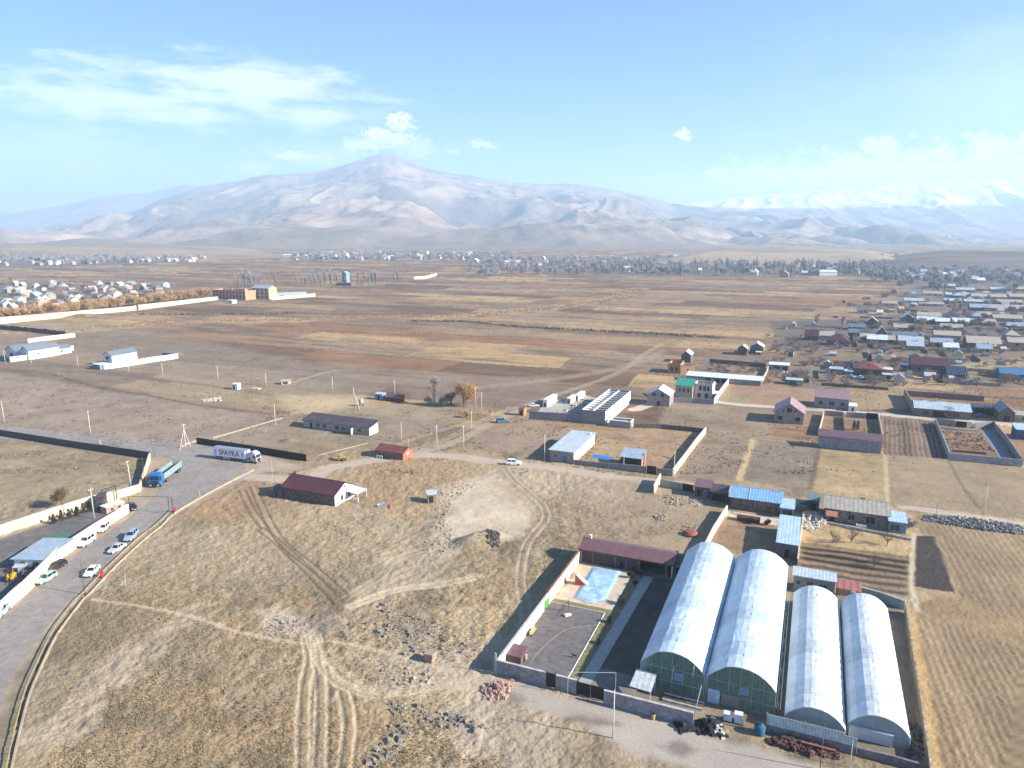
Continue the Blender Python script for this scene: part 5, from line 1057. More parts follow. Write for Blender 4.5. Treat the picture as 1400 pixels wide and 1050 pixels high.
stones('rubble', 'pale earth spoil heap on the field path', [(355,838),(430,850),(430,868),(360,872)], 130, .08, .3, ST_P, .3, 11)
stones('rubble', 'pale stones scattered across the brown field', [(275,547),(300,543),(302,549),(280,550)], 120, .2, .9, CONC, .5, 12)
stones('rubble', 'grey and pale spoil below the dark sheds', [(895,676),(960,680),(962,694),(910,690)], 120, .12, .5, ST_P, .8, 13)
cr_ = empty('brick_crate', G(588,902), R(-30), 'leaning pinkish brown crate in the scrub left of the compound', 'crate'); MB().add([(-.9,-.8,-.2),(.9,-.8,-.2),(.9,.8,-.2),(-.9,.8,-.2),(-.7,-.8,1.3),(1.1,-.8,1.6),(1.1,.8,1.6),(-.7,.8,1.3)],[(0,3,2,1),(4,5,6,7),(0,1,5,4),(1,2,6,5),(2,3,7,6),(3,0,4,7)]).build('crate_body', TUFF, cr_); MB().add([(-.8,-.9,1.36),(1.2,-.9,1.67),(1.2,.9,1.67),(-.8,.9,1.36),(-.8,-.9,1.44),(1.2,-.9,1.75),(1.2,.9,1.75),(-.8,.9,1.44)],[(0,3,2,1),(4,5,6,7),(0,1,5,4),(1,2,6,5),(2,3,7,6),(3,0,4,7)]).build('lid', m_wall('pink_board',(0.5,0.36,0.3)), cr_)
# scattered weeds and low shrubs standing on the near field
WEED = twig_mat('weed', (0.19,0.145,0.085)); proto = None
spots = [(905,512),(870,790),(760,700),(480,670),(510,660),(560,690)]
# ------------------------------------------------------------------ warehouse, roofless works, yard
bw = house('warehouse', 'long pale roofed warehouse with a blue door facing the lane', 'warehouse', (751.6,630), (784,634), 3.9, 24.5, 'sf', .2, .5, m_wall('warehouse_block',(0.33,0.27,0.25)), R_PALE, [('f',.62,1.15,1.5,2.2,'door',DST,mat('door_blue',(0.04,0.2,0.42))),('f',.25,2.0,.9,.7)])
w_, d_, h_ = bw['dims']; MB().box(w_+.003,.05,-.3,w_+.05,d_-.05,h_-.1).build('side_wall', CREAMW, bw); chimney(bw, w_-1.2, d_-2.5, h_, h_+1.0, .7, WHITE)  # cream skin on the sunny long side puts its light into the colour
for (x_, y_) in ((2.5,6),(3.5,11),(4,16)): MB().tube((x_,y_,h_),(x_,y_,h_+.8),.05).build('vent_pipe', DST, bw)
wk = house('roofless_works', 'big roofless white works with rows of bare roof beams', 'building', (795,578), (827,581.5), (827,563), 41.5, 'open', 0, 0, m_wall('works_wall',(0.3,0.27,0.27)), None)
w_, d_, h_ = wk['dims']; MB().box(w_+.003,.02,-.3,w_+.08,d_-.02,h_+.05).build('side_wall', WHITE, wk); MB().box(.32,.35,h_-2.6,.42,d_-.4,h_-.1).build('inner_lining', WHITE, wk)  # outer side wall whitened on its sunny face, light put into colour
BEAM = mat('white_beam',(0.7,0.7,0.68))
MB().box(w_*.45,.31,h_-.5,w_*.45+.5,d_-.31,h_-.02).build('long_beam', BEAM, wk); MB().box(-.02,-.02,h_+.01,.5,d_,h_+.12).build('coping', BEAM, wk)
for i in range(1,11):
    y_ = d_*i/11; MB().box(.31,y_-.2,h_-.52,w_*.45-.004,y_+.2,h_-.06).build('cross_beam', BEAM, wk); MB().box(w_*.45+.504,y_-.2,h_-.52,w_-.31,y_+.2,h_-.06).build('cross_beam', BEAM, wk)
MB().box(.31,.31,.02,w_-.31,d_-.31,.06).build('floor_slab', m_wall('works_floor',(0.1,0.1,0.1)), wk)
wall('yard_wall', 'dark mauve block wall closing the front of the works yard', [(723.5,573),(760,575.5),(794,577.6)], 3.4, .3, m_wall('mauve_wall',(0.27,0.22,0.24)), step=5, jag=.05)
sheet('yard', [(728,570),(795,574),(838,550),(800,540),(770,545),(745,552)], .05, mat('works_yard',(0.4,0.36,0.32),var=.2))
def container(label, A, B, back, h, m, group='containers in the works yard'):
    r_ = house('site_container', label, 'container', A, B, h, back, 'sf', .03, .06, m, R_WHITE, [('r',.35,h*.6,.9,.8),('r',.6,h*.6,.9,.8),('f',.5,1.0,.9,1.8,'door',DST,GLASS)], group=group); return r_
container('white site cabin with dark windows in the works yard', (742,556.5), (748,557), 13, 3.2, WHITE)
container('pale pinkish container in the middle of the works yard row', (774,552), (780,553), 9, 2.4, m_wall('pale_pink_metal',(0.62,0.55,0.5)))
container('pale container at the far end of the works yard row', (785,547.5), (791,548.5), 10, 2.4, WHITE)
car('white car parked left of the white site cabin', (726,556), (734,556), 'sedan', PW, group=None)
stones('rubble', 'pale building blocks stacked across the works yard', [(768,566),(795,545),(820,545),(800,568)], 150, .3, 1.0, CONC, 1.0, 14)
house('brick_hut', 'small orange brick hut left of the works yard wall', 'hut', (709,568), (716,569), 3.0, 3.0, 'sf', .4, .2, BRICK, R_BROWN, [('f',.5,1.1,.9,1.9,'door',WOOD,DARKOPEN)])
lt = house('lean_to', 'low annex with a white framed flat top beside the works', 'annex', (833,583), (862,584.5), 2.5, 5.0, 'open', 0, 0, m_wall('grey_annex',(0.36,0.33,0.32)), None)
w_, d_, h_ = lt['dims']; b = MB(); b.box(-.1,-.1,h_+.01,w_+.1,.45,h_+.25); b.box(-.1,d_-.45,h_+.01,w_+.1,d_+.1,h_+.25); b.box(w_-.4,.46,h_+.01,w_+.1,d_-.46,h_+.25); b.box(-.1,.46,h_+.01,.4,d_-.46,h_+.25); b.build('parapet', WHITE, lt); MB().box(.31,.31,1.8,w_-.31,d_-.31,1.9).build('roof_deck', R_PALE, lt)
dh = house('village_house', 'small house with a pale roof over a dark open front', 'house', (848,637), (876.5,638), 3.2, 6.5, 'sf', 1.0, .35, m_wall('dark_front',(0.07,0.055,0.05)), R_GBLUE, [('f',.5,1.4,3.6,2.0,'door',DST,DARKOPEN)])
w_, d_, h_ = dh['dims']; MB().add([(w_+.05,0,-.3),(w_+.05,d_,-.3),(w_+.05,d_,h_+1.0),(w_+.05,0,h_),(w_+.003,0,-.3),(w_+.003,d_,-.3),(w_+.003,d_,h_+1.0),(w_+.003,0,h_)],[(0,1,2,3),(7,6,5,4),(0,3,7,4),(2,1,5,6),(3,2,6,7),(1,0,4,5)]).build('side_wall', TUFF, dh); MB().box(w_+.052,d_*.4,0,w_+.5,d_*.52,4.2).build('flue', mat('flue_red',(0.55,0.25,0.18)), dh)  # lighter tuff skin on the sunny side only, sunlight put into the colour
cn = empty('canopy', G(808,634), R(GRID), 'bright blue sheet canopy behind the grey yard wall', 'canopy'); BLS = mat('bright_blue_sheet',(0.04,0.19,0.48),rough=.5)
MB().slab([(0,0,2.3),(6.5,0,2.1),(6.5,3.0,2.3),(0,3.0,2.5)],.06).build('canopy_sheet', BLS, cn)
for q in ((.1,.1),(6.4,.1),(.1,2.9),(6.4,2.9)): MB().tube((q[0],q[1],-.3),(q[0],q[1],2.05),.06).build('post', DST, cn)
wall('yard_wall', 'grey block wall with dry weeds along the lane before the warehouse yard', [(784.5,634.5),(820,639),(852,643),(883.5,647)], [1.6,1.7,2.1,2.3], .3, m_wall('wall_grey',(0.29,0.26,0.24)), step=5, jag=.06)
wall('metal_gate', 'dark maroon double gate set in the grey lane wall', [(884,647),(897,648.5)], 2.6, .12, mat('gate_maroon',(0.09,0.03,0.03),stripe=('X',.4,.2)), 'gate')
wall('yard_wall', 'short grey wall right of the dark maroon gate', [(897.5,648.6),(908,650),(919,651.5)], 2.2, .3, MATS['wall_grey'], step=4)
wall('yard_wall', 'long sunlit cream wall running back from the lane pole', [(919.5,651),(935,631),(951,609),(964.5,592)], 2.4, .35, CREAMW, step=5, jag=.05)
wall('yard_wall', 'dark back wall closing the scrub yard behind the annex', [(866,585),(905,586),(935,589),(963.5,592)], 1.8, .3, DARKST, step=6, jag=.05)
# houses at the head of the lanes
gh = house('village_house', 'grey house with a pointed front gable and one white roof slope', 'house', (884.5,553.5), (915,556), 5.0, 10, 'gy', 2.6, .4, BLOCK, R_WHITE, [W_('f',.3,5.0,1.5,1.6),W_('f',.68,5.0,1.5,1.6),('f',.5,1.2,1.2,2.1,'door',WOOD,DARKOPEN)])
gr = house('village_house', 'stone house under a bright green roof', 'house', (923,545), (946,546), 6.3, 7.0, 'sf', 2.0, .3, BEIGE, R_GREEN, [W_('f',.25,4.4,.9,1.6),W_('f',.5,4.4,.9,1.6),W_('f',.75,4.4,.9,1.6)])
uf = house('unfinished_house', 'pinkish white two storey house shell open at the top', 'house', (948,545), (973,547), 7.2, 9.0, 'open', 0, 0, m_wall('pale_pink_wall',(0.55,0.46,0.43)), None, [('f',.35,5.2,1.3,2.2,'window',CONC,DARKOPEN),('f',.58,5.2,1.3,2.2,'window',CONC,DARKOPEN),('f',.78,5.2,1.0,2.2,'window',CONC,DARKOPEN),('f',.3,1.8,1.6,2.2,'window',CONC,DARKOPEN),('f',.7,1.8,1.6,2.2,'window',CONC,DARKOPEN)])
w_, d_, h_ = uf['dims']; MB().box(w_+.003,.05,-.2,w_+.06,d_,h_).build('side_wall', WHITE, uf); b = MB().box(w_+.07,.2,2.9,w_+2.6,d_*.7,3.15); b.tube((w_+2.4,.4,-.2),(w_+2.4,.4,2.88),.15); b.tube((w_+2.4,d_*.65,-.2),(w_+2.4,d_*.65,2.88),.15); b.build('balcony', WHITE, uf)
b = MB()
for x_ in (.2,w_*.5,w_-.5): b.box(x_,.01,h_+.002,x_+.3,.29,h_+1.0)
b.build('column_stub', WHITE, uf); MB().box(.31,.31,3.0,w_-.31,d_-.31,3.2).build('floor_slab', CONC, uf)
wall('garden_wall', 'grey front wall below the green roofed house and house shell', [(921,550),(948,551),(975.5,553)], 2.2, .3, m_wall('garden_grey',(0.3,0.28,0.28)), step=6)
wall('garden_wall', 'bright white side wall running back from the house shell', [(976,553),(985,539),(993,528),(999,521)], 2.6, .35, WHITE, step=6, jag=.05)
ls = house('long_shed', 'very long low shed with a white roof behind the house shell', 'shed', (938,520), (1040,524), 2.6, 7.0, 'sf', .9, .3, m_wall('shed_grey',(0.27,0.24,0.23)), R_WHITE, [('f',x_,1.1,2.6,1.9,'door',DST,DARKOPEN) for x_ in (.3,.42,.52)])
wall('garden_wall', 'pale wall at the right end of the long white shed', [(1041,524),(1047,514),(1050,506)], 2.4, .3, CONC)
wall('garden_wall', 'brown wall behind the bare orchard', [(970,496),(1010,499),(1047,503)], 2.4, .3, DARKST, step=8)
ob = house('unfinished_house', 'orange brick house shell without a roof', 'house', (913,510), (930,510.5), 5.6, 11, 'open', 0, 0, BRICK, None, [('f',.3,2.4,1.5,2.4,'window',BEIGE,DARKOPEN),('f',.7,2.4,1.5,2.4,'window',BEIGE,DARKOPEN)])
house('brick_annex', 'dark brick annex right of the orange brick shell', 'annex', (931,511), (950,509), 4.2, 6, 'sf', -.8, .2, m_wall('dark_brick',(0.27,0.15,0.1)), R_DARK, [W_('f',.5,1.8,1.3,1.4)])
hw = house('village_house', 'brown house with a white roof behind the orange brick shell', 'house', (931,495), (944,496), 4.6, 9.0, 'gy', 2.0, .4, DARKST, R_WHITE, [W_('f',.5,2.5,1.5,1.5)])
house('village_house', 'brown house with a beige roof, left of the white roofed pair', 'house', (1008,485), (1021,486), 4.0, 8.5, 'gy', 2.0, .4, DARKST, R_BEIGE, [W_('f',.5,2,1.5,1.4)])
pwh = house('village_house', 'house with a bright white roof slope, right of the beige roofed one', 'house', (1025,483), (1043,484.5), 4.4, 9, 'gy', 2.4, .4, DARKST, R_WHITE, [W_('f',.5,2,1.5,1.4)])
house('low_outbuilding', 'tiny white roofed outbuilding before the white roofed house', 'outbuilding', (1033,485), (1041,485.5), 1.6, 3, 'sf', .2, .1, BLOCK, R_WHITE, [('f',.5,.8,.8,1.3,'door',WOOD,DARKOPEN)])
# ================================================================== COMPOUND with pool, greenhouses
PW_ = m_wall('compound_block',(0.3,0.28,0.29),var=.2)
def gpt(u, v, z=0): return CO+UX*u+VX*v+Vector((0,0,z))
UX = Vector((math.cos(R(GRID)), math.sin(R(GRID)), 0)); VX = Vector((-UX.y, UX.x, 0)); CO = G(680,921)
def uv(px, py, z=0): q = G(px, py, z)-CO; return q.dot(UX), q.dot(VX)
capc = (mat('pale_coping',(0.5,0.47,0.44)), .1)
def lw(label, name, a, b, h, m, cap=None, cat='wall', th=.3, dv=0): return wall(name, label, [(gpt(*a).x,gpt(*a).y),(gpt(*b).x,gpt(*b).y)], h, th, m, cat, cap, px=False)
u1 = uv(746.7,938)[0]; u2 = uv(760,942)[0]; u3 = uv(789,947)[0]; u4 = uv(827,958)[0]; u5 = uv(948,991)[0]
lw('grey front wall of the pool compound left of the small black gate', 'compound_wall', (0,0), (u1,0), 2.6, PW_, capc)
lw('grey front wall panel between the two compound gates', 'compound_wall', (u2,0), (u3,0), 2.6, PW_, capc)
lw('grey front wall of the compound before the left greenhouse', 'compound_wall', (u4,-.5), (u5,-.5), 2.4, PW_, capc)
BG = mat('black_gate_metal',(0.018,0.018,0.02),rough=.45,stripe=('X',.3,.2))
def gate(label, ua, ub, h, v=0, posts=True):
    r_ = empty('metal_gate', gpt(ua+.05,v), R(GRID), label, 'gate'); wd = ub-ua-.1; n = 1 if wd < 2.5 else 2
    for i in range(n): MB().box(i*wd/n+.03,-.04,.12,(i+1)*wd/n-.03,.04,h).build('gate_leaf', BG, r_)
    if posts:
        for x_ in (-.02, wd-.1): MB().box(x_,-.09,-.3,x_+.12,.09,h+.25).build('gate_post', DST, r_)
    fr = MB()
    for i in range(int(wd/.3)): fr.tube((.15+i*.3,0,h),(.15+i*.3,0,h+.35),.02,.005,4)
    fr.build('spike_row', DST, r_); return r_
gate('small black wicket gate with spikes in the compound front wall', u1, u2, 2.7)
gate('large black double gate in the compound front wall', u3, u4, 2.4)
# left side wall: far part cream with brown coping, near part white, green door
vmax = 47.0; vm = uv(757,812,2.6)[1]
lw('white near half of the side wall beside the basketball yard', 'compound_wall', (0.02,.2), (0.02,vm), 2.6, WHITE, capc)
lw('cream far half of the side wall with brown coping beside the pool', 'compound_wall', (0.02,vm+.02), (0.02,vmax), 2.9, CREAMW, (mat('brown_coping',(0.3,0.12,0.1)),.14))
gd = empty('garden_gate', gpt(.22,vm-1.5), R(GRID+90), 'bright green small gate in the white side wall', 'gate'); MB().box(-1.1,-.05,.1,1.1,.05,1.9).build('gate_leaf', mat('leaf_green_metal',(0.1,0.33,0.05)), gd); b = MB(); b.box(-1.2,-.08,-.1,-1.102,.08,2.0); b.box(1.102,-.08,-.1,1.2,.08,2.0); b.build('gate_frame', mat('dark_green_metal',(0.05,0.15,0.03)), gd)
# paving, court, pool
COURT = mat('court_asphalt',(0.155,0.14,0.135),rough=.9,var=.18,scale=.6,bump=.2,dirt=.4,dirtcol=(0.23,0.2,0.17))
PAVE = mat('pool_paving',(0.52,0.43,0.33),var=.1,scale=.5); SOIL = mat('dark_bed_soil',(0.06,0.05,0.04),var=.3)
def usheet(name, pts, z_, m): return sheet(name, [(gpt(*p).x, gpt(*p).y) for p in pts], z_, m, px=False)
cA = uv(827,841); cB = uv(791,899); pav = [uv(804,772), uv(872,786), uv(833,833), uv(777,823)]
vP0 = (uv(777,823)[1]+uv(833,833)[1])/2; uP1 = (uv(868,786)[0]+uv(834,833)[0])/2
uC = (cA[0]+cB[0])/2
usheet('court', [(.2,.2),(u5-.3,.2),(u5-.3,3),(uC,3),(uC,vP0-1.6),(.2,vP0-1.6)], .03, COURT)
usheet('pool_terrace', [(.2,vP0),(uP1,vP0),(uP1,vmax-.4),(.2,vmax-.4)], .05, PAVE)
usheet('lawn_strip', [(.2,vP0-1.6),(uC+2.2,vP0-1.6),(uC+2.2,vP0-.02),(.2,vP0-.02)], .035, mat('dry_lawn',(0.22,0.19,0.09),var=.3))
usheet('lawn_strip', [(uC+.15,3),(uC+1.7,3),(uC+1.7,vP0-1.62),(uC+.15,vP0-1.62)], .036, MATS['dry_lawn'])
kb = MB(); q0, q1 = gpt(uC,2.6), gpt(uC,vP0-1.6); wall('court_kerb', 'thin white kerb along the right edge of the grey court', [(q0.x,q0.y),(q1.x,q1.y)], .16, .14, FRAMEW, 'kerb', px=False)
kb = gpt(.4,vP0-1.65); kb2 = gpt(uC-.2,vP0-1.65); wall('court_kerb', 'thin white kerb along the far edge of the grey court', [(kb.x,kb.y),(kb2.x,kb2.y)], .14, .12, FRAMEW, 'kerb', px=False)
# three-point arc painted on the court
arc = MB(); c0 = (uv(775,838)[0], uv(775,838)[1]); R0 = 6.2; an_ = [R(-100+i*5) for i in range(24)]
cx_, cy_ = uC*0.55, vP0-1.6; N_ = 36; vs = []
ap = catmull([uv(*q) for q in ((728,902),(737,891),(748,880),(767,865),(780,859.5),(793,857),(808,855.5),(818,855))], 6); N_ = len(ap)-1
for i in range(N_+1):
    d_ = Vector((ap[min(i+1,N_)][0]-ap[max(i-1,0)][0], ap[min(i+1,N_)][1]-ap[max(i-1,0)][1], 0)).normalized()
    for s_ in (-.05,.05): vs.append(tuple(gpt(ap[i][0]-d_.y*s_, ap[i][1]+d_.x*s_, .042)))
arc.add(vs, [(2*i,2*i+1,2*i+3,2*i+2) for i in range(N_)]); tag(arc.build('court_line', mat('court_line_paint',(0.5,0.4,0.24))), None, None, kind='structure')
# pool with a pale blue sheet cover
pl = [uv(811,776.5),uv(850,781),uv(839,801),uv(827.5,822),uv(815,822),uv(811,825),uv(800,823),uv(796,820),uv(786,817),uv(799,796)]
cx_ = sum(p[0] for p in pl)/len(pl); cy_ = sum(p[1] for p in pl)/len(pl)
po = empty('swimming_pool', gpt(cx_,cy_), R(GRID), 'swimming pool under a wrinkled pale blue cover', 'pool')
n_ = len(pl); sm = []
qd = [(p[0]-cx_, p[1]-cy_) for p in pl]; lp = [tuple(np.array(qd[i])*(1-t/5)+np.array(qd[(i+1) % n_])*(t/5)) for i in range(n_) for t in range(5)]
COV = mat('pool_cover',(0.2,0.4,0.62),rough=.35,col2=(0.46,0.6,0.7),scale=.6,bump=.8); cvr = MB(); rings = (1,.92,.75,.5,.25)
vs = []; rg_ = random.Random(3)
for k_, s_ in enumerate(rings):
    for p in lp: vs.append((p[0]*s_, p[1]*s_, .09+(.2 if k_ else 0)+(.12*math.sin(p[0]*s_*2.1)*math.cos(p[1]*s_*1.3) if k_ > 1 else 0)))
K_ = len(lp); vs.append((0,0,.3)); fs = [(k_*K_+i, k_*K_+(i+1) % K_, (k_+1)*K_+(i+1) % K_, (k_+1)*K_+i) for k_ in range(len(rings)-1) for i in range(K_)]+[(4*K_+i,4*K_+(i+1) % K_,5*K_) for i in range(K_)]
cvr.add(vs, fs).build('pool_cover', COV, po, True)
rim = MB(); vs = []
for s_, z_ in ((1.0,.06),(1.0,.14),(1.05,.14),(1.05,.06)):
    for p in lp: vs.append((p[0]*s_, p[1]*s_, z_))
rim.add(vs, [(k_*K_+i,k_*K_+(i+1) % K_,((k_+1) % 4)*K_+(i+1) % K_,((k_+1) % 4)*K_+i) for k_ in range(4) for i in range(K_)]).build('pool_rim', CONC, po)
sl = empty('pool_slide', gpt(*uv(786,800)), R(GRID+8), 'white chute with red side by the pool', 'slide')
MB().prism([(0,0),(2.6,0),(.3,2.3),(0,2.3)],-.05,.06).build('side_panel', mat('slide_red',(0.5,0.13,0.09)), sl); MB().add([(.3,.08,2.4),(2.9,.08,.15),(2.9,1.3,.15),(.3,1.3,2.4),(.3,.08,2.25),(2.8,.08,.05),(2.8,1.3,.05),(.3,1.3,2.25)],[(0,1,2,3),(7,6,5,4),(0,4,5,1),(3,2,6,7),(0,3,7,4),(1,5,6,2)]).build('chute', mat('slide_white',(0.75,0.68,0.64)), sl)
ldr = MB()
for s in (.2,1.2): ldr.tube((.2,s,-.1),(.2,s,2.5),.05)
for i in range(5): ldr.tube((.2,.2,.4+i*.4),(.2,1.2,.4+i*.4),.04)
ldr.build('ladder', DST, sl)
# goal frames
def goal(label, a, b, h, m, r=.06, depth=0.0, name='goal_frame'):
    A_, B_ = G(*a), G(*b); q = B_-A_; r_ = empty(name, A_, 0, label, 'frame')
    for s in (Vector(), q): MB().tube(s-Vector((0,0,.2)), s+Vector((0,0,h)), r).build('post', m, r_)
    MB().tube(Vector((0,0,h)), q+Vector((0,0,h)), r).build('crossbar', m, r_)
    if depth:
        n = Vector((-q.y, q.x, 0)).normalized()*depth; b_ = MB()
        for s in (Vector(), q): b_.tube(s+Vector((0,0,h)), s+n+Vector((0,0,.1)), r*.8)
        b_.tube(n+Vector((0,0,.1)), q+n+Vector((0,0,.1)), r*.8); b_.build('rear_stay', m, r_)
    return r_
goal('rust red goal frame at the far end of the grey court', (769.5,843), (777,836.5), 2.6, mat('rust_paint',(0.24,0.09,0.06)), .07, 1.2)
goal('white tubular frame standing over the large black gate', (776,949), (841,950), 4.1, mat('white_tube',(0.45,0.48,0.5)), .042)
goal('thin grey pipe post frame left of the compound corner', (676.5,921), (678.2,921.5), 4.0, POLE_C, .07)
sp_ = empty('plastic_bag', gpt(*uv(776,842)), .4, 'white crumpled bag at the foot of the rust red goal', 'bag'); 
b = MB(); rg_ = random.Random(8); vs = [(rg_.uniform(-.8,.8), rg_.uniform(-.5,.5), rg_.uniform(0,.5)) for _ in range(40)]; import bmesh as _bm
bm = _bm.new(); [bm.verts.new(v) for v in vs]; _bm.ops.convex_hull(bm, input=bm.verts); me = bpy.data.meshes.new('bag_body'); bm.to_mesh(me); bm.free(); me.materials.append(FRAMEW); o = bpy.data.objects.new('bag_body', me); COL.objects.link(o); o.parent = sp_
bn = empty('bench', gpt(*uv(729,866)), R(GRID+90), 'yellow wooden bench along the white side wall', 'bench'); MB().box(-1.3,-.25,.42,1.3,.25,.5).build('seat', mat('yellow_wood',(0.6,0.4,0.2)), bn); MB().box(-1.3,.2,.502,1.3,.26,.95).build('backrest', MATS['yellow_wood'], bn)
for s in (-1.1,1.1): MB().box(s-.06,-.22,-.05,s+.06,.22,.418).build('leg', WOOD, bn)
kn = house('kennel', 'brown flat topped hut in the near corner of the court', 'hut', (690,906), (712,913), 1.7, 3.2, 'sf', .15, .12, m_wall('kennel_brown',(0.17,0.1,0.09)), R_BROWN, [('r',.5,.6,1.0,1.1,'door',WOOD,DARKOPEN)])
ck = empty('cooler_box', gpt(*uv(717,901)), .3, 'small white cabinet beside the brown hut on the court', 'cabinet'); MB().box(-.4,-.35,.1,.4,.35,1.2).build('cabinet_body', FRAMEW, ck); MB().box(-.36,-.38,.15,.36,-.352,1.1).build('door', m_wall('worn_cream',(0.55,0.48,0.4)), ck); MB().box(-.42,-.37,1.202,.42,.37,1.3).build('lid', WOOD, ck)
# pavilion behind the pool
pvv = vmax+.1; up0, up1 = .2, uv(921,785)[0]
pa = empty('pool_pavilion', gpt(up0,pvv), R(GRID), 'long brown roofed pavilion with wooden panels behind the pool', 'pavilion'); PWd = up1-up0; PD = 5.0; PH = 3.3
MB().box(0,PD-.25,-.3,PWd,PD,PH+1.0).build('rear_wall', PINKBLK, pa); MB().box(0,0,-.3,.25,PD-.26,PH).build('end_wall', CREAMW, pa); MB().box(PWd-.25,0,-.3,PWd,PD-.26,PH).build('end_wall', CREAMW, pa)
npan = 5; wpan = PWd*.62/npan
for i in range(npan):
    MB().box(.3+i*wpan+.2,.1,.1,.3+(i+1)*wpan-.06,.2,PH-.1).build('timber_panel', mat('pavilion_timber',(0.1,0.085,0.08),stripe=('X',.25,.3)), pa); MB().box(.3+i*wpan-.06,-.06,-.2,.3+i*wpan+.16,.24,PH).build('pillar', mat('pavilion_pillar',(0.25,0.16,0.12)), pa)
for x_ in (.3+PWd*.62, PWd-1.6): MB().box(x_,-.05,-.2,x_+.5,.3,PH).build('pillar', MATS['pavilion_pillar'], pa)
MB().box(.26,PD*.7,.1,PWd-.26,PD*.7+.1,PH).build('inner_shade_sheet', DARKOPEN, pa)  # near-black sheet added for the shade inside the open bays
l=.15; MB().slab([(-.4,-.7,PH-.1+l),(PWd+.4,-.7,PH-.1+l),(PWd+.4,PD*.55,PH+1.3+l),(-.4,PD*.55,PH+1.3+l)],.12).build('roof', R_BROWN, pa); MB().slab([(-.4,PD*.55,PH+1.304+l),(PWd+.4,PD*.55,PH+1.304+l),(PWd+.4,PD+.4,PH+.7+l),(-.4,PD+.4,PH+.7+l)],.12).build('rear_roof', R_BROWN, pa)
MB().box(-.4,-.78,PH-.25,PWd+.4,-.702,PH+.12).build('fascia', mat('maroon_fascia',(0.17,0.07,0.07)), pa); chimney(pa, 1.4, PD*.6, PH+1.0, PH+2.2, .5, WHITE)
house('dark_outhouse', 'low dark roofed outhouse between pavilion and left greenhouse', 'outhouse', (921.5,786), (942,790), 3.0, 4.0, 'sf', .3, .3, PINKBLK, R_DARK, [('f',.3,1.0,1.2,1.9,'door',WOOD,DARKOPEN),('f',.7,1.2,1.2,1.2,'door',WOOD,DARKOPEN)])
for i, (q, lb) in enumerate((((821,770.5),'small dark thuja first from the left before the pavilion'),((830,772.5),'small dark thuja second from the left before the pavilion'),((839,774.5),'small dark thuja in the middle before the pavilion'),((849,777.5),'small dark thuja second from the right before the pavilion'),((866,783),'small dark thuja on the right beside the terrace corner'))):
    dup(th0, G(*q), i*1.1, lb, 'small thujas before the pavilion', (.5,.5,.62))
# concrete path and planting
pa0, pa1 = uv(887,788), uv(812,908); usheet('path', [(pa1[0]-1.1,1.2),(pa1[0]+1.1,1.2),(pa0[0]+1.1,pa0[1]),(pa0[0]-1.1,pa0[1])], .06, mat('path_concrete',(0.36,0.34,0.32),var=.12,stripe=('Y',1.6,.06)))
SHR = twig_mat('dark_green_shrub',(0.05,0.055,0.03)); 
for i, (q, s_, lb) in enumerate((((850,826),1.0,'dark green shrub at the near corner of the terrace'),((868,800),.7,'dark green shrub beside the concrete path'),((833,850),.8,'straggly shrub in the lawn strip beside the court'),((862,790),.8,'small shrub between terrace and concrete path'),((877,786),.9,'dark shrub at the far end of the concrete path'),((818,880),.6,'small shrub low in the lawn strip beside the court'))):
    t = bare_tree('shrub', 1.7*s_, 1.1*s_, 60+i, SHR, n=420, tw=.05, tl=.4, label=lb, group='shrubs in the pool garden', crown_lo=0); t.location = G(*q)
# the black dog on the court
def dog(loc, rz):
    r_ = empty('dog', loc, rz, 'black dog standing on the grey court facing left', 'dog'); m = mat('dog_fur',(0.014,0.013,0.013),rough=.7)
    J = [((-.30,0,.52),.115),((-.08,0,.52),.105),((.14,0,.53),.135),((.32,0,.60),.10),((.43,0,.72),.085),((.52,0,.78),.085),((.64,0,.75),.05),((.70,0,.74),.035)]
    E = [(i,i+1) for i in range(7)]; V = [j for j, _ in J]; Rr = [r for _, r in J]
    def chain(st, pts):
        p = st
        for c, r in pts: V.append(c); Rr.append(r); E.append((p, len(V)-1)); p = len(V)-1
    for s in (-1,1):
        chain(0, [((-.32,s*.1,.42),.085),((-.26,s*.1,.29),.05),((-.40,s*.1,.18),.033),((-.37,s*.1,.04),.028),((-.32,s*.1,.02),.03)])
        chain(2, [((.18,s*.09,.40),.06),((.14,s*.09,.26),.04),((.18,s*.09,.14),.03),((.18,s*.09,.03),.027),((.23,s*.09,.02),.03)])
        chain(5, [((.47,s*.06,.87),.03),((.45,s*.075,.93),.012)])
    chain(0, [((-.42,0,.58),.03),((-.55,0,.66),.022),((-.62,0,.76),.012)])
    me = bpy.data.meshes.new('dog_body'); me.from_pydata(V, E, []); o = bpy.data.objects.new('dog_body', me); COL.objects.link(o); o.parent = r_; me.materials.append(m)
    sk = o.modifiers.new('skin', 'SKIN'); ly = me.skin_vertices[0].data if me.skin_vertices else None
    if ly is None: 
        bm = _bm.new(); bm.from_mesh(me); bm.verts.layers.skin.verify(); bm.to_mesh(me); bm.free(); ly = me.skin_vertices[0].data
    for i, r in enumerate(Rr): ly[i].radius = (r, r); ly[i].use_root = (i == 0)
    o.modifiers.new('smooth', 'SUBSURF').render_levels = 2
    ev = o.evaluated_get(bpy.context.evaluated_depsgraph_get()); m2 = bpy.data.meshes.new_from_object(ev)
    if len(m2.polygons) > 20: o.modifiers.clear(); o.data = m2; m2.shade_smooth()
    return r_
bpy.context.view_layer.update(); dog(gpt(*uv(785,899)), R(155))
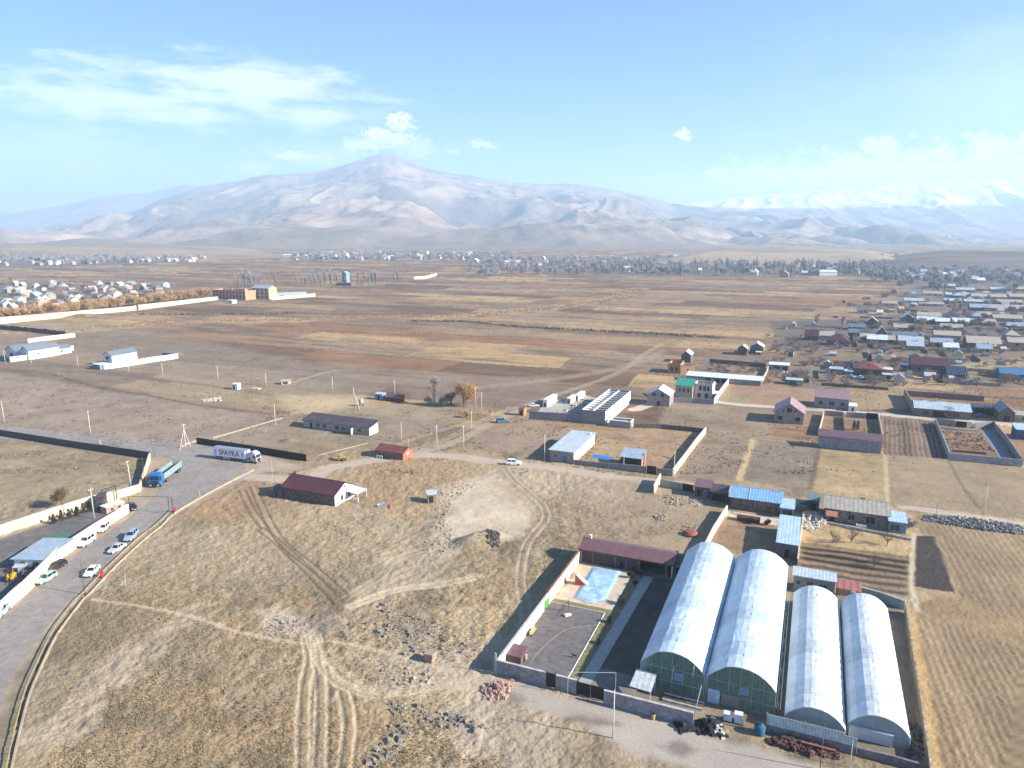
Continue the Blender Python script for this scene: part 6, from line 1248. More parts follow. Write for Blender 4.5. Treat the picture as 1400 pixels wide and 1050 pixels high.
# panel roof at the wall corner
sr = empty('panel_shelter', gpt(*uv(862,953)), R(GRID), 'pale tilted sheet roof on posts at the compound wall', 'shelter')
MB().slab([(-.2,-.3,2.2),(3.4,-.3,2.0),(3.6,3.0,3.3),(.2,3.0,3.5)],.06).build('sheet_roof', mat('pale_sheet',(0.48,0.53,0.52),rough=.5,stripe=('X',.9,.1)), sr)
for q in ((0,0,1.95),(3.2,0,1.85),(.3,2.8,3.2),(3.4,2.8,3.05)): MB().tube((q[0],q[1],-.3),q,.06).build('post', FRAMEW, sr)
# ------------------------------------------------------------------ greenhouses
def film_mat(k, col, tr, dk=.66):
    m = bpy.data.materials.new(k); m.use_nodes = True; N, L = m.node_tree.nodes, m.node_tree.links; MATS[k] = m
    p = N['Principled BSDF']; p.inputs['Roughness'].default_value = .38; p.inputs['Specular IOR Level'].default_value = .5
    g = N.new('ShaderNodeTexCoord'); n = N.new('ShaderNodeTexNoise'); n.inputs['Scale'].default_value = .55; n.inputs['Detail'].default_value = 6; n.inputs['Distortion'].default_value = .8
    mp = N.new('ShaderNodeMapping'); mp.inputs['Scale'].default_value = (1.6,.5,1); L.new(g.outputs['Object'], mp.inputs[0]); L.new(mp.outputs[0], n.inputs['Vector'])
    r = N.new('ShaderNodeMapRange'); r.inputs['From Min'].default_value = .35; r.inputs['From Max'].default_value = .7; L.new(n.outputs['Fac'], r.inputs['Value'])
    x = N.new('ShaderNodeMix'); x.data_type = 'RGBA'; x.inputs['A'].default_value = (*col,1); x.inputs['B'].default_value = (col[0]*dk,col[1]*(dk*.6+.4),col[2]*(dk*.4+.6),1); L.new(r.outputs['Result'], x.inputs['Factor']); sy_ = N.new('ShaderNodeSeparateXYZ'); L.new(g.outputs['Object'], sy_.inputs[0]); fl_ = N.new('ShaderNodeMath'); fl_.operation = 'DIVIDE'; fl_.inputs[1].default_value = 4.0; L.new(sy_.outputs[1], fl_.inputs[0]); fo = N.new('ShaderNodeMath'); fo.operation = 'FLOOR'; L.new(fl_.outputs[0], fo.inputs[0]); wn = N.new('ShaderNodeTexWhiteNoise'); wn.noise_dimensions = '1D'; L.new(fo.outputs[0], wn.inputs['W']); wr = N.new('ShaderNodeMapRange'); wr.inputs['To Min'].default_value = .82; wr.inputs['To Max'].default_value = 1.05; L.new(wn.outputs['Value'], wr.inputs['Value']); fr_ = N.new('ShaderNodeMath'); fr_.operation = 'FRACT'; L.new(fl_.outputs[0], fr_.inputs[0]); lt_ = N.new('ShaderNodeMath'); lt_.operation = 'LESS_THAN'; lt_.inputs[1].default_value = .025; L.new(fr_.outputs[0], lt_.inputs[0]); ms_ = N.new('ShaderNodeMath'); ms_.operation = 'MULTIPLY_ADD'; ms_.inputs[1].default_value = -.3; L.new(lt_.outputs[0], ms_.inputs[0]); L.new(wr.outputs['Result'], ms_.inputs[2]); xm = N.new('ShaderNodeMix'); xm.data_type = 'RGBA'; xm.blend_type = 'MULTIPLY'; xm.inputs['Factor'].default_value = 1; L.new(x.outputs['Result'], xm.inputs['A']); L.new(ms_.outputs[0], xm.inputs['B']); L.new(xm.outputs['Result'], p.inputs['Base Color'])  # mottled bluish sheen put into the film colour, with bay tones and seams
    sx = N.new('ShaderNodeSeparateXYZ'); L.new(g.outputs['Object'], sx.inputs[0]); ml = N.new('ShaderNodeMath'); ml.operation = 'MULTIPLY'; ml.inputs[1].default_value = 2*math.pi/2.0; L.new(sx.outputs[1], ml.inputs[0]); sn = N.new('ShaderNodeMath'); sn.operation = 'COSINE'; L.new(ml.outputs[0], sn.inputs[0])
    pw = N.new('ShaderNodeMath'); pw.operation = 'POWER'; pw.inputs[1].default_value = 8; ab = N.new('ShaderNodeMath'); ab.operation = 'ABSOLUTE'; L.new(sn.outputs[0], ab.inputs[0]); L.new(ab.outputs[0], pw.inputs[0])
    ad = N.new('ShaderNodeMath'); ad.operation = 'MULTIPLY_ADD'; ad.inputs[1].default_value = .25; L.new(pw.outputs[0], ad.inputs[0]); L.new(n.outputs['Fac'], ad.inputs[2])
    b = N.new('ShaderNodeBump'); b.inputs['Strength'].default_value = .55; b.inputs['Distance'].default_value = .22; L.new(ad.outputs[0], b.inputs['Height']); L.new(b.outputs['Normal'], p.inputs['Normal'])
    t = N.new('ShaderNodeBsdfTranslucent'); t.inputs['Color'].default_value = (.8,.86,.9,1); ms = N.new('ShaderNodeMixShader'); ms.inputs[0].default_value = tr; L.new(p.outputs[0], ms.inputs[1]); L.new(t.outputs[0], ms.inputs[2]); L.new(ms.outputs[0], N['Material Output'].inputs['Surface']); return m
def clear_mat(k, col, al, rough=.25):
    m = bpy.data.materials.new(k); m.use_nodes = True; p = m.node_tree.nodes['Principled BSDF']; p.inputs['Base Color'].default_value = (*col,1); p.inputs['Alpha'].default_value = al; p.inputs['Roughness'].default_value = rough; MATS[k] = m; return m
FILM = film_mat('greenhouse_film', (.7,.79,.86), .14); FILM2 = film_mat('milky_film', (.8,.83,.84), .16, .82); FRONT = clear_mat('end_film', (.3,.48,.38), .34); FRONT2 = clear_mat('milky_end_film', (.5,.55,.55), .6)
STEEL = mat('galvanised_tube',(0.5,0.52,0.54),rough=.4,metal=.4); CROP = mat('crop_green',(0.05,0.13,0.05),var=.4,scale=2)
PRF = [(0,0),(.13,.44),(.27,.84),(.285,.87),(.4,.97),(.5,1.0),(.62,.95),(.74,.81),(.85,.56),(.94,.27),(1,0)]
def greenhouse(label, origin, W_, L_, eave, rise, film, front, prof=PRF, door=True, panes=6, low_wall=0.0, fr_dark=True):
    r_ = empty('greenhouse', origin, R(GRID), label, 'greenhouse', 'greenhouses'); pts = [(0,0.05)]+[(a*W_, eave+b*rise) for a, b in prof]+[(W_,.05)]
    f = MB(); n = 34; rg_ = random.Random(len(label)); vs = []; K_ = len(pts)
    for j in range(n+1):
        y_ = L_*j/n; sag = 0 if j % 2 == 0 else -.11+rg_.uniform(-.04,.04)
        for i, (a, b) in enumerate(pts): k_ = 0 if i in (0,K_-1) else 1; vs.append((a, y_, b+k_*(sag+rg_.uniform(-.025,.025))))
    f.add(vs, [(j*K_+i, j*K_+i+1, (j+1)*K_+i+1, (j+1)*K_+i) for j in range(n) for i in range(K_-1)]); f.build('film_cover', film, r_)
    for nm, y_, mm in (('front_film',.04,front),('rear_film',L_-.04,film)): MB().add([(a,y_,b-.02) for a, b in pts], [tuple(range(K_))]).build(nm, mm, r_)
    ho = MB()
    for j in range(0, n+1, 2):
        y_ = min(max(.06,L_*j/n),L_-.06)
        for i in range(K_-1): ho.tube((pts[i][0],y_,pts[i][1]-.08),(pts[i+1][0],y_,pts[i+1][1]-.08),.035,n=4,cap=False)
    ho.build('hoop_frame', STEEL, r_)
    pu_ = MB()
    for (a, b) in prof[2:9:3]+[prof[0],prof[-1]]: pu_.tube((a*W_,0,eave+b*rise-.1),(a*W_,L_,eave+b*rise-.1),.04,n=4)
    pu_.build('purlin', STEEL, r_)
    gr = MB()
    for i in range(1,panes):
        a = i/panes; zt = eave+rise*np.interp(a,[p[0] for p in prof],[p[1] for p in prof]); gr.tube((a*W_,-.02,-.2),(a*W_,-.02,zt-.06),.035,n=5)
    for z_ in (eave*.45, eave*.95): gr.tube((0,-.02,z_),(W_,-.02,z_),.03,n=5)
    for i in range(1,K_-2): gr.tube((pts[i][0],-.02,pts[i][1]-.03),(pts[i+1][0],-.02,pts[i+1][1]-.03),.05,n=5)
    for s in (0,W_): gr.tube((s,-.02,-.2),(s,-.02,eave),.06,n=5)
    gr.build('end_frame', STEEL, r_)
    rd = MB(); MB_ = None
    rw = MB(); nrow = int(W_/1.7)
    for i in range(nrow):
        x0 = .7+i*(W_-1.4)/nrow
        for j in range(26): y_ = 1+j*(L_-2)/26; hh = rg_.uniform(1.4,2.4); rw.add([(x0,y_,0),(x0+.8,y_,0),(x0+.8,y_+1.3,0),(x0,y_+1.3,0),(x0+.2,y_+.2,hh),(x0+.6,y_+.3,hh*.9),(x0+.6,y_+1.0,hh),(x0+.2,y_+1.1,hh*.95)],[(4,5,6,7),(0,1,5,4),(1,2,6,5),(2,3,7,6),(3,0,4,7)])
    o = rw.build('crop_row', CROP, r_); o['kind'] = 'stuff'
    return r_, pts
gA, gM = G(874.6,937), G(961,959)
UG = (gM-gA); WG = UG.length; gA = gA; 
G1, _ = greenhouse('left of the two tall greenhouses, white film over a dark green front', gA, WG, 46.3, 4.6, 2.9, FILM, FRONT)
MB().box(5.6,-.1,2.6,7.2,-.05,4.0).build('vent_flap', mat('vent_blue',(0.2,0.3,0.38),rough=.4), G1); b = MB()
for x_, z0_, z1_ in ((5.3,2.2,5.2),(8.6,4.2,6.6)): b.tube((x_,-.12,z0_),(x_+.2,-.12,z1_),.05)
b.build('vent_pole', FRAMEW, G1)
gB = gA+UX*(WG+.25)
G2, _ = greenhouse('right of the two tall greenhouses, with a white door in its front', gB, WG*1.02, 46.8, 4.6, 2.9, FILM, FRONT)
MB().box(.4,-.1,.1,2.3,-.05,2.6).build('door', mat('pale_blue_door',(0.5,0.6,0.68)), G2); MB().box(5.2,-.1,2.9,6.7,-.05,4.2).build('vent_flap', MATS['vent_blue'], G2); MB().box(2.6,-.09,.1,5.2,-.05,2.3).build('mesh_panel', clear_mat('mesh_panel',(0.3,0.3,0.24),.7), G2)
g3 = G(1072.6,990); W3 = 8.6
PR2 = [(0,0),(.06,.28),(.15,.58),(.3,.9),(.42,.99),(.5,1.0),(.6,.97),(.72,.85),(.83,.62),(.92,.34),(1,0)]
g3 = G(1072.6,977.7,2.0); g3.z = 0
G3, _ = greenhouse('left of the two low greenhouses, milky film behind the corrugated fence', g3, W3, 41.5, 2.0, 2.4, FILM2, FRONT2, PR2, panes=5)
g4 = g3+UX*(W3+.35)+VX*1.8
G4, _ = greenhouse('right of the two low greenhouses, with a rolled film curtain at its front', g4, W3*.98, 40.2, 2.0, 2.4, FILM2, FRONT2, PR2, panes=5)
MB().box(.2,-.5,.1,W3*.72,-.12,2.0).build('film_curtain', clear_mat('curtain_film',(.62,.66,.68),.75), G4)
gl = empty('pipe_rail', gpt(0,0)*0+g3-UX*1.2, R(GRID+90), 'row of pale pipes and posts between the tall and low greenhouses', 'pipes'); b = MB()
for x_ in (0,.5): b.tube((2,-x_,1.4),(40,-x_,1.4),.06,n=5)
b.build('pipe_run', STEEL, gl); 
for i in range(8): MB().tube((3+i*5,-.2,-.2),(3+i*5,-.2,1.8),.06,n=5).build('post', FRAMEW, gl)
# corrugated fence, wall and yard things in front of the low greenhouses
cf = empty('corrugated_fence', G(1047,1000), R(GRID), 'pale green grey corrugated fence before the low greenhouses', 'fence'); CL = (G(1170,1031)-G(1047,1000)).length; CORR = mat('corrugated_pale',(0.5,0.58,0.57),rough=.5,stripe=('X',.45,.22))
MB().box(0,-.03,1.25,CL*.86,.03,3.1).build('sheet_panel', CORR, cf); MB().box(CL*.86+.02,-.06,.9,CL,.0,2.7).build('sheet_panel', CORR, cf); MB().box(0,-.15,-.3,CL,.15,1.24).build('base_wall', m_wall('mauve_rubble_wall',(0.24,0.19,0.2),var=.25), cf)
for x_ in (0,CL*.43,CL*.86): MB().tube((x_,.12,-.2),(x_,.12,3.3),.05).build('post', STEEL, cf)
wall('boundary_wall', 'low grey rubble wall below the right low greenhouse', [(1171,1031.5),(1215,1043),(1262,1056)], 1.3, .35, MATS['mauve_rubble_wall'], step=3, jag=.1)
wall('boundary_wall', 'long brown stone wall along the right field beside the low greenhouses', [(1237.5,838),(1247,900),(1257,962),(1268,1040),(1275,1100)], 2.0, .35, m_wall('field_wall',(0.4,0.31,0.21),var=.3), step=2.4, jag=.12)
wall('boundary_wall', 'pale topped wall behind the right low greenhouse', [(1170,812),(1200,820),(1237,833)], 1.9, .5, m_wall('pale_top',(0.36,0.38,0.38)))
pc = empty('pallet_stack', G(1002,986), R(-20), 'two white wrapped bundles on a pallet before the tall greenhouse', 'pallet'); MB().box(-1.6,-.6,0,1.6,.6,.15).build('pallet', WOOD, pc)
for x_ in (-.8,.8): MB().box(x_-.65,-.5,.152,x_+.65,.5,1.5+.2*x_).build('wrapped_bundle', m_wall('white_wrap',(0.7,0.74,0.78)), pc)
stones('scrap_heap', 'black scrap heap beside the front lane', [(922,990),(940,988),(945,998),(930,1003)], 90, .15, .6, mat('black_scrap',(0.03,0.03,0.033),var=.3), .9, 15, 'scrap')
stones('scrap_heap', 'heap of black and pale scrap by the compound corner', [(950,985),(985,985),(992,1008),(955,1004)], 240, .15, .7, MATS['black_scrap'], 1.6, 16, 'scrap')
stones('scrap_heap', 'pale rubbish lying over the black scrap heap', [(956,984),(975,981),(996,1010),(985,1012)], 90, .12, .45, m_wall('pale_rubbish',(0.6,0.56,0.5)), 1.5, 17, 'scrap')
stones('scrap_heap', 'rusty scrap along the foot of the corrugated fence', [(1050,1008),(1085,1012),(1140,1028),(1150,1040),(1090,1030),(1052,1018)], 190, .15, .8, mat('rusty_scrap',(0.12,0.06,0.045),var=.4), .8, 18, 'scrap')
stones('scrap_heap', 'dark litter along the strip beside the right wall', [(1230,985),(1258,990),(1266,1040),(1240,1035)], 150, .1, .5, ST_D, .5, 19, 'scrap')
rb_ = empty('steel_beam', G(1118,1026), R(-24), 'rust brown steel beam lying before the corrugated fence', 'beam'); b = MB(); b.box(-2.4,-.2,.3,2.4,.2,.36); b.box(-2.4,-.03,.362,2.4,.03,.75); b.box(-2.4,-.2,.752,2.4,.2,.81); b.build('beam_body', mat('rust_beam',(0.26,0.11,0.07)), rb_); MB().box(-2.0,-.3,-.05,-1.7,.3,.298).build('timber_bearer', WOOD, rb_)
br = empty('barrel', G(893,983), 0, 'small yellow barrel at the foot of the compound wall', 'barrel'); MB().lathe([(0,0),(.3,0),(.33,.08),(.3,.4),(.33,.75),(.3,.85),(0,.85)],12).build('barrel_body', mat('barrel_yellow',(0.5,0.36,0.1)), br, True); MB().lathe([(0,.852),(.24,.852),(.24,.9),(0,.9)],10).build('lid', TRIM, br)
bt_ = empty('blue_tank', G(1038,1003), 0, 'dark blue water drum in the shade left of the corrugated fence', 'drum'); MB().lathe([(0,0),(.75,0),(.8,.2),(.8,1.3),(.6,1.6),(0,1.65)],14).build('drum_body', mat('tank_blue',(0.03,0.12,0.2)), bt_, True); MB().lathe([(0,1.652),(.25,1.652),(.25,1.75),(0,1.75)],10).build('lid', TRIM, bt_)
rw_ = empty('raised_bed', G(905,958), R(GRID), 'narrow white edged planting bed before the left greenhouse', 'bed'); b = MB(); b.box(0,0,-.1,6.5,.15,.4); b.box(0,1.6,-.1,6.5,1.75,.4); b.build('bed_edge', FRAMEW, rw_); MB().box(0,.152,-.1,6.5,1.598,.25).build('bed_soil', mat('bed_soil',(0.12,0.1,0.06),var=.4), rw_)
pole('white concrete pole on the front lane before the compound wall', (838,1009), (841,943), arm=False, r=.12)
pole('rusty pole rising before the corrugated fence', (1121,1052), (1120.5,990), wood=True, arm=False, r=.08)
pole('leaning white pole where the greenhouse corner meets the front wall', (948,978), (963,937), arm=False, r=.07, lean=1.0)
pole('green post before the right end of the corrugated fence', (1162,1049), (1163,1012), arm=False, r=.06, group=None)
# ------------------------------------------------------------------ small block building behind the low greenhouses
sb = house('block_cottage', 'small grey block building behind the low greenhouses with a pale roof', 'building', (1084,806), (1140,820), 3.4, 3.2, 'sf', .3, .35, m_wall('cottage_block',(0.25,0.24,0.24)), R_PALE, [W_('f',.12,1.9,.8,.9),W_('f',.4,1.6,1.2,1.8),W_('f',.72,1.5,1.6,1.8)])
pcw = empty('porch_canopy', G(1141,820), R(GRID), 'rusty red roofed open porch beside the grey block building', 'canopy'); MB().slab([(.1,-.3,2.9),(4.8,-.3,2.9),(4.8,3.2,3.3),(.1,3.2,3.3)],.08).build('canopy_roof', rmat('rusty_red_roof',(0.4,0.15,0.12),1.3,.35,dirt=.5), pcw)
for q in ((.3,0),(2.4,0),(4.6,0),(.3,3),(4.6,3)): MB().tube((q[0],q[1],-.2),(q[0],q[1],2.85),.07).build('post', WOOD, pcw)
MB().box(.3,2.9,.1,3.2,3.0,2.4).build('rear_board', mat('cream_board',(0.5,0.4,0.25)), pcw)
# ================================================================== RIGHT: houses, plots
bh = house('village_house', 'stone house under a bright blue ribbed metal roof', 'house', (998,694), (1066,706), 3.3, 9.0, 'gx', 1.6, .45, m_wall('brown_stone',(0.2,0.15,0.12),var=.35), R_BLUE, [('f',.2,1.6,1.0,1.6),('f',.42,1.6,1.4,1.6)])
w_, d_, h_ = bh['dims']; MB().slab([(w_*.36,-.5,h_+.16),(w_*.365+.12,-.5,h_+.16),(w_*.365+.12,d_/2,h_+1.86),(w_*.36,d_/2,h_+1.86)],.06).build('roof_seam', mat('pale_seam',(0.4,0.58,0.72)), bh)
an_ = house('glazed_porch', 'pale roofed porch on the right end of the blue roofed house', 'porch', (1066.5,707), (1084,711), 2.7, 5.5, 'sf', .6, .3, m_wall('porch_wall',(0.36,0.4,0.44)), R_LBLUE, [('f',.3,1.5,1.2,1.6),('f',.7,1.5,1.2,1.6)])
cnp = empty('tarpaulin', G(1086,700), R(GRID), 'dark green awning between the blue and grey roofed houses', 'awning'); MB().slab([(0,0,2.5),(4.0,0,2.4),(4.0,3.2,2.7),(0,3.2,2.8)],.05).build('awning_sheet', mat('dark_green_sheet',(0.01,0.05,0.04)), cnp)
for q in ((.1,.1),(3.9,.1),(.1,3.1),(3.9,3.1)): MB().tube((q[0],q[1],-.2),(q[0],q[1],2.3),.05).build('post', DST, cnp)
sh_ = house('garden_shed', 'tall shed with a flat light blue roof beside the wall', 'shed', (1061,761), (1089,768), 3.6, (1063,704), 'sf', .3, .3, m_wall('shed_dark',(0.17,0.15,0.15)), R_LBLUE, [('f',.5,1.2,1.1,2.0,'door',WOOD,DARKOPEN)])
sheet('path', [(993,698),(1066,710),(1062,719),(1040,716),(990,706)], .05, mat('pale_path',(0.55,0.47,0.38)))
sg = empty('log_stack', G(1008,712), R(GRID), 'brown stack of timber in front of the blue roofed house', 'logs'); b = MB()
for k_ in range(4):
    for i in range(6): b.tube((0,.2+i*.34,.18+k_*.3),(5.5,.2+i*.34,.18+k_*.3),.15,n=6)
b.build('log_pile', WOOD, sg); 
for x_ in (-.1,5.6): MB().box(x_-.06,0,-.2,x_+.06,2.1,1.35).build('side_post', WOOD, sg)
t = bare_tree('shrub', 1.5, 1.0, 71, TH and twig_mat('dark_shrub',(0.04,0.035,0.025)), n=400, tw=.06, tl=.5, label='small dark bush at the end of the timber stack', crown_lo=0); t.location = G(1049,718)
t2 = dup(t, G(1028,716), 1, 'small dark bush in front of the timber stack')
wall('garden_wall', 'long cream wall running from the blue roofed house to the greenhouse', [(959,763),(975,731),(993.5,701)], 2.2, .35, CREAMW, step=5, jag=.03)
wall('garden_wall', 'pale wall along the right side of the light blue roofed shed', [(1090,775),(1093,745),(1098,712)], 2.0, .3, CREAM, step=4, jag=.03)
ah = house('village_house', 'grey stone house under a long weathered asbestos roof', 'house', (1127,711), (1214,727), 3.6, 8.5, 'gx', 1.9, .4, m_wall('grey_brown_stone',(0.26,0.22,0.19),var=.3), R_ASB, [('f',.42,1.8,1.5,1.5,'window',BEIGE,DARKOPEN),('f',.72,1.7,2.2,1.8,'window',BEIGE,DARKOPEN),('f',.12,1.1,1.2,2.0,'door',WOOD,DARKOPEN)])
w_, d_, h_ = ah['dims']; MB().slab([(.2,-2.6,2.3),(3.0,-2.6,2.3),(3.0,-.1,3.2),(.2,-.1,3.2)],.1).build('porch_roof', mat('rust_sheet',(0.4,0.18,0.11)), ah); MB().box(w_*.55,d_*.55,h_+1.7,w_*.55+1.2,d_*.55+.8,h_+2.5).build('chimney', BEIGE, ah)
house('blue_annex', 'light blue roofed annex with blue painted wall on the grey stone house', 'annex', (1214.5,727), (1238,733), 2.9, 6.0, 'sf', .5, .3, m_wall('blue_paint_wall',(0.18,0.29,0.38)), R_LBLUE, [('f',.35,1.4,2.2,1.6)])
house('tin_shack', 'dark blue grey shack left of the asbestos roofed house', 'shack', (1104,697), (1119,700), 2.8, 5, 'sf', .3, .2, m_wall('blue_grey_boards',(0.1,0.14,0.18)), R_GREY, [('f',.5,1.1,1.2,2.0,'door',DST,DARKOPEN)])
wall('low_wall', 'low pale block wall in front of the asbestos roofed house', [(1130,716),(1180,726),(1246,739)], .6, .35, CONC, step=5, jag=.1)
stones('rubbish_heap', 'pale junk heaped beside the asbestos roofed house', [(1098,700),(1120,700),(1130,716),(1112,728),(1097,722)], 240, .15, .9, m_wall('junk_pale',(0.55,0.5,0.42)), 1.2, 21, 'junk')
ytub = empty('bathtub', G(1177,722), R(GRID), 'white tub lying on the low block wall', 'tub'); m_ = MB(); m_.box(-1.2,-.45,.2,1.2,.45,.35); m_.box(-1.2,-.45,.352,1.2,-.35,.85); m_.box(-1.2,.35,.352,1.2,.45,.85); m_.box(-1.2,-.348,.352,-1.08,.348,.85); m_.box(1.08,-.348,.352,1.2,.348,.85); m_.build('tub_body', FRAMEW, ytub)
for s in (-.9,.9): MB().box(s-.08,-.4,-.1,s+.08,.4,.198).build('foot', CONC, ytub)
FR = twig_mat('fruit_tree',(0.14,0.11,0.09))
for i, (q, hh, lb) in enumerate((((1164,742),4.2,'bare fruit tree in the left of the vegetable plot'),((1213,746),4.6,'bare fruit tree in the right of the vegetable plot'),((1139,742),3.4,'small bare fruit tree by the pale wall of the vegetable plot'),((1195,775),3.0,'thin bare sapling among the dark vegetable beds'))):
    t = bare_tree('fruit_tree', hh, 2.2, 80+i, FR, n=260, tw=.022, tl=.7, label=lb, group='fruit trees in the vegetable plot'); t.location = G(*q)
stones('rubble_bank', 'long bank of grey and white rubble along the dirt lane', [(1262,705),(1300,706),(1420,722),(1420,733),(1350,727),(1262,712)], 1100, .12, .55, mat('blue_grey_rubble',(0.26,0.26,0.27),col2=(0.09,0.09,0.1),scale=.8), .9, 22)
stones('rubble_bank', 'pale blocks lying on the grey rubble bank', [(1285,708),(1340,713),(1420,724),(1420,731),(1340,722),(1285,713)], 150, .12, .45, CONC, 1.0, 23)
t = bare_tree('shrub', 3.0, 2.0, 90, GR, n=700, tw=.05, tl=.6, label='brown bush at the end of the light blue annex', crown_lo=0); t.location = G(1242,722)
# big shadowing barn just outside the right edge is left out; its dark corner of ground is not built
pole('pale pole on the lane verge right of the rubble bank start', (1345,704.5), (1348.5,660), r=.12)
pole('thin rusty pole where the rubble bank begins', (1279,711), (1279.5,688), wood=True, arm=False, r=.06)
pole('thin white post with a short arm in the grey plot', (1105,633), (1105,625), r=.06, group=None)
# dark sheds below the lane
wall('yard_wall', 'short cream wall end catching the sun below the lane', [(893.5,675),(902.5,658)], 2.6, .4, CREAMW)
wall('yard_wall', 'grey wall below the lane before the dark sheds', [(902.5,664),(916,667),(932,670)], 2.2, .3, m_wall('pale_grey_wall',(0.3,0.3,0.3)))
wall('metal_gate', 'black gate between the grey wall and the dark sheds', [(932.5,670),(948,673)], 2.2, .12, BG, 'gate')
house('dark_shed', 'brown roofed dark shed with a small door below the lane', 'shed', (949,678), (970,682), 2.9, 5.0, 'sf', .6, .3, m_wall('shed_maroon',(0.16,0.11,0.11)), R_BROWN, [('f',.3,1.1,1.0,1.9,'door',WOOD,DARKOPEN),('f',.72,1.2,1.0,1.9,'door',FRAMEW,R_GREY)])
house('dark_shed', 'dark open fronted shed right of the brown roofed one', 'shed', (971,684), (993,688), 2.7, 5.0, 'sf', .5, .3, DARKST, R_DARK, [('f',.5,1.2,3.6,2.0,'door',DST,DARKOPEN)])
rc = empty('clay_tank', G(944,731), 0, 'rusty red upturned basin on the scrub plot', 'basin'); MB().lathe([(0,0),(1.7,0),(1.8,.5),(1.3,1.0),(0,1.1)],14).build('basin_body', mat('rust_red',(0.3,0.1,0.06)), rc); MB().lathe([(1.82,.38),(1.92,.42),(1.92,.5),(1.82,.52)],14).build('basin_rim', mat('rust_rim',(0.2,0.08,0.06)), rc)
stones('rubbish_heap', 'pale grit heap in the scrub plot', [(894,705),(912,703),(914,711),(898,713)], 140, .1, .4, ST_P, .7, 24, 'grit')
stones('rubbish_heap', 'pale grit heap beside the rusty red basin', [(932,720),(952,720),(953,728),(934,727)], 120, .1, .4, ST_P, .7, 25, 'grit')
# gabled brick house, pink roofed house, compounds
gb = house('village_house', 'block house with one dark and one pink roof slope', 'house', (1058,577), (1098,581), (1058,562), 13, 'gy', 3.6, .5, m_wall('beige_block',(0.36,0.31,0.26)), R_PINK, [('f',.2,2.0,1.8,1.7,'window',BEIGE,DARKOPEN),('f',.8,2.0,1.8,1.7,'window',BEIGE,DARKOPEN),('f',.5,5.4,1.8,2.0,'window',BEIGE,DARKOPEN),('f',.3,5.2,.8,.9,'window',BEIGE,DARKOPEN),('f',.7,5.2,.8,.9,'window',BEIGE,DARKOPEN)])
house('village_house', 'grey block house under a pinkish standing seam roof', 'house', (1113,556.5), (1160,559), 4.6, 11, 'gx', 2.4, .4, m_wall('cold_grey_block',(0.29,0.28,0.29)), R_PINK, [('f',.18,2.2,1.6,1.7),('f',.5,2.2,2.4,1.7),('f',.82,2.2,1.6,1.7)])
house('low_outbuilding', 'white plastered outbuilding at the right end of the pinkish roof', 'outbuilding', (1160,562), (1171,563), 2.2, 5, 'sf', .3, .2, WHITE, R_WHITE, [('f',.5,.9,.9,1.6,'door',WOOD,DARKOPEN)])
pl_ = house('long_barn', 'long grey barn with a plum coloured roof closing a walled yard', 'barn', (1118,611.5), (1204,621), 4.3, 5.5, 'sf', 1.0, .3, m_wall('barn_grey',(0.29,0.27,0.29),var=.2), R_PURP)
wall('yard_wall', 'left side wall of the walled yard behind the plum roofed barn', [(1119,596),(1123,580),(1126,568)], 2.2, .3, CONC, step=6)
wall('yard_wall', 'right side wall of the walled yard behind the plum roofed barn', [(1206,602),(1203,586),(1200,572)], 2.2, .3, CONC, step=6)
wall('yard_wall', 'mauve back wall panel left of the yard partition', [(1126,568),(1140,569),(1152,570)], 2.2, .3, PINKBLK)
wall('yard_wall', 'mauve back wall panel right of the yard partition', [(1157,570.3),(1170,571),(1183,572)], 2.2, .3, PINKBLK)
wall('metal_gate', 'black gate in the back wall of the barn yard', [(1183.4,572),(1199.5,573)], 2.4, .12, BG, 'gate')
wall('yard_wall', 'black partition dividing the walled barn yard', [(1152.5,571),(1153,583),(1154,593)], 1.8, .25, DARKST)
for i, (q, lb) in enumerate((((1167,588),'dark green conifer left of its pair in the barn yard'),((1172,588.5),'dark green conifer right of its pair in the barn yard'))): dup(th0, G(*q), i, lb, 'conifers in the barn yard', (1.1,1.1,1.5))
wb = house('village_house', 'house with a long pale blue white roof beside a brick wall', 'house', (1250,568), (1326,573), 3.4, 12, 'gx', 2.0, .5, m_wall('dim_brown_wall',(0.2,0.15,0.14)), R_PALE, [('f',.2,1.6,1.8,1.6),('f',.75,1.6,2.2,1.6),('f',.45,1.4,4.5,2.3,'door',DST,DARKOPEN)])
for x_ in (3,8): chimney(wb, x_, wb['dims'][1]*.5, 5.2, 6.6, .6, CONC)
t = bare_tree('bare_tree', 4.5, 4.0, 95, twig_mat('red_brown',(0.2,0.12,0.09)), n=1100, tw=.06, tl=.9, label='reddish brown bare tree before the long pale blue roof', crown_lo=.1); t.location = G(1294,571)
wall('garden_wall', 'orange brick wall left of the long pale blue roof', [(1249,566),(1243,553),(1235.5,541)], 3.4, .35, TUFF, step=5, jag=.1)
wall('garden_wall', 'brown back wall behind the long pale blue roof', [(1236,541),(1290,545),(1345,549)], 2.6, .35, m_wall('dull_red_wall',(0.24,0.16,0.14)), step=7, jag=.1)
car('blue car parked in the yard right of the pale blue roof', (1336,570), (1346,570.5), 'sedan', PBLUE, group=None)
house('open_garage', 'dark open garage right of the long pale blue roof', 'garage', (1330,566), (1360,568), 3.0, 6, 'sf', .4, .3, DARKST, R_DARK, [('f',.3,1.3,3.4,2.2,'door',DST,DARKOPEN),('f',.75,1.3,3.4,2.2,'door',DST,DARKOPEN)])
house('village_house', 'brown stone house with a pointed front and solar panels, right edge', 'house', (1365,576), (1386,578), 4.0, 12, 'gy', 2.2, .3, DARKST, R_GREY, [('f',.5,1.4,2.2,2.2,'door',DST,DARKOPEN)])
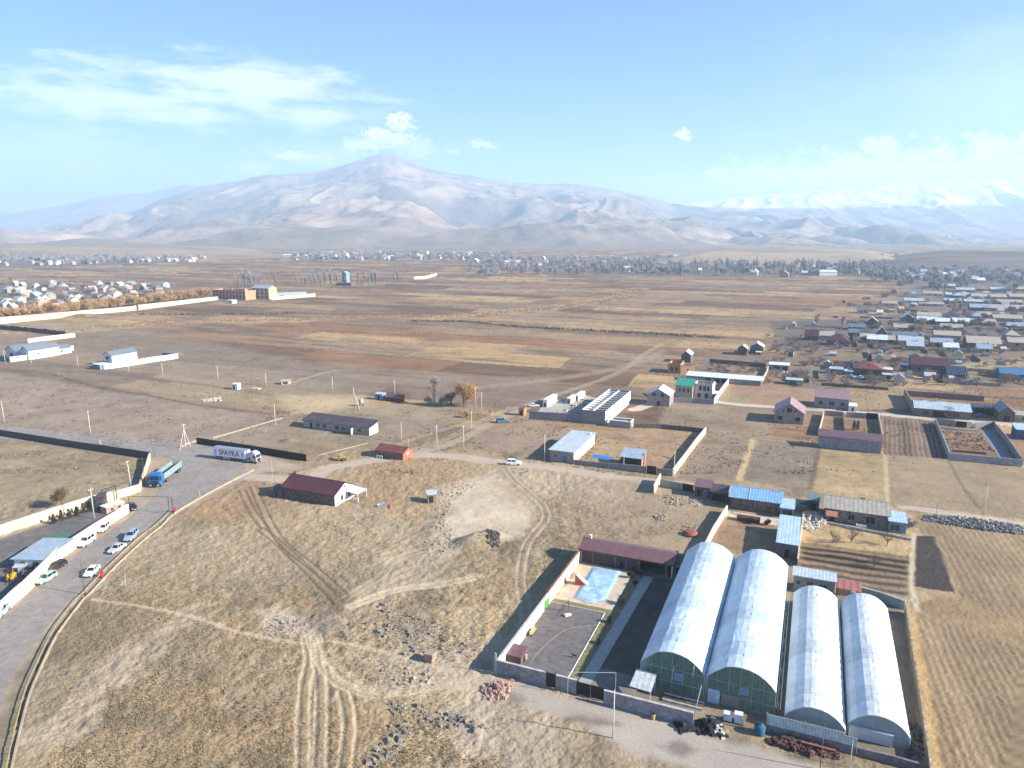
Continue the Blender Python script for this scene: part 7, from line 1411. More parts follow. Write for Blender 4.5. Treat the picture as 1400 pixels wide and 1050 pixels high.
house('low_outbuilding', 'low stone outbuilding cut by the right edge beside the solar house', 'outbuilding', (1387,576), (1420,580), 2.6, 6, 'sf', .4, .3, BEIGE, R_ASB, [W_('f',.4,1.5,1.6,1.1)])
house('garden_shed', 'small shed with a bright light blue roof at the right edge', 'shed', (1388,600), (1420,604), 3.6, 7.0, 'sf', .6, .3, m_wall('navy_wall',(0.06,0.12,0.2)), R_LBLUE, [W_('f',.5,1.5,1.5,1.2)])
GW = m_wall('panel_grey',(0.34,0.33,0.35))
wall('panel_wall', 'grey panel wall closing the near side of the right walled plot', [(1297,629),(1330,632),(1365,635),(1397,638.5)], 2.4, .25, GW, cap=(GW,.08))
wall('panel_wall', 'left side wall of the right walled plot beside ploughed soil', [(1297,628),(1288,604),(1278,580)], 2.4, .25, GW, step=8, jag=.02)
wall('panel_wall', 'right side wall of the right walled plot', [(1397,637),(1376,606),(1357,583)], 2.4, .25, m_wall('panel_mauve',(0.27,0.26,0.29)), step=8, jag=.02)
wall('panel_wall', 'pale mauve wall panel at the back left of the right walled plot', [(1278,580),(1292,581),(1305,582.5)], 2.4, .3, PINKBLK)
wall('metal_gate', 'black sliding gate at the back of the right walled plot', [(1305.5,583),(1321,584.5)], 2.3, .12, BG, 'gate')
wall('panel_wall', 'white panel right of the black sliding gate', [(1321.5,584.6),(1327,585)], 2.5, .3, WHITE)
wall('panel_wall', 'grey wall panel at the back right of the right walled plot', [(1333,585),(1345,584.5),(1357,584)], 2.2, .3, GW)
wall('kerb_wall', 'pale inner kerb before the black sliding gate', [(1285,585),(1310,588),(1338,590)], .5, .4, CONC, 'low wall')
sheet('path', [(1340,590),(1357,588),(1385,628),(1372,630),(1366,626)], .06, mat('blue_grey_path',(0.19,0.2,0.22)))
wall('low_wall', 'low maroon brick edging inside the right walled plot', [(1302,617),(1325,619),(1348,621)], .6, .4, m_wall('maroon_brick',(0.2,0.07,0.06)), 'low wall')
stones('rubble', 'brown brush covering the right walled plot', [(1288,590),(1340,592),(1362,618),(1300,614)], 300, .15, .6, mat('brush_brown',(0.22,0.13,0.09),var=.4), .3, 26)
# second row behind
bk = house('brick_yard', 'roofless brick enclosure with one sunlit end left of the tiled house', 'enclosure', (1137,506), (1168,508), 3.0, 16, 'open', 0, 0, TUFF, None)
rh = house('village_house', 'house with a rust red hipped tile roof', 'house', (1168,512.5), (1206,514.5), 3.6, 14, 'hip', 3.0, .6, DARKST, R_RED, [('f',.3,1.6,2.4,1.6),('f',.7,1.6,2.4,1.6)])
w_, d_, h_ = rh['dims']; g = MB().prism([(-1.2,0),(1.2,0),(0,1.1)],0,2).build('dormer', R_DARK, rh); g.location = (w_/2,d_*.2,h_+1.0)
house('green_canopy', 'teal sided shelter left of the rust red tiled house', 'shelter', (1136,511), (1152,512), 2.6, 6, 'sf', .4, .3, m_wall('teal_wall',(0.03,0.17,0.16)), R_GBLUE, [('f',.5,1.2,3,1.8,'door',DST,DARKOPEN)])
house('low_outbuilding', 'grey pale roofed outbuilding between shelter and tiled house', 'outbuilding', (1154,512.5), (1166,513), 2.0, 4, 'sf', .3, .2, BLOCK, R_PALE, [W_('f',.5,1,1.2,.9)])
car('white car parked in the yard below the rust red tiled roof', (1172,517), (1182,518.5), 'sedan', PW, group=None)
car('silver car parked left of the white one below the tiled roof', (1160,516), (1168,517), 'sedan', PSIL, group=None)
stones('scrap_heap', 'dark scrap around the cars below the rust red tiled roof', [(1150,515),(1215,516),(1218,520),(1150,519)], 150, .2, 1.0, mat('bluish_scrap',(0.1,0.12,0.14),var=.4), 1.0, 27, 'scrap')
house('low_outbuilding', 'white roofed outbuilding right of the rust red tiled house', 'outbuilding', (1208,511), (1220,511.5), 2.4, 5, 'sf', .3, .2, BLOCK, R_WHITE, [W_('f',.5,1.2,1.4,1)])
house('low_outbuilding', 'dark outbuilding with a white edge right of the parked cars', 'outbuilding', (1206,518), (1219,519), 2.2, 4, 'sf', .3, .2, DARKST, R_PALE, [('f',.5,1,1.6,1.6,'door',DST,DARKOPEN)])
mr = house('village_house', 'two tone maroon roofed house behind a white kerb', 'house', (1246,509), (1294,511.5), 4.6, 14, 'gx', 3.0, .5, m_wall('maroon_brown_wall',(0.17,0.11,0.11)), R_MAR, [('f',x_,2.4,1.6,1.6) for x_ in (.2,.42,.62,.85)])
wall('kerb_wall', 'white kerb wall in front of the two tone maroon house', [(1245,511.5),(1265,512.5),(1286,513.5)], .9, .4, WHITE, 'low wall')
house('low_outbuilding', 'white roofed outbuilding left of the two tone maroon house', 'outbuilding', (1231,505), (1242,505.5), 2.6, 5, 'sf', .3, .2, BLOCK, R_WHITE, [W_('f',.5,1.3,1.4,1)])
so_ = house('solar_shed', 'dark shed covered with rows of solar panels', 'shed', (1295,517), (1323,518.5), 2.0, 9.5, 'sf', 3.0, .2, m_wall('shed_black',(0.06,0.06,0.07)), mat('solar_cell',(0.015,0.025,0.06),rough=.25,spec=.5), [('f',.5,.9,1.6,1.5,'door',DST,DARKOPEN)])
w_, d_, h_ = so_['dims']; b = MB(); k_ = 3.0/d_
for i in range(9): x_ = w_*i/8; b.slab([(x_-.06,.0,h_+.21),(x_+.06,.0,h_+.21),(x_+.06,d_,h_+3.21),(x_-.06,d_,h_+3.21)],.04)
b.build('panel_frame', RIM, so_)
house('village_house', 'blue walled shed with a pale ridge at the right edge', 'shed', (1367,517), (1420,519), 2.6, 10, 'gx', 2.4, .4, m_wall('blue_wall',(0.05,0.16,0.3)), rmat('mid_blue_roof',(0.08,0.2,0.36)), [W_('f',.4,1.4,1.6,1.2)])
house('glass_shelter', 'pale roofed open shelter left of the bluish caravan shed', 'shelter', (1051,506), (1078,507.5), 3.2, 6, 'sf', .5, .3, m_wall('shelter_grey',(0.25,0.23,0.21)), R_WHITE, [('f',.4,1.5,3,2,'door',CONC,DARKOPEN),('f',.8,1.5,2.5,2,'door',CONC,DARKOPEN)])
house('caravan_shed', 'pale green topped grey metal cabin among bare bushes', 'cabin', (1074,525.5), (1097,526.5), 2.4, 4.5, 'sf', .3, .15, m_wall('slate_cabin',(0.13,0.16,0.19)), rmat('pale_green_roof',(0.45,0.58,0.5)), [W_('f',.3,1.3,1.2,.9)])
stones('scrap_heap', 'pale junk around the bare bushes left of the metal cabin', [(1060,507),(1095,509),(1100,515),(1062,514)], 110, .2, 1.0, m_wall('junk_grey',(0.45,0.42,0.38)), .9, 28, 'junk')
# ================================================================== LEFT MIDDLE: white villas, unfinished blocks, wall and willows
VW = m_wall('villa_white', (0.74,0.73,0.7), var=.06)
def villa(label, fl, fr, back, h, rise, wins):
    a, b, an, w_ = frame_of(fl, fr); return house('villa', label, 'villa', fl, fr, h, perp(a, b, back, 0), 'gy', rise, .5, VW, R_GREY, wins)
villa('white villa wing with a slate gable nearest the left edge', (9,489.5), (22,491), (46,481), 5.2, 2.6, [('f',.6,2.4,2.6,2.4)])
v2 = villa('white villa with a slate roof and long sunlit side wall', (30,491), (40,492), (69,484), 5.6, 2.4, [('f',.5,2.4,2.2,2.2),('r',.3,3,1,1.4)])
house('villa_annex', 'low white annex with a slate roof at the back of the white villa', 'annex', (62,485.5), (71,486.5), 3.6, 13, 'gy', 1.8, .4, VW, R_GREY, [('r',.5,2,1.5,1.2)])
wall('garden_wall', 'white garden wall along the sunlit side of the left villa', [(14,495),(44,490.8),(71,487)], 3.0, .4, WHITE, step=8)
wall('garden_wall', 'white garden wall stretching beyond the left villa annex', [(71,485),(86,481.5),(100.5,478.5)], 3.0, .4, WHITE, step=8)
wall('metal_gate', 'teal grey gate in the front of the white villa wall', [(-12,491.5),(0,493),(13.5,495)], 2.6, .2, m_wall('teal_gate',(0.14,0.22,0.24)), 'gate')
vb = villa('small two storey white villa with a slate roof alone in the field', (142,498.5), (154,500), (175,492), 5.8, 2.0, [('f',.5,4.2,2.6,1.8),('f',.5,1.4,1.2,2.2),('f',.15,1.4,1.6,1.5)])
wall('garden_wall', 'long white garden wall right of the small white villa', [(143,505),(175,500.5),(208,495),(243.5,490)], 3.0, .4, WHITE, step=9)
wall('garden_wall', 'short white front wall left of the small white villa', [(126,500.5),(134,502.5),(142.5,505)], 2.6, .4, WHITE)
house('garage', 'teal fronted flat garage before the small white villa', 'garage', (126.5,504.5), (137,506), 2.7, 6, 'sf', .1, .2, m_wall('teal_plaster',(0.2,0.29,0.32)), R_WHITE, [('f',.4,1.2,2.2,2,'door',DST,R_GREY)])
house('flat_shed', 'flat roofed dark shed at the far end of the white garden wall', 'shed', (222,488), (234,489), 2.6, 9, 'sf', .1, .3, DARKST, R_GREY, [('f',.5,1.2,2.5,1.8,'door',DST,DARKOPEN)])
wall('boundary_wall', 'dark dotted fence in the field behind the white villas', [(-60,444),(0,450),(45,454.5),(90,459)], 3.4, .4, m_wall('dark_fence',(0.12,0.095,0.1),var=.4), step=4, jag=.5)
wall('boundary_wall', 'short cream wall behind the white villas', [(38,469.5),(70,465),(103,461)], 3.2, .5, CREAM, step=10)
wall('boundary_wall', 'very long cream wall before the orange willows', [(-90,452),(0,443),(60,437),(120,430.5),(184,424.5)], [6,5.6,5,4.6,4.4], .6, CREAM, step=15, jag=.1)
wall('boundary_wall', 'continuation of the cream wall towards the unfinished orange building', [(184,424.5),(250,416),(298,410)], [5,4.4,3.8], .6, CREAM, step=15, jag=.1)
wall('boundary_wall', 'cream wall right of the unfinished tan tower house', [(371,410.5),(400,408),(431,405.5)], [3.6,3.8,3.8], .6, CREAM, step=15)
wall('boundary_wall', 'short bright cream wall far out on the plain by the poplars', [(566,382),(582,381),(597,377)], 4.5, .8, CREAM, step=20)
gp = empty('gate_house', G(188,424), R(GRID), 'small cream gateway where the long cream wall bends', 'gateway'); MB().box(-3,-1,-.3,-2,1,5.5).build('gate_pier', CREAM, gp); MB().box(2,-1,-.3,3,1,5.5).build('gate_pier', CREAM, gp); MB().box(-3.2,-1.1,5.502,3.2,1.1,6.2).build('lintel', DARKST, gp)
# unfinished orange blocks
OB = m_wall('salmon_brick',(0.56,0.3,0.18)); 
ub = house('unfinished_block', 'long unfinished orange brick block with tall dark openings', 'building', (291,408), (336,410.5), 10.5, 16, 'open', 0, 0, OB, None, [('f',.05+i*.1,3.2,2.0,4.6,'window',OB,DARKOPEN) for i in range(10)]+[('f',.05+i*.1,8.0,2.0,2.8,'window',OB,DARKOPEN) for i in range(10)], snap=False)
w_, d_, h_ = ub['dims']; b = MB()
for i in range(5): b.box(i*w_/5+1,.02,h_+.002,i*w_/5+1.6,.6,h_+1.5+(i % 2))
b.box(w_*.82,.02,h_+.002,w_-.2,4,h_+2.2); b.build('column_stub', OB, ub); MB().box(.31,.31,5.5,w_-.31,d_-.31,5.9).build('floor_slab', CONC, ub)
ut = house('unfinished_house', 'unfinished tan tower house right of the orange block', 'building', (345,408.5), (368,409.5), 12.5, 14, 'gx', 3.0, .4, m_wall('tan_block',(0.5,0.38,0.26)), R_GBLUE, [('f',.15+i*.23,2.5+j*4.2,2.4,2.6,'window',CONC,DARKOPEN) for i in range(4) for j in range(3)], snap=False)
house('low_outbuilding', 'bright white hut on the dark strip below the orange block', 'hut', (310,414.5), (318,415), 3.2, 6, 'sf', .3, .2, WHITE, R_WHITE, [('f',.5,1.5,2,2,'door',DST,DARKOPEN)], snap=False)
house('glass_house', 'long low pale blue glasshouse behind the cream wall', 'glasshouse', (371,407), (420,405), 3.2, 14, 'gx', 1.5, .2, m_wall('glasshouse_wall',(0.4,0.5,0.5)), R_PALE, [('f',.1+i*.2,1.6,3,1.4) for i in range(5)], snap=False)
bt2 = house('blue_tower', 'narrow blue grey tower standing among the poplars', 'tower', (468,389), (474,389.3), 16.5, 7, 'gy', 2.5, .1, m_wall('blue_tower_wall',(0.22,0.36,0.42)), R_GBLUE, [('f',.5,5,3,2.4),('f',.5,10,3,2.4)], snap=False)
house('low_outbuilding', 'dark low block at the foot of the blue grey tower', 'outbuilding', (460,390.5), (480,391), 4, 9, 'sf', .3, .2, DARKST, R_GREY, [('f',.5,2,3,1.6)], snap=False)
# ------------------------------------------------------------------ far houses
rg = random.Random(42)
def fh(label, x0, x1, yb, wm, rm, h=3.0, d=10, roof='gx', rise=2.4, name='village_house', cat='house', group=None, n=2):
    w = ('window', FRAMEW, GLASS)
    o = house(name, label, cat, (x0, yb), (x1, yb+.04*(x1-x0)), h, d, roof, rise, .5, wm, rm, [('f',(i+1)/(n+1),1.6,1.6,1.5) for i in range(n)], group)
    W0, D0, H0 = o['dims']; chimney(o, W0*rg.uniform(.2,.8), D0*.5, H0+rise*.6, H0+rise+1.1, .6, CONC); return o
WL = [m_wall('far_wall_tan',(0.36,0.3,0.25)), m_wall('far_wall_dark',(0.18,0.15,0.14)), m_wall('far_wall_pale',(0.55,0.5,0.45)), m_wall('far_wall_rose',(0.48,0.33,0.28))]
row = [('maroon roofed long house at the left end of the right village front row',1100,1118,465,WL[1],R_MAR,3.4,11,'gx',3.2),('pale cream roofed house right of the maroon one in the front row',1120,1140,464,WL[0],R_BEIGE,3,11,'gx',2.6),('dark maroon hipped house in the front row beside the dark conifer',1130,1160,472,WL[1],R_MAR,3.2,12,'hip',4.2),
 ('beige roofed house left of the bright white roof in the front row',1176,1185,467,WL[0],R_BEIGE,3,10,'gx',2.4),('bright white roofed house in the front row of the right village',1185.5,1212,469,WL[1],R_WHITE,3,10,'gx',2.6),('pinkish beige roofed house right of the bright white roof',1213,1223,470,WL[0],R_BEIGE,3,10,'gx',2.4),
 ('pale roofed house with a pinkish right end in the front row',1228,1262,471,WL[1],R_PALE,3,10,'gx',2.6),('blue grey roofed house before a long beige roof in the front row',1272,1302,473.5,WL[1],R_GBLUE,3,9,'gx',2.4),('long beige roofed house behind the blue grey roof',1277,1313,463.5,WL[0],R_BEIGE,3.2,10,'gx',2.6),
 ('largest beige roofed house of the front row near the right edge',1322,1368,475.5,WL[1],R_BEIGE,3.6,16,'gx',3.6),('pale beige roofed house cut by the right edge in the front row',1378,1415,474,WL[0],R_BEIGE,3.2,11,'gx',2.8),('pointed pale gabled house behind the front row at the right edge',1374,1394,464,WL[0],R_BEIGE,3,10,'hip',3.4),
 ('dim slate roofed house behind the white roof of the front row',1160,1182,459,WL[1],R_GREY,2.6,10,'gx',2.2),('dark long roof behind the bright white front row house',1220,1254,463,WL[1],R_GREY,2.6,11,'gx',2.4),
 ('white roofed barn at the left of the second row',1254,1286,442,WL[1],R_WHITE,3,11,'gx',2.6),('pale roofed barn behind the second row white barn',1254,1286,435.5,WL[0],R_BEIGE,3,11,'gx',2.4),('short bright roofed house in the middle of the second row',1279,1298,444,WL[1],R_WHITE,3,10,'gx',2.4),('long white roofed house in the middle of the second row',1303,1328,444.5,WL[1],R_WHITE,3,11,'gx',2.6),('beige roofed house right of the long white one in the second row',1329,1361,445,WL[0],R_BEIGE,3,10,'gx',2.4),('beige roofed house behind the beige one in the second row',1358,1397,439,WL[0],R_BEIGE,3,11,'gx',2.6),('pointed grey house peeping over the second row',1328,1342,437,WL[1],R_GBLUE,3,10,'hip',3),
 ('pale blue roofed house at the left of the third row',1326,1359,424.5,WL[1],R_GBLUE,3.2,13,'gx',3),('beige roofed house in the middle of the third row',1359,1394,425.5,WL[0],R_BEIGE,3.2,13,'gx',3),('pale blue roofed house cut by the right edge in the third row',1390,1420,426,WL[1],R_PALE,3,12,'gx',3),('bluish white roofed shed behind the third row',1318,1352,415,WL[0],R_PALE,2.6,9,'gx',2),('low pinkish brick row left of the third row',1257,1290,418,WL[3],R_BEIGE,2.4,8,'gx',1.8),
 ('beige roofed house at the left of the fourth row',1328,1353,408.5,WL[0],R_BEIGE,3.2,13,'gx',2.8),('beige roofed house with a shaded valley in the fourth row',1354,1376,409.5,WL[0],R_BEIGE,3.2,13,'gx',2.8),('pale beige roofed house at the right edge of the fourth row',1380,1412,409,WL[0],R_BEIGE,3.2,13,'gx',2.8),('pale grey hipped house left of the fourth row',1302,1320,407.5,WL[1],R_PALE,3,12,'hip',3),
 ('long pale blue shed at the head of the right village',1271,1311,393.5,WL[0],R_PALE,3.4,12,'gx',2.4),('long pale blue roof below the long pale blue shed',1307,1332,399,WL[0],R_PALE,3,12,'gx',2.4),('pale roof right of the long pale blue shed',1354,1378,398.5,WL[0],R_PALE,3,12,'gx',2.4),('pale beige roof at the head of the right village, right edge',1380,1410,398,WL[0],R_BEIGE,3,12,'gx',2.4),('dull pink hipped house between the two pale blue roofs',1332,1350,398,WL[3],R_PINK,3,13,'hip',3)]
for q in row: fh(q[0], *q[1:4], q[4], q[5], h=q[6], d=q[7], roof=q[8], rise=q[9])
for (x0,x1,yb,m_,lb) in ((1236,1262,414,R_PALE,'pale roofed shed at the open end of the third row'),(1262,1288,404,R_BEIGE,'beige roofed shed left of the grey hipped house'),(1290,1314,414,R_GBLUE,'blue grey roofed shed left of the bluish white shed'),(1206,1226,418,R_BEIGE,'small beige roofed house at the outer edge of the right village'),(1172,1188,428,R_GREY,'small slate roofed house out on the plain before the village'),(1362,1398,416,R_BEIGE,'long beige roof behind the third row at the right'),(1336,1372,434,R_BEIGE,'beige roofed house peeping between second and third row'),(1376,1410,450,R_GBLUE,'blue grey roofed house between front and second row, right edge'),(1286,1316,452,R_BEIGE,'beige roofed house between front row and second row'),(1222,1246,452,R_BEIGE,'beige roofed house left below the white second row barn'),(1240,1262,478,R_PALE,'pale low roof in the yard below the pinkish ended house'),(1336,1356,482,R_GBLUE,'blue grey low roof below the largest beige roof'),(1290,1310,480,R_WHITE,'white low roof below the blue grey front row house')):
    fh(lb, x0, x1, yb, WL[rg.randrange(3)], m_, 2.8, 9)
for (x0,x1,yb,lb) in ((1184,1200,445,'dark gabled house with a bright right roof slope, upper of the left pair'),(1199,1211,459.5,'dark gabled house with a bright right roof slope, lower of the left pair'),(1232,1250,440,'dark gabled house with a bright right roof slope beside the white barn')):
    house('village_house', lb, 'house', (x0,yb), (x1,yb+.6), 3.4, 9, 'gy', 3.6, .5, WL[1], R_WHITE, [W_('f',.5,1.8,1.6,1.5)])
fh('low dark house left of the upper dark gabled house', 1160, 1182, 451, WL[1], R_GREY, 2.6, 9)
# small far-off village houses: prototypes, then copies
protos = []
def far_proto(i, wm, rm, roof, w=11, d=9, h=4.0, rise=2.6):
    o = house('village_house', 'x', 'house', (700,470), (711,470), h, d, roof, rise, .5, wm, rm, [], None); return o
VAR = [('white roofed',WL[2],R_WHITE,'gx'),('pale blue roofed',WL[0],R_PALE,'gx'),('slate roofed',WL[0],R_GREY,'hip'),('beige roofed',WL[2],R_BEIGE,'gx'),('rust roofed',WL[2],R_RED,'hip'),('rose walled',WL[3],R_BEIGE,'hip'),('grey blue roofed',WL[2],R_GBLUE,'gx')]
PRO = [far_proto(i, v[1], v[2], v[3]) for i, v in enumerate(VAR)]
used = set(); rg = random.Random(42)
def place(i, px, py, label, group, sc=1.0, nm='house'):
    p = G(px, py); rz = R(GRID+rg.choice((0,0,90))+rg.uniform(-12,12)); s = (sc*rg.uniform(.8,1.5), sc*rg.uniform(.8,1.3), sc*rg.uniform(.8,1.4))
    if i not in used: used.add(i); o = PRO[i]; o.location = p; o.rotation_euler = (0,0,rz); o.scale = s; o['label'] = label; o['group'] = group
    else:
        o = dup(PRO[i], p, rz, label, group, s)
        if nm != 'house': o.name = nm; o['category'] = nm
def village(region, n, text, group, sc, wts, gap, nm='house'):
    pts = []; t = 0
    while len(pts) < n and t < n*60:
        t += 1; k = rg.random(); x0, x1, ya, yb = region
        px = rg.uniform(x0, x1); py = ya+(yb-ya)*rg.random(); lim = 1
        if callable(gap[1]) and not gap[1](px, py): continue
        if all(abs(px-a) > gap[0] or abs(py-b) > gap[0]*.3 for a, b in pts): pts.append((px, py))
    for px, py in pts:
        i = rg.choices(range(len(VAR)), wts)[0]; place(i, px, py, '%s %s %s' % (VAR[i][0], nm, text), group, sc, nm)
ok = lambda px, py: True
village((0,232,390,430), 62, 'in the near left village behind the orange willows', 'houses of the near left village', 1.0, (2,4,4,4,2,3,4), (7, lambda px, py: py < 433-px*.115 and py > 384+px*.03))
FARV = []
def far_village(region, n, sc, wts, gap, cond):
    k = 0
    for _ in range(n*40):
        px, py = rg.uniform(region[0], region[1]), rg.uniform(region[2], region[3])
        if not cond(px, py) or any(abs(px-a) <= gap and abs(py-b) <= gap*.3 for a, b, *_r in FARV): continue
        FARV.append((px, py, rg.choices(range(len(VAR)), wts)[0], sc)); k += 1
        if k == n: break
far_village((-10,190,345,363.5), 70, 1.2, (3,3,3,4,1,4,2), 4, lambda px, py: py < 365-px*.03)
far_village((190,280,352.5,358), 18, 1.2, (4,3,1,2,0,1,2), 3, ok)
far_village((400,680,346.5,356), 80, 1.3, (3,4,3,3,1,2,3), 3.5, ok)
slots = []; V, Fs, Mi, o_ = [], [], [], 0
for (px, py, i, sc) in FARV:
    p = G(px, py); a_ = R(GRID+rg.choice((0,90))+rg.uniform(-15,15)); c_, n_ = math.cos(a_), math.sin(a_); sx_, sy_, sz_ = sc*rg.uniform(.8,1.5), sc*rg.uniform(.8,1.3), sc*rg.uniform(.8,1.3)
    for ch in PRO[i].children:
        m_ = ch.data.materials[0]; 
        if m_ not in slots: slots.append(m_)
        k_ = slots.index(m_); vs = [v.co for v in ch.data.vertices]
        V += [((v.x*c_*sx_-v.y*n_*sy_)+p.x, (v.x*n_*sx_+v.y*c_*sy_)+p.y, v.z*sz_) for v in vs]; 
        for f in ch.data.polygons: Fs.append([q+o_ for q in f.vertices]); Mi.append(k_)
        o_ += len(vs)
me = bpy.data.meshes.new('far_village'); me.from_pydata(V, [], Fs); [me.materials.append(m_) for m_ in slots]; me.polygons.foreach_set('material_index', Mi)
tag(COL.objects.link(bpy.data.objects.new('far_village', me)) or bpy.data.objects['far_village'], 'tiny pale houses of the hazy villages at the foot of the mountain', 'village', None, 'stuff')
village((650,1000,352,376), 26, 'among the bluish poplars of the middle distance', 'houses among the far poplars', 1.3, (4,4,1,2,0,0,3), (12, lambda px, py: py < 366+ (px-650)*.03))
village((1000,1260,362,379.5), 30, 'in the hazy tree belt below the pale hill', 'houses in the hazy tree belt', 1.3, (5,4,1,2,0,1,3), (8, ok))
village((1235,1410,362,388), 72, 'in the hazy upper part of the right village', 'houses of the upper right village', 1.25, (4,5,1,3,1,2,3), (6, lambda px, py: py > 366))
village((1065,1405,441,526), 40, 'standing small among the yards and bushes of the right village', 'small outbuildings of the right yards', .42, (2,4,4,4,2,2,3), (9, ok), 'outbuilding')
village((1190,1405,398,440), 26, 'squeezed between the long roofs of the right village', 'small houses between the long roofs', .75, (2,4,4,4,2,2,3), (9, ok))
for i in range(34):
    px, py = rg.uniform(1075,1400), rg.uniform(402,532); a_ = G(px, py); d_ = (UX if rg.random() < .45 else VX)*rg.uniform(14,34); b_ = a_+d_
    wall('garden_wall', 'low brownish garden wall between the plots of the right village', [(a_.x,a_.y),(b_.x,b_.y)], rg.uniform(1.2,2.0), .35, rg.choice((WL[0],WL[1],TUFF,DARKST,CONC)), 'wall', None, 'garden walls of the right village', px=False, step=5, jag=.12)
for (x0,x1,yb,lb) in ((387,405,352,'long white barn far off before the mountain village'),(690,712,362,'white barn at the left end of the far poplar belt'),(823,833,370,'white gabled barn at the edge of the far poplar belt'),(854,860,371,'white round roofed hut at the edge of the far poplar belt'),(1008,1055,343.5,'long white works on the crest of the pale hill'),(1100,1112,335.5,'white roof on the slope above the pale hill'),(15,32,337.5,'pale works hall high above the hazy left village'),(1120,1144,377,'white barn in the tree belt below the pale hill'),(1290,1330,381,'bright white barn row above the right village')):
    house('barn', lb, 'barn', (x0,yb), (x1,yb+.1), 7, 20, 'gx', 3, .5, WHITE, R_WHITE, [], snap=False)
# ------------------------------------------------------------------ far trees: prototypes, then copies
FAR_T = {'willow': bare_tree('willow', 10, 5.5, 101, OR, n=520, tw=.16, tl=2.2, label='x', crown_lo=.05), 'bare': bare_tree('bare_tree', 8, 5, 102, GR, n=420, tw=.14, tl=2.0, label='x', crown_lo=.05), 'blue': bare_tree('bare_tree', 13, 6.5, 103, BL, n=420, tw=.26, tl=3.0, label='x', crown_lo=.05), 'pop': bare_tree('poplar', 20, 2.6, 104, BL, col_=True, n=200, tw=.12, tl=3.0, label='x', crown_lo=.1), 'pale': bare_tree('poplar', 12, 3.4, 105, PG, bark=BARKP, col_=True, n=500, tw=.08, tl=1.8, label='x', crown_lo=.1), 'yard': bare_tree('shrub', 3.6, 3.6, 106, GR, n=420, tw=.045, tl=1.0, label='x', crown_lo=.05), 'yard2': bare_tree('shrub', 2.8, 3.2, 107, twig_mat('mauve',(0.26,0.2,0.185)), n=420, tw=.045, tl=1.0, label='x', crown_lo=0)}
tu = set()
def tree(k, px, py, label, group, sc=1.0):
    p = G(px, py); s = sc*rg.uniform(.75,1.25); rz = rg.uniform(0,6.28)
    if k not in tu: tu.add(k); o = FAR_T[k]; o.location = p; o.rotation_euler = (0,0,rz); o.scale = (s,)*3; o['label'] = label; o['group'] = group
    else: dup(FAR_T[k], p, rz, label, group, (s*rg.uniform(.85,1.2), s*rg.uniform(.85,1.2), s))
for i in range(74):
    px = -8+i*4.05+rg.uniform(-1.5,1.5); py = 441-px*.113+rg.uniform(-2.5,.5)
    tree('willow', px, py-1.5, 'orange willow in the row behind the long cream wall', 'orange willows behind the cream wall', 1.0)
for i in range(80):
    px, py = rg.uniform(-5,225), 0; py = rg.uniform(386+px*.03, 431-px*.11); tree('bare', px, py, 'greyish bare tree between the houses of the near left village', 'bare trees of the near left village')
def wood(label, pts, seed, sc):
    "a far-off wood that reads as one mass: trunks and crowns of many trees in one mesh"
    src = FAR_T['blue'].children; r_ = np.random.default_rng(seed); V, Fs, o = [], [], 0
    for ch in src:
        me = ch.data; v = np.empty(len(me.vertices)*3); me.vertices.foreach_get('co', v); v = v.reshape(-1,3); f = [list(p.vertices) for p in me.polygons]
        f = [q for q in f if len(q) == 4]
        fa = np.array(f)
        for (px, py) in pts:
            g = G(px, py); s_ = sc*r_.uniform(.7,1.3); a_ = r_.uniform(0,6.28); c_, n_ = math.cos(a_), math.sin(a_)
            V.append(np.stack([(v[:,0]*c_-v[:,1]*n_)*s_*1.15+g.x, (v[:,0]*n_+v[:,1]*c_)*s_*1.15+g.y, v[:,2]*s_], -1)); Fs.append(fa+o); o += len(v)
    tag(np_mesh('far_wood', np.concatenate(V), np.concatenate(Fs), BL), label, 'wood', None, 'stuff')
wood('bluish bare wood around the hazy left village', [(rg.uniform(-8,190), rg.uniform(346,362)) for i in range(120)]+[(rg.uniform(50,150), rg.uniform(354,359)) for i in range(40)], 1, 1.15)
for i in range(14): tree('blue', rg.uniform(185,280), rg.uniform(353,358), 'bluish tree in the thin hamlet strip', 'trees of the thin hamlet strip', 1.0)
wood('bluish bare wood along the village at the foot of the mountain', [(rg.uniform(395,700), rg.uniform(348,357.5)) for i in range(150)], 2, 1.1)
for i in range(46): tree('pop', rg.uniform(318,545), 0 or rg.uniform(385,394), 'thin bare poplar in the scattered rows around the blue grey tower', 'thin poplars around the tower', .95)
for i in range(130):
    px = rg.uniform(690,1240); tree('pop', px, rg.uniform(366,378.5), 'hazy tall poplar in the belt across the middle distance', 'far poplar belt', 1.15)
wood('hazy bluish wood across the middle distance', [(px, rg.uniform(354+max(0,(px-900))*.025,377)) for px in [rg.uniform(640,1250) for i in range(420)]], 3, .95)
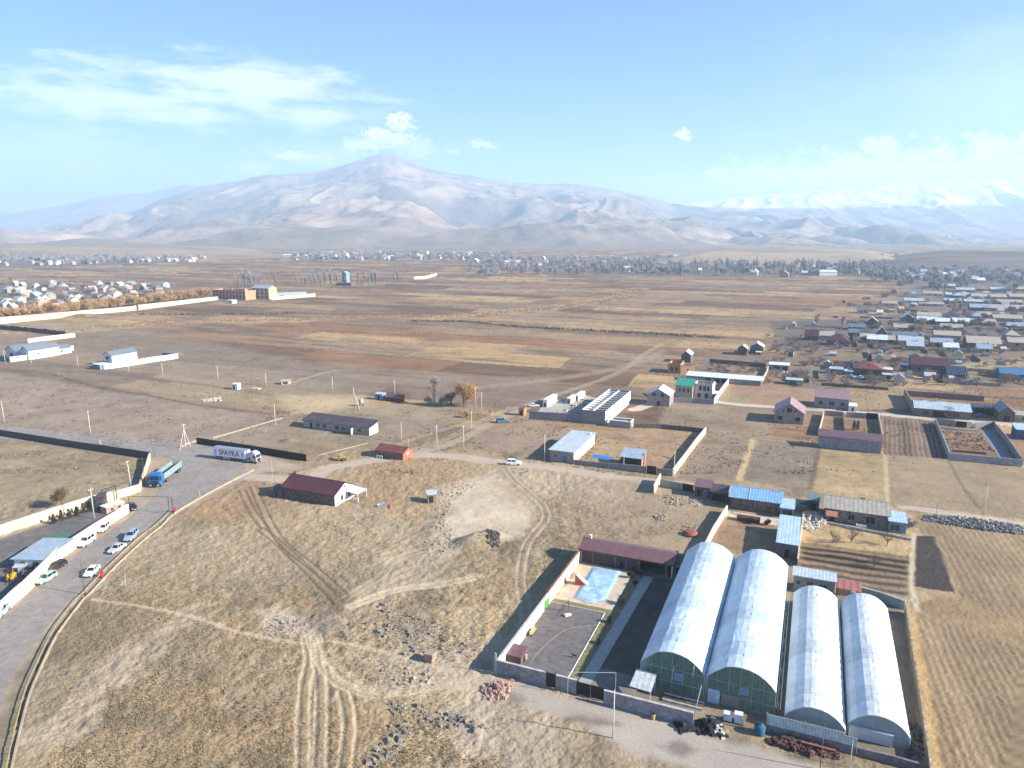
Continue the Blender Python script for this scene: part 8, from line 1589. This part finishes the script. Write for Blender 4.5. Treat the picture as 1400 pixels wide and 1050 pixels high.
wood('hazy bluish wood on the slope above the right village', [(rg.uniform(1180,1420), rg.uniform(352,386)) for i in range(260)], 4, .9)
for i in range(80):
    px = rg.uniform(1220,1405); tree('blue', px, rg.uniform(368,400), 'hazy bluish tree in the upper right village', 'trees of the upper right village', .85)
for i in range(90):
    px = rg.uniform(1160,1405); tree('bare', px, rg.choice((404,413,420,430,436,447,450,455,458))+rg.uniform(-2,3), 'bare tree between the roof rows of the right village', 'bare trees between the roof rows', .75)
for i in range(240):
    px = rg.uniform(1048,1405); py = rg.choice((462,468,472,474,478,482,496,500,512,521,526))+rg.uniform(-3,3); tree(rg.choice(('yard','yard2')), px, py, 'brown bare bush in the yards of the right village', 'bare bushes of the right yards', .95)
for i in range(24): tree('yard2', rg.uniform(970,1048), rg.uniform(497,510), 'mauve bare tree in the orchard behind the long white shed', 'orchard behind the long shed', .7)
for i in range(12): tree('yard', rg.uniform(1058,1100), rg.uniform(509,518), 'bare bush among the junk left of the metal cabin', 'bushes left of the metal cabin', .8)
for (px, py, s, lb) in ((1116,450,1.0,'pale poplar standing alone left of the cream roof'),(1150,452,1.1,'pale poplar behind the dark maroon hipped house'),(1305,432,1.2,'pale poplar left of the pair in the second row'),(1312,431,1.1,'pale poplar right of the pair in the second row'),(1268,418,.9,'pale poplar before the low pinkish brick row')): tree('pale', px, py, lb, None, s)
for (px, py, s, lb) in ((1163,470,1.6,'dark conifer beside the dark maroon hipped house'),(1285,523,1.3,'dark conifer before the solar panel shed'),(1188,501,1.7,'dark conifer behind the rust red tiled roof')): dup(th0, G(px,py), 0, lb, None, (s*1.5,s*1.5,s*1.6))
for (px, py, lb) in ((1306,523,'dark branched tree left of the pair below the solar shed'),(1335,527,'dark branched tree right of the pair below the solar shed')): tree('yard', px, py, lb, None, 1.1)
for k, o in FAR_T.items():
    if k not in tu:
        for c in list(o.children): bpy.data.objects.remove(c)
        bpy.data.objects.remove(o)
for i, o in enumerate(PRO):
    if i not in used:
        for c in list(o.children): bpy.data.objects.remove(c)
        bpy.data.objects.remove(o)
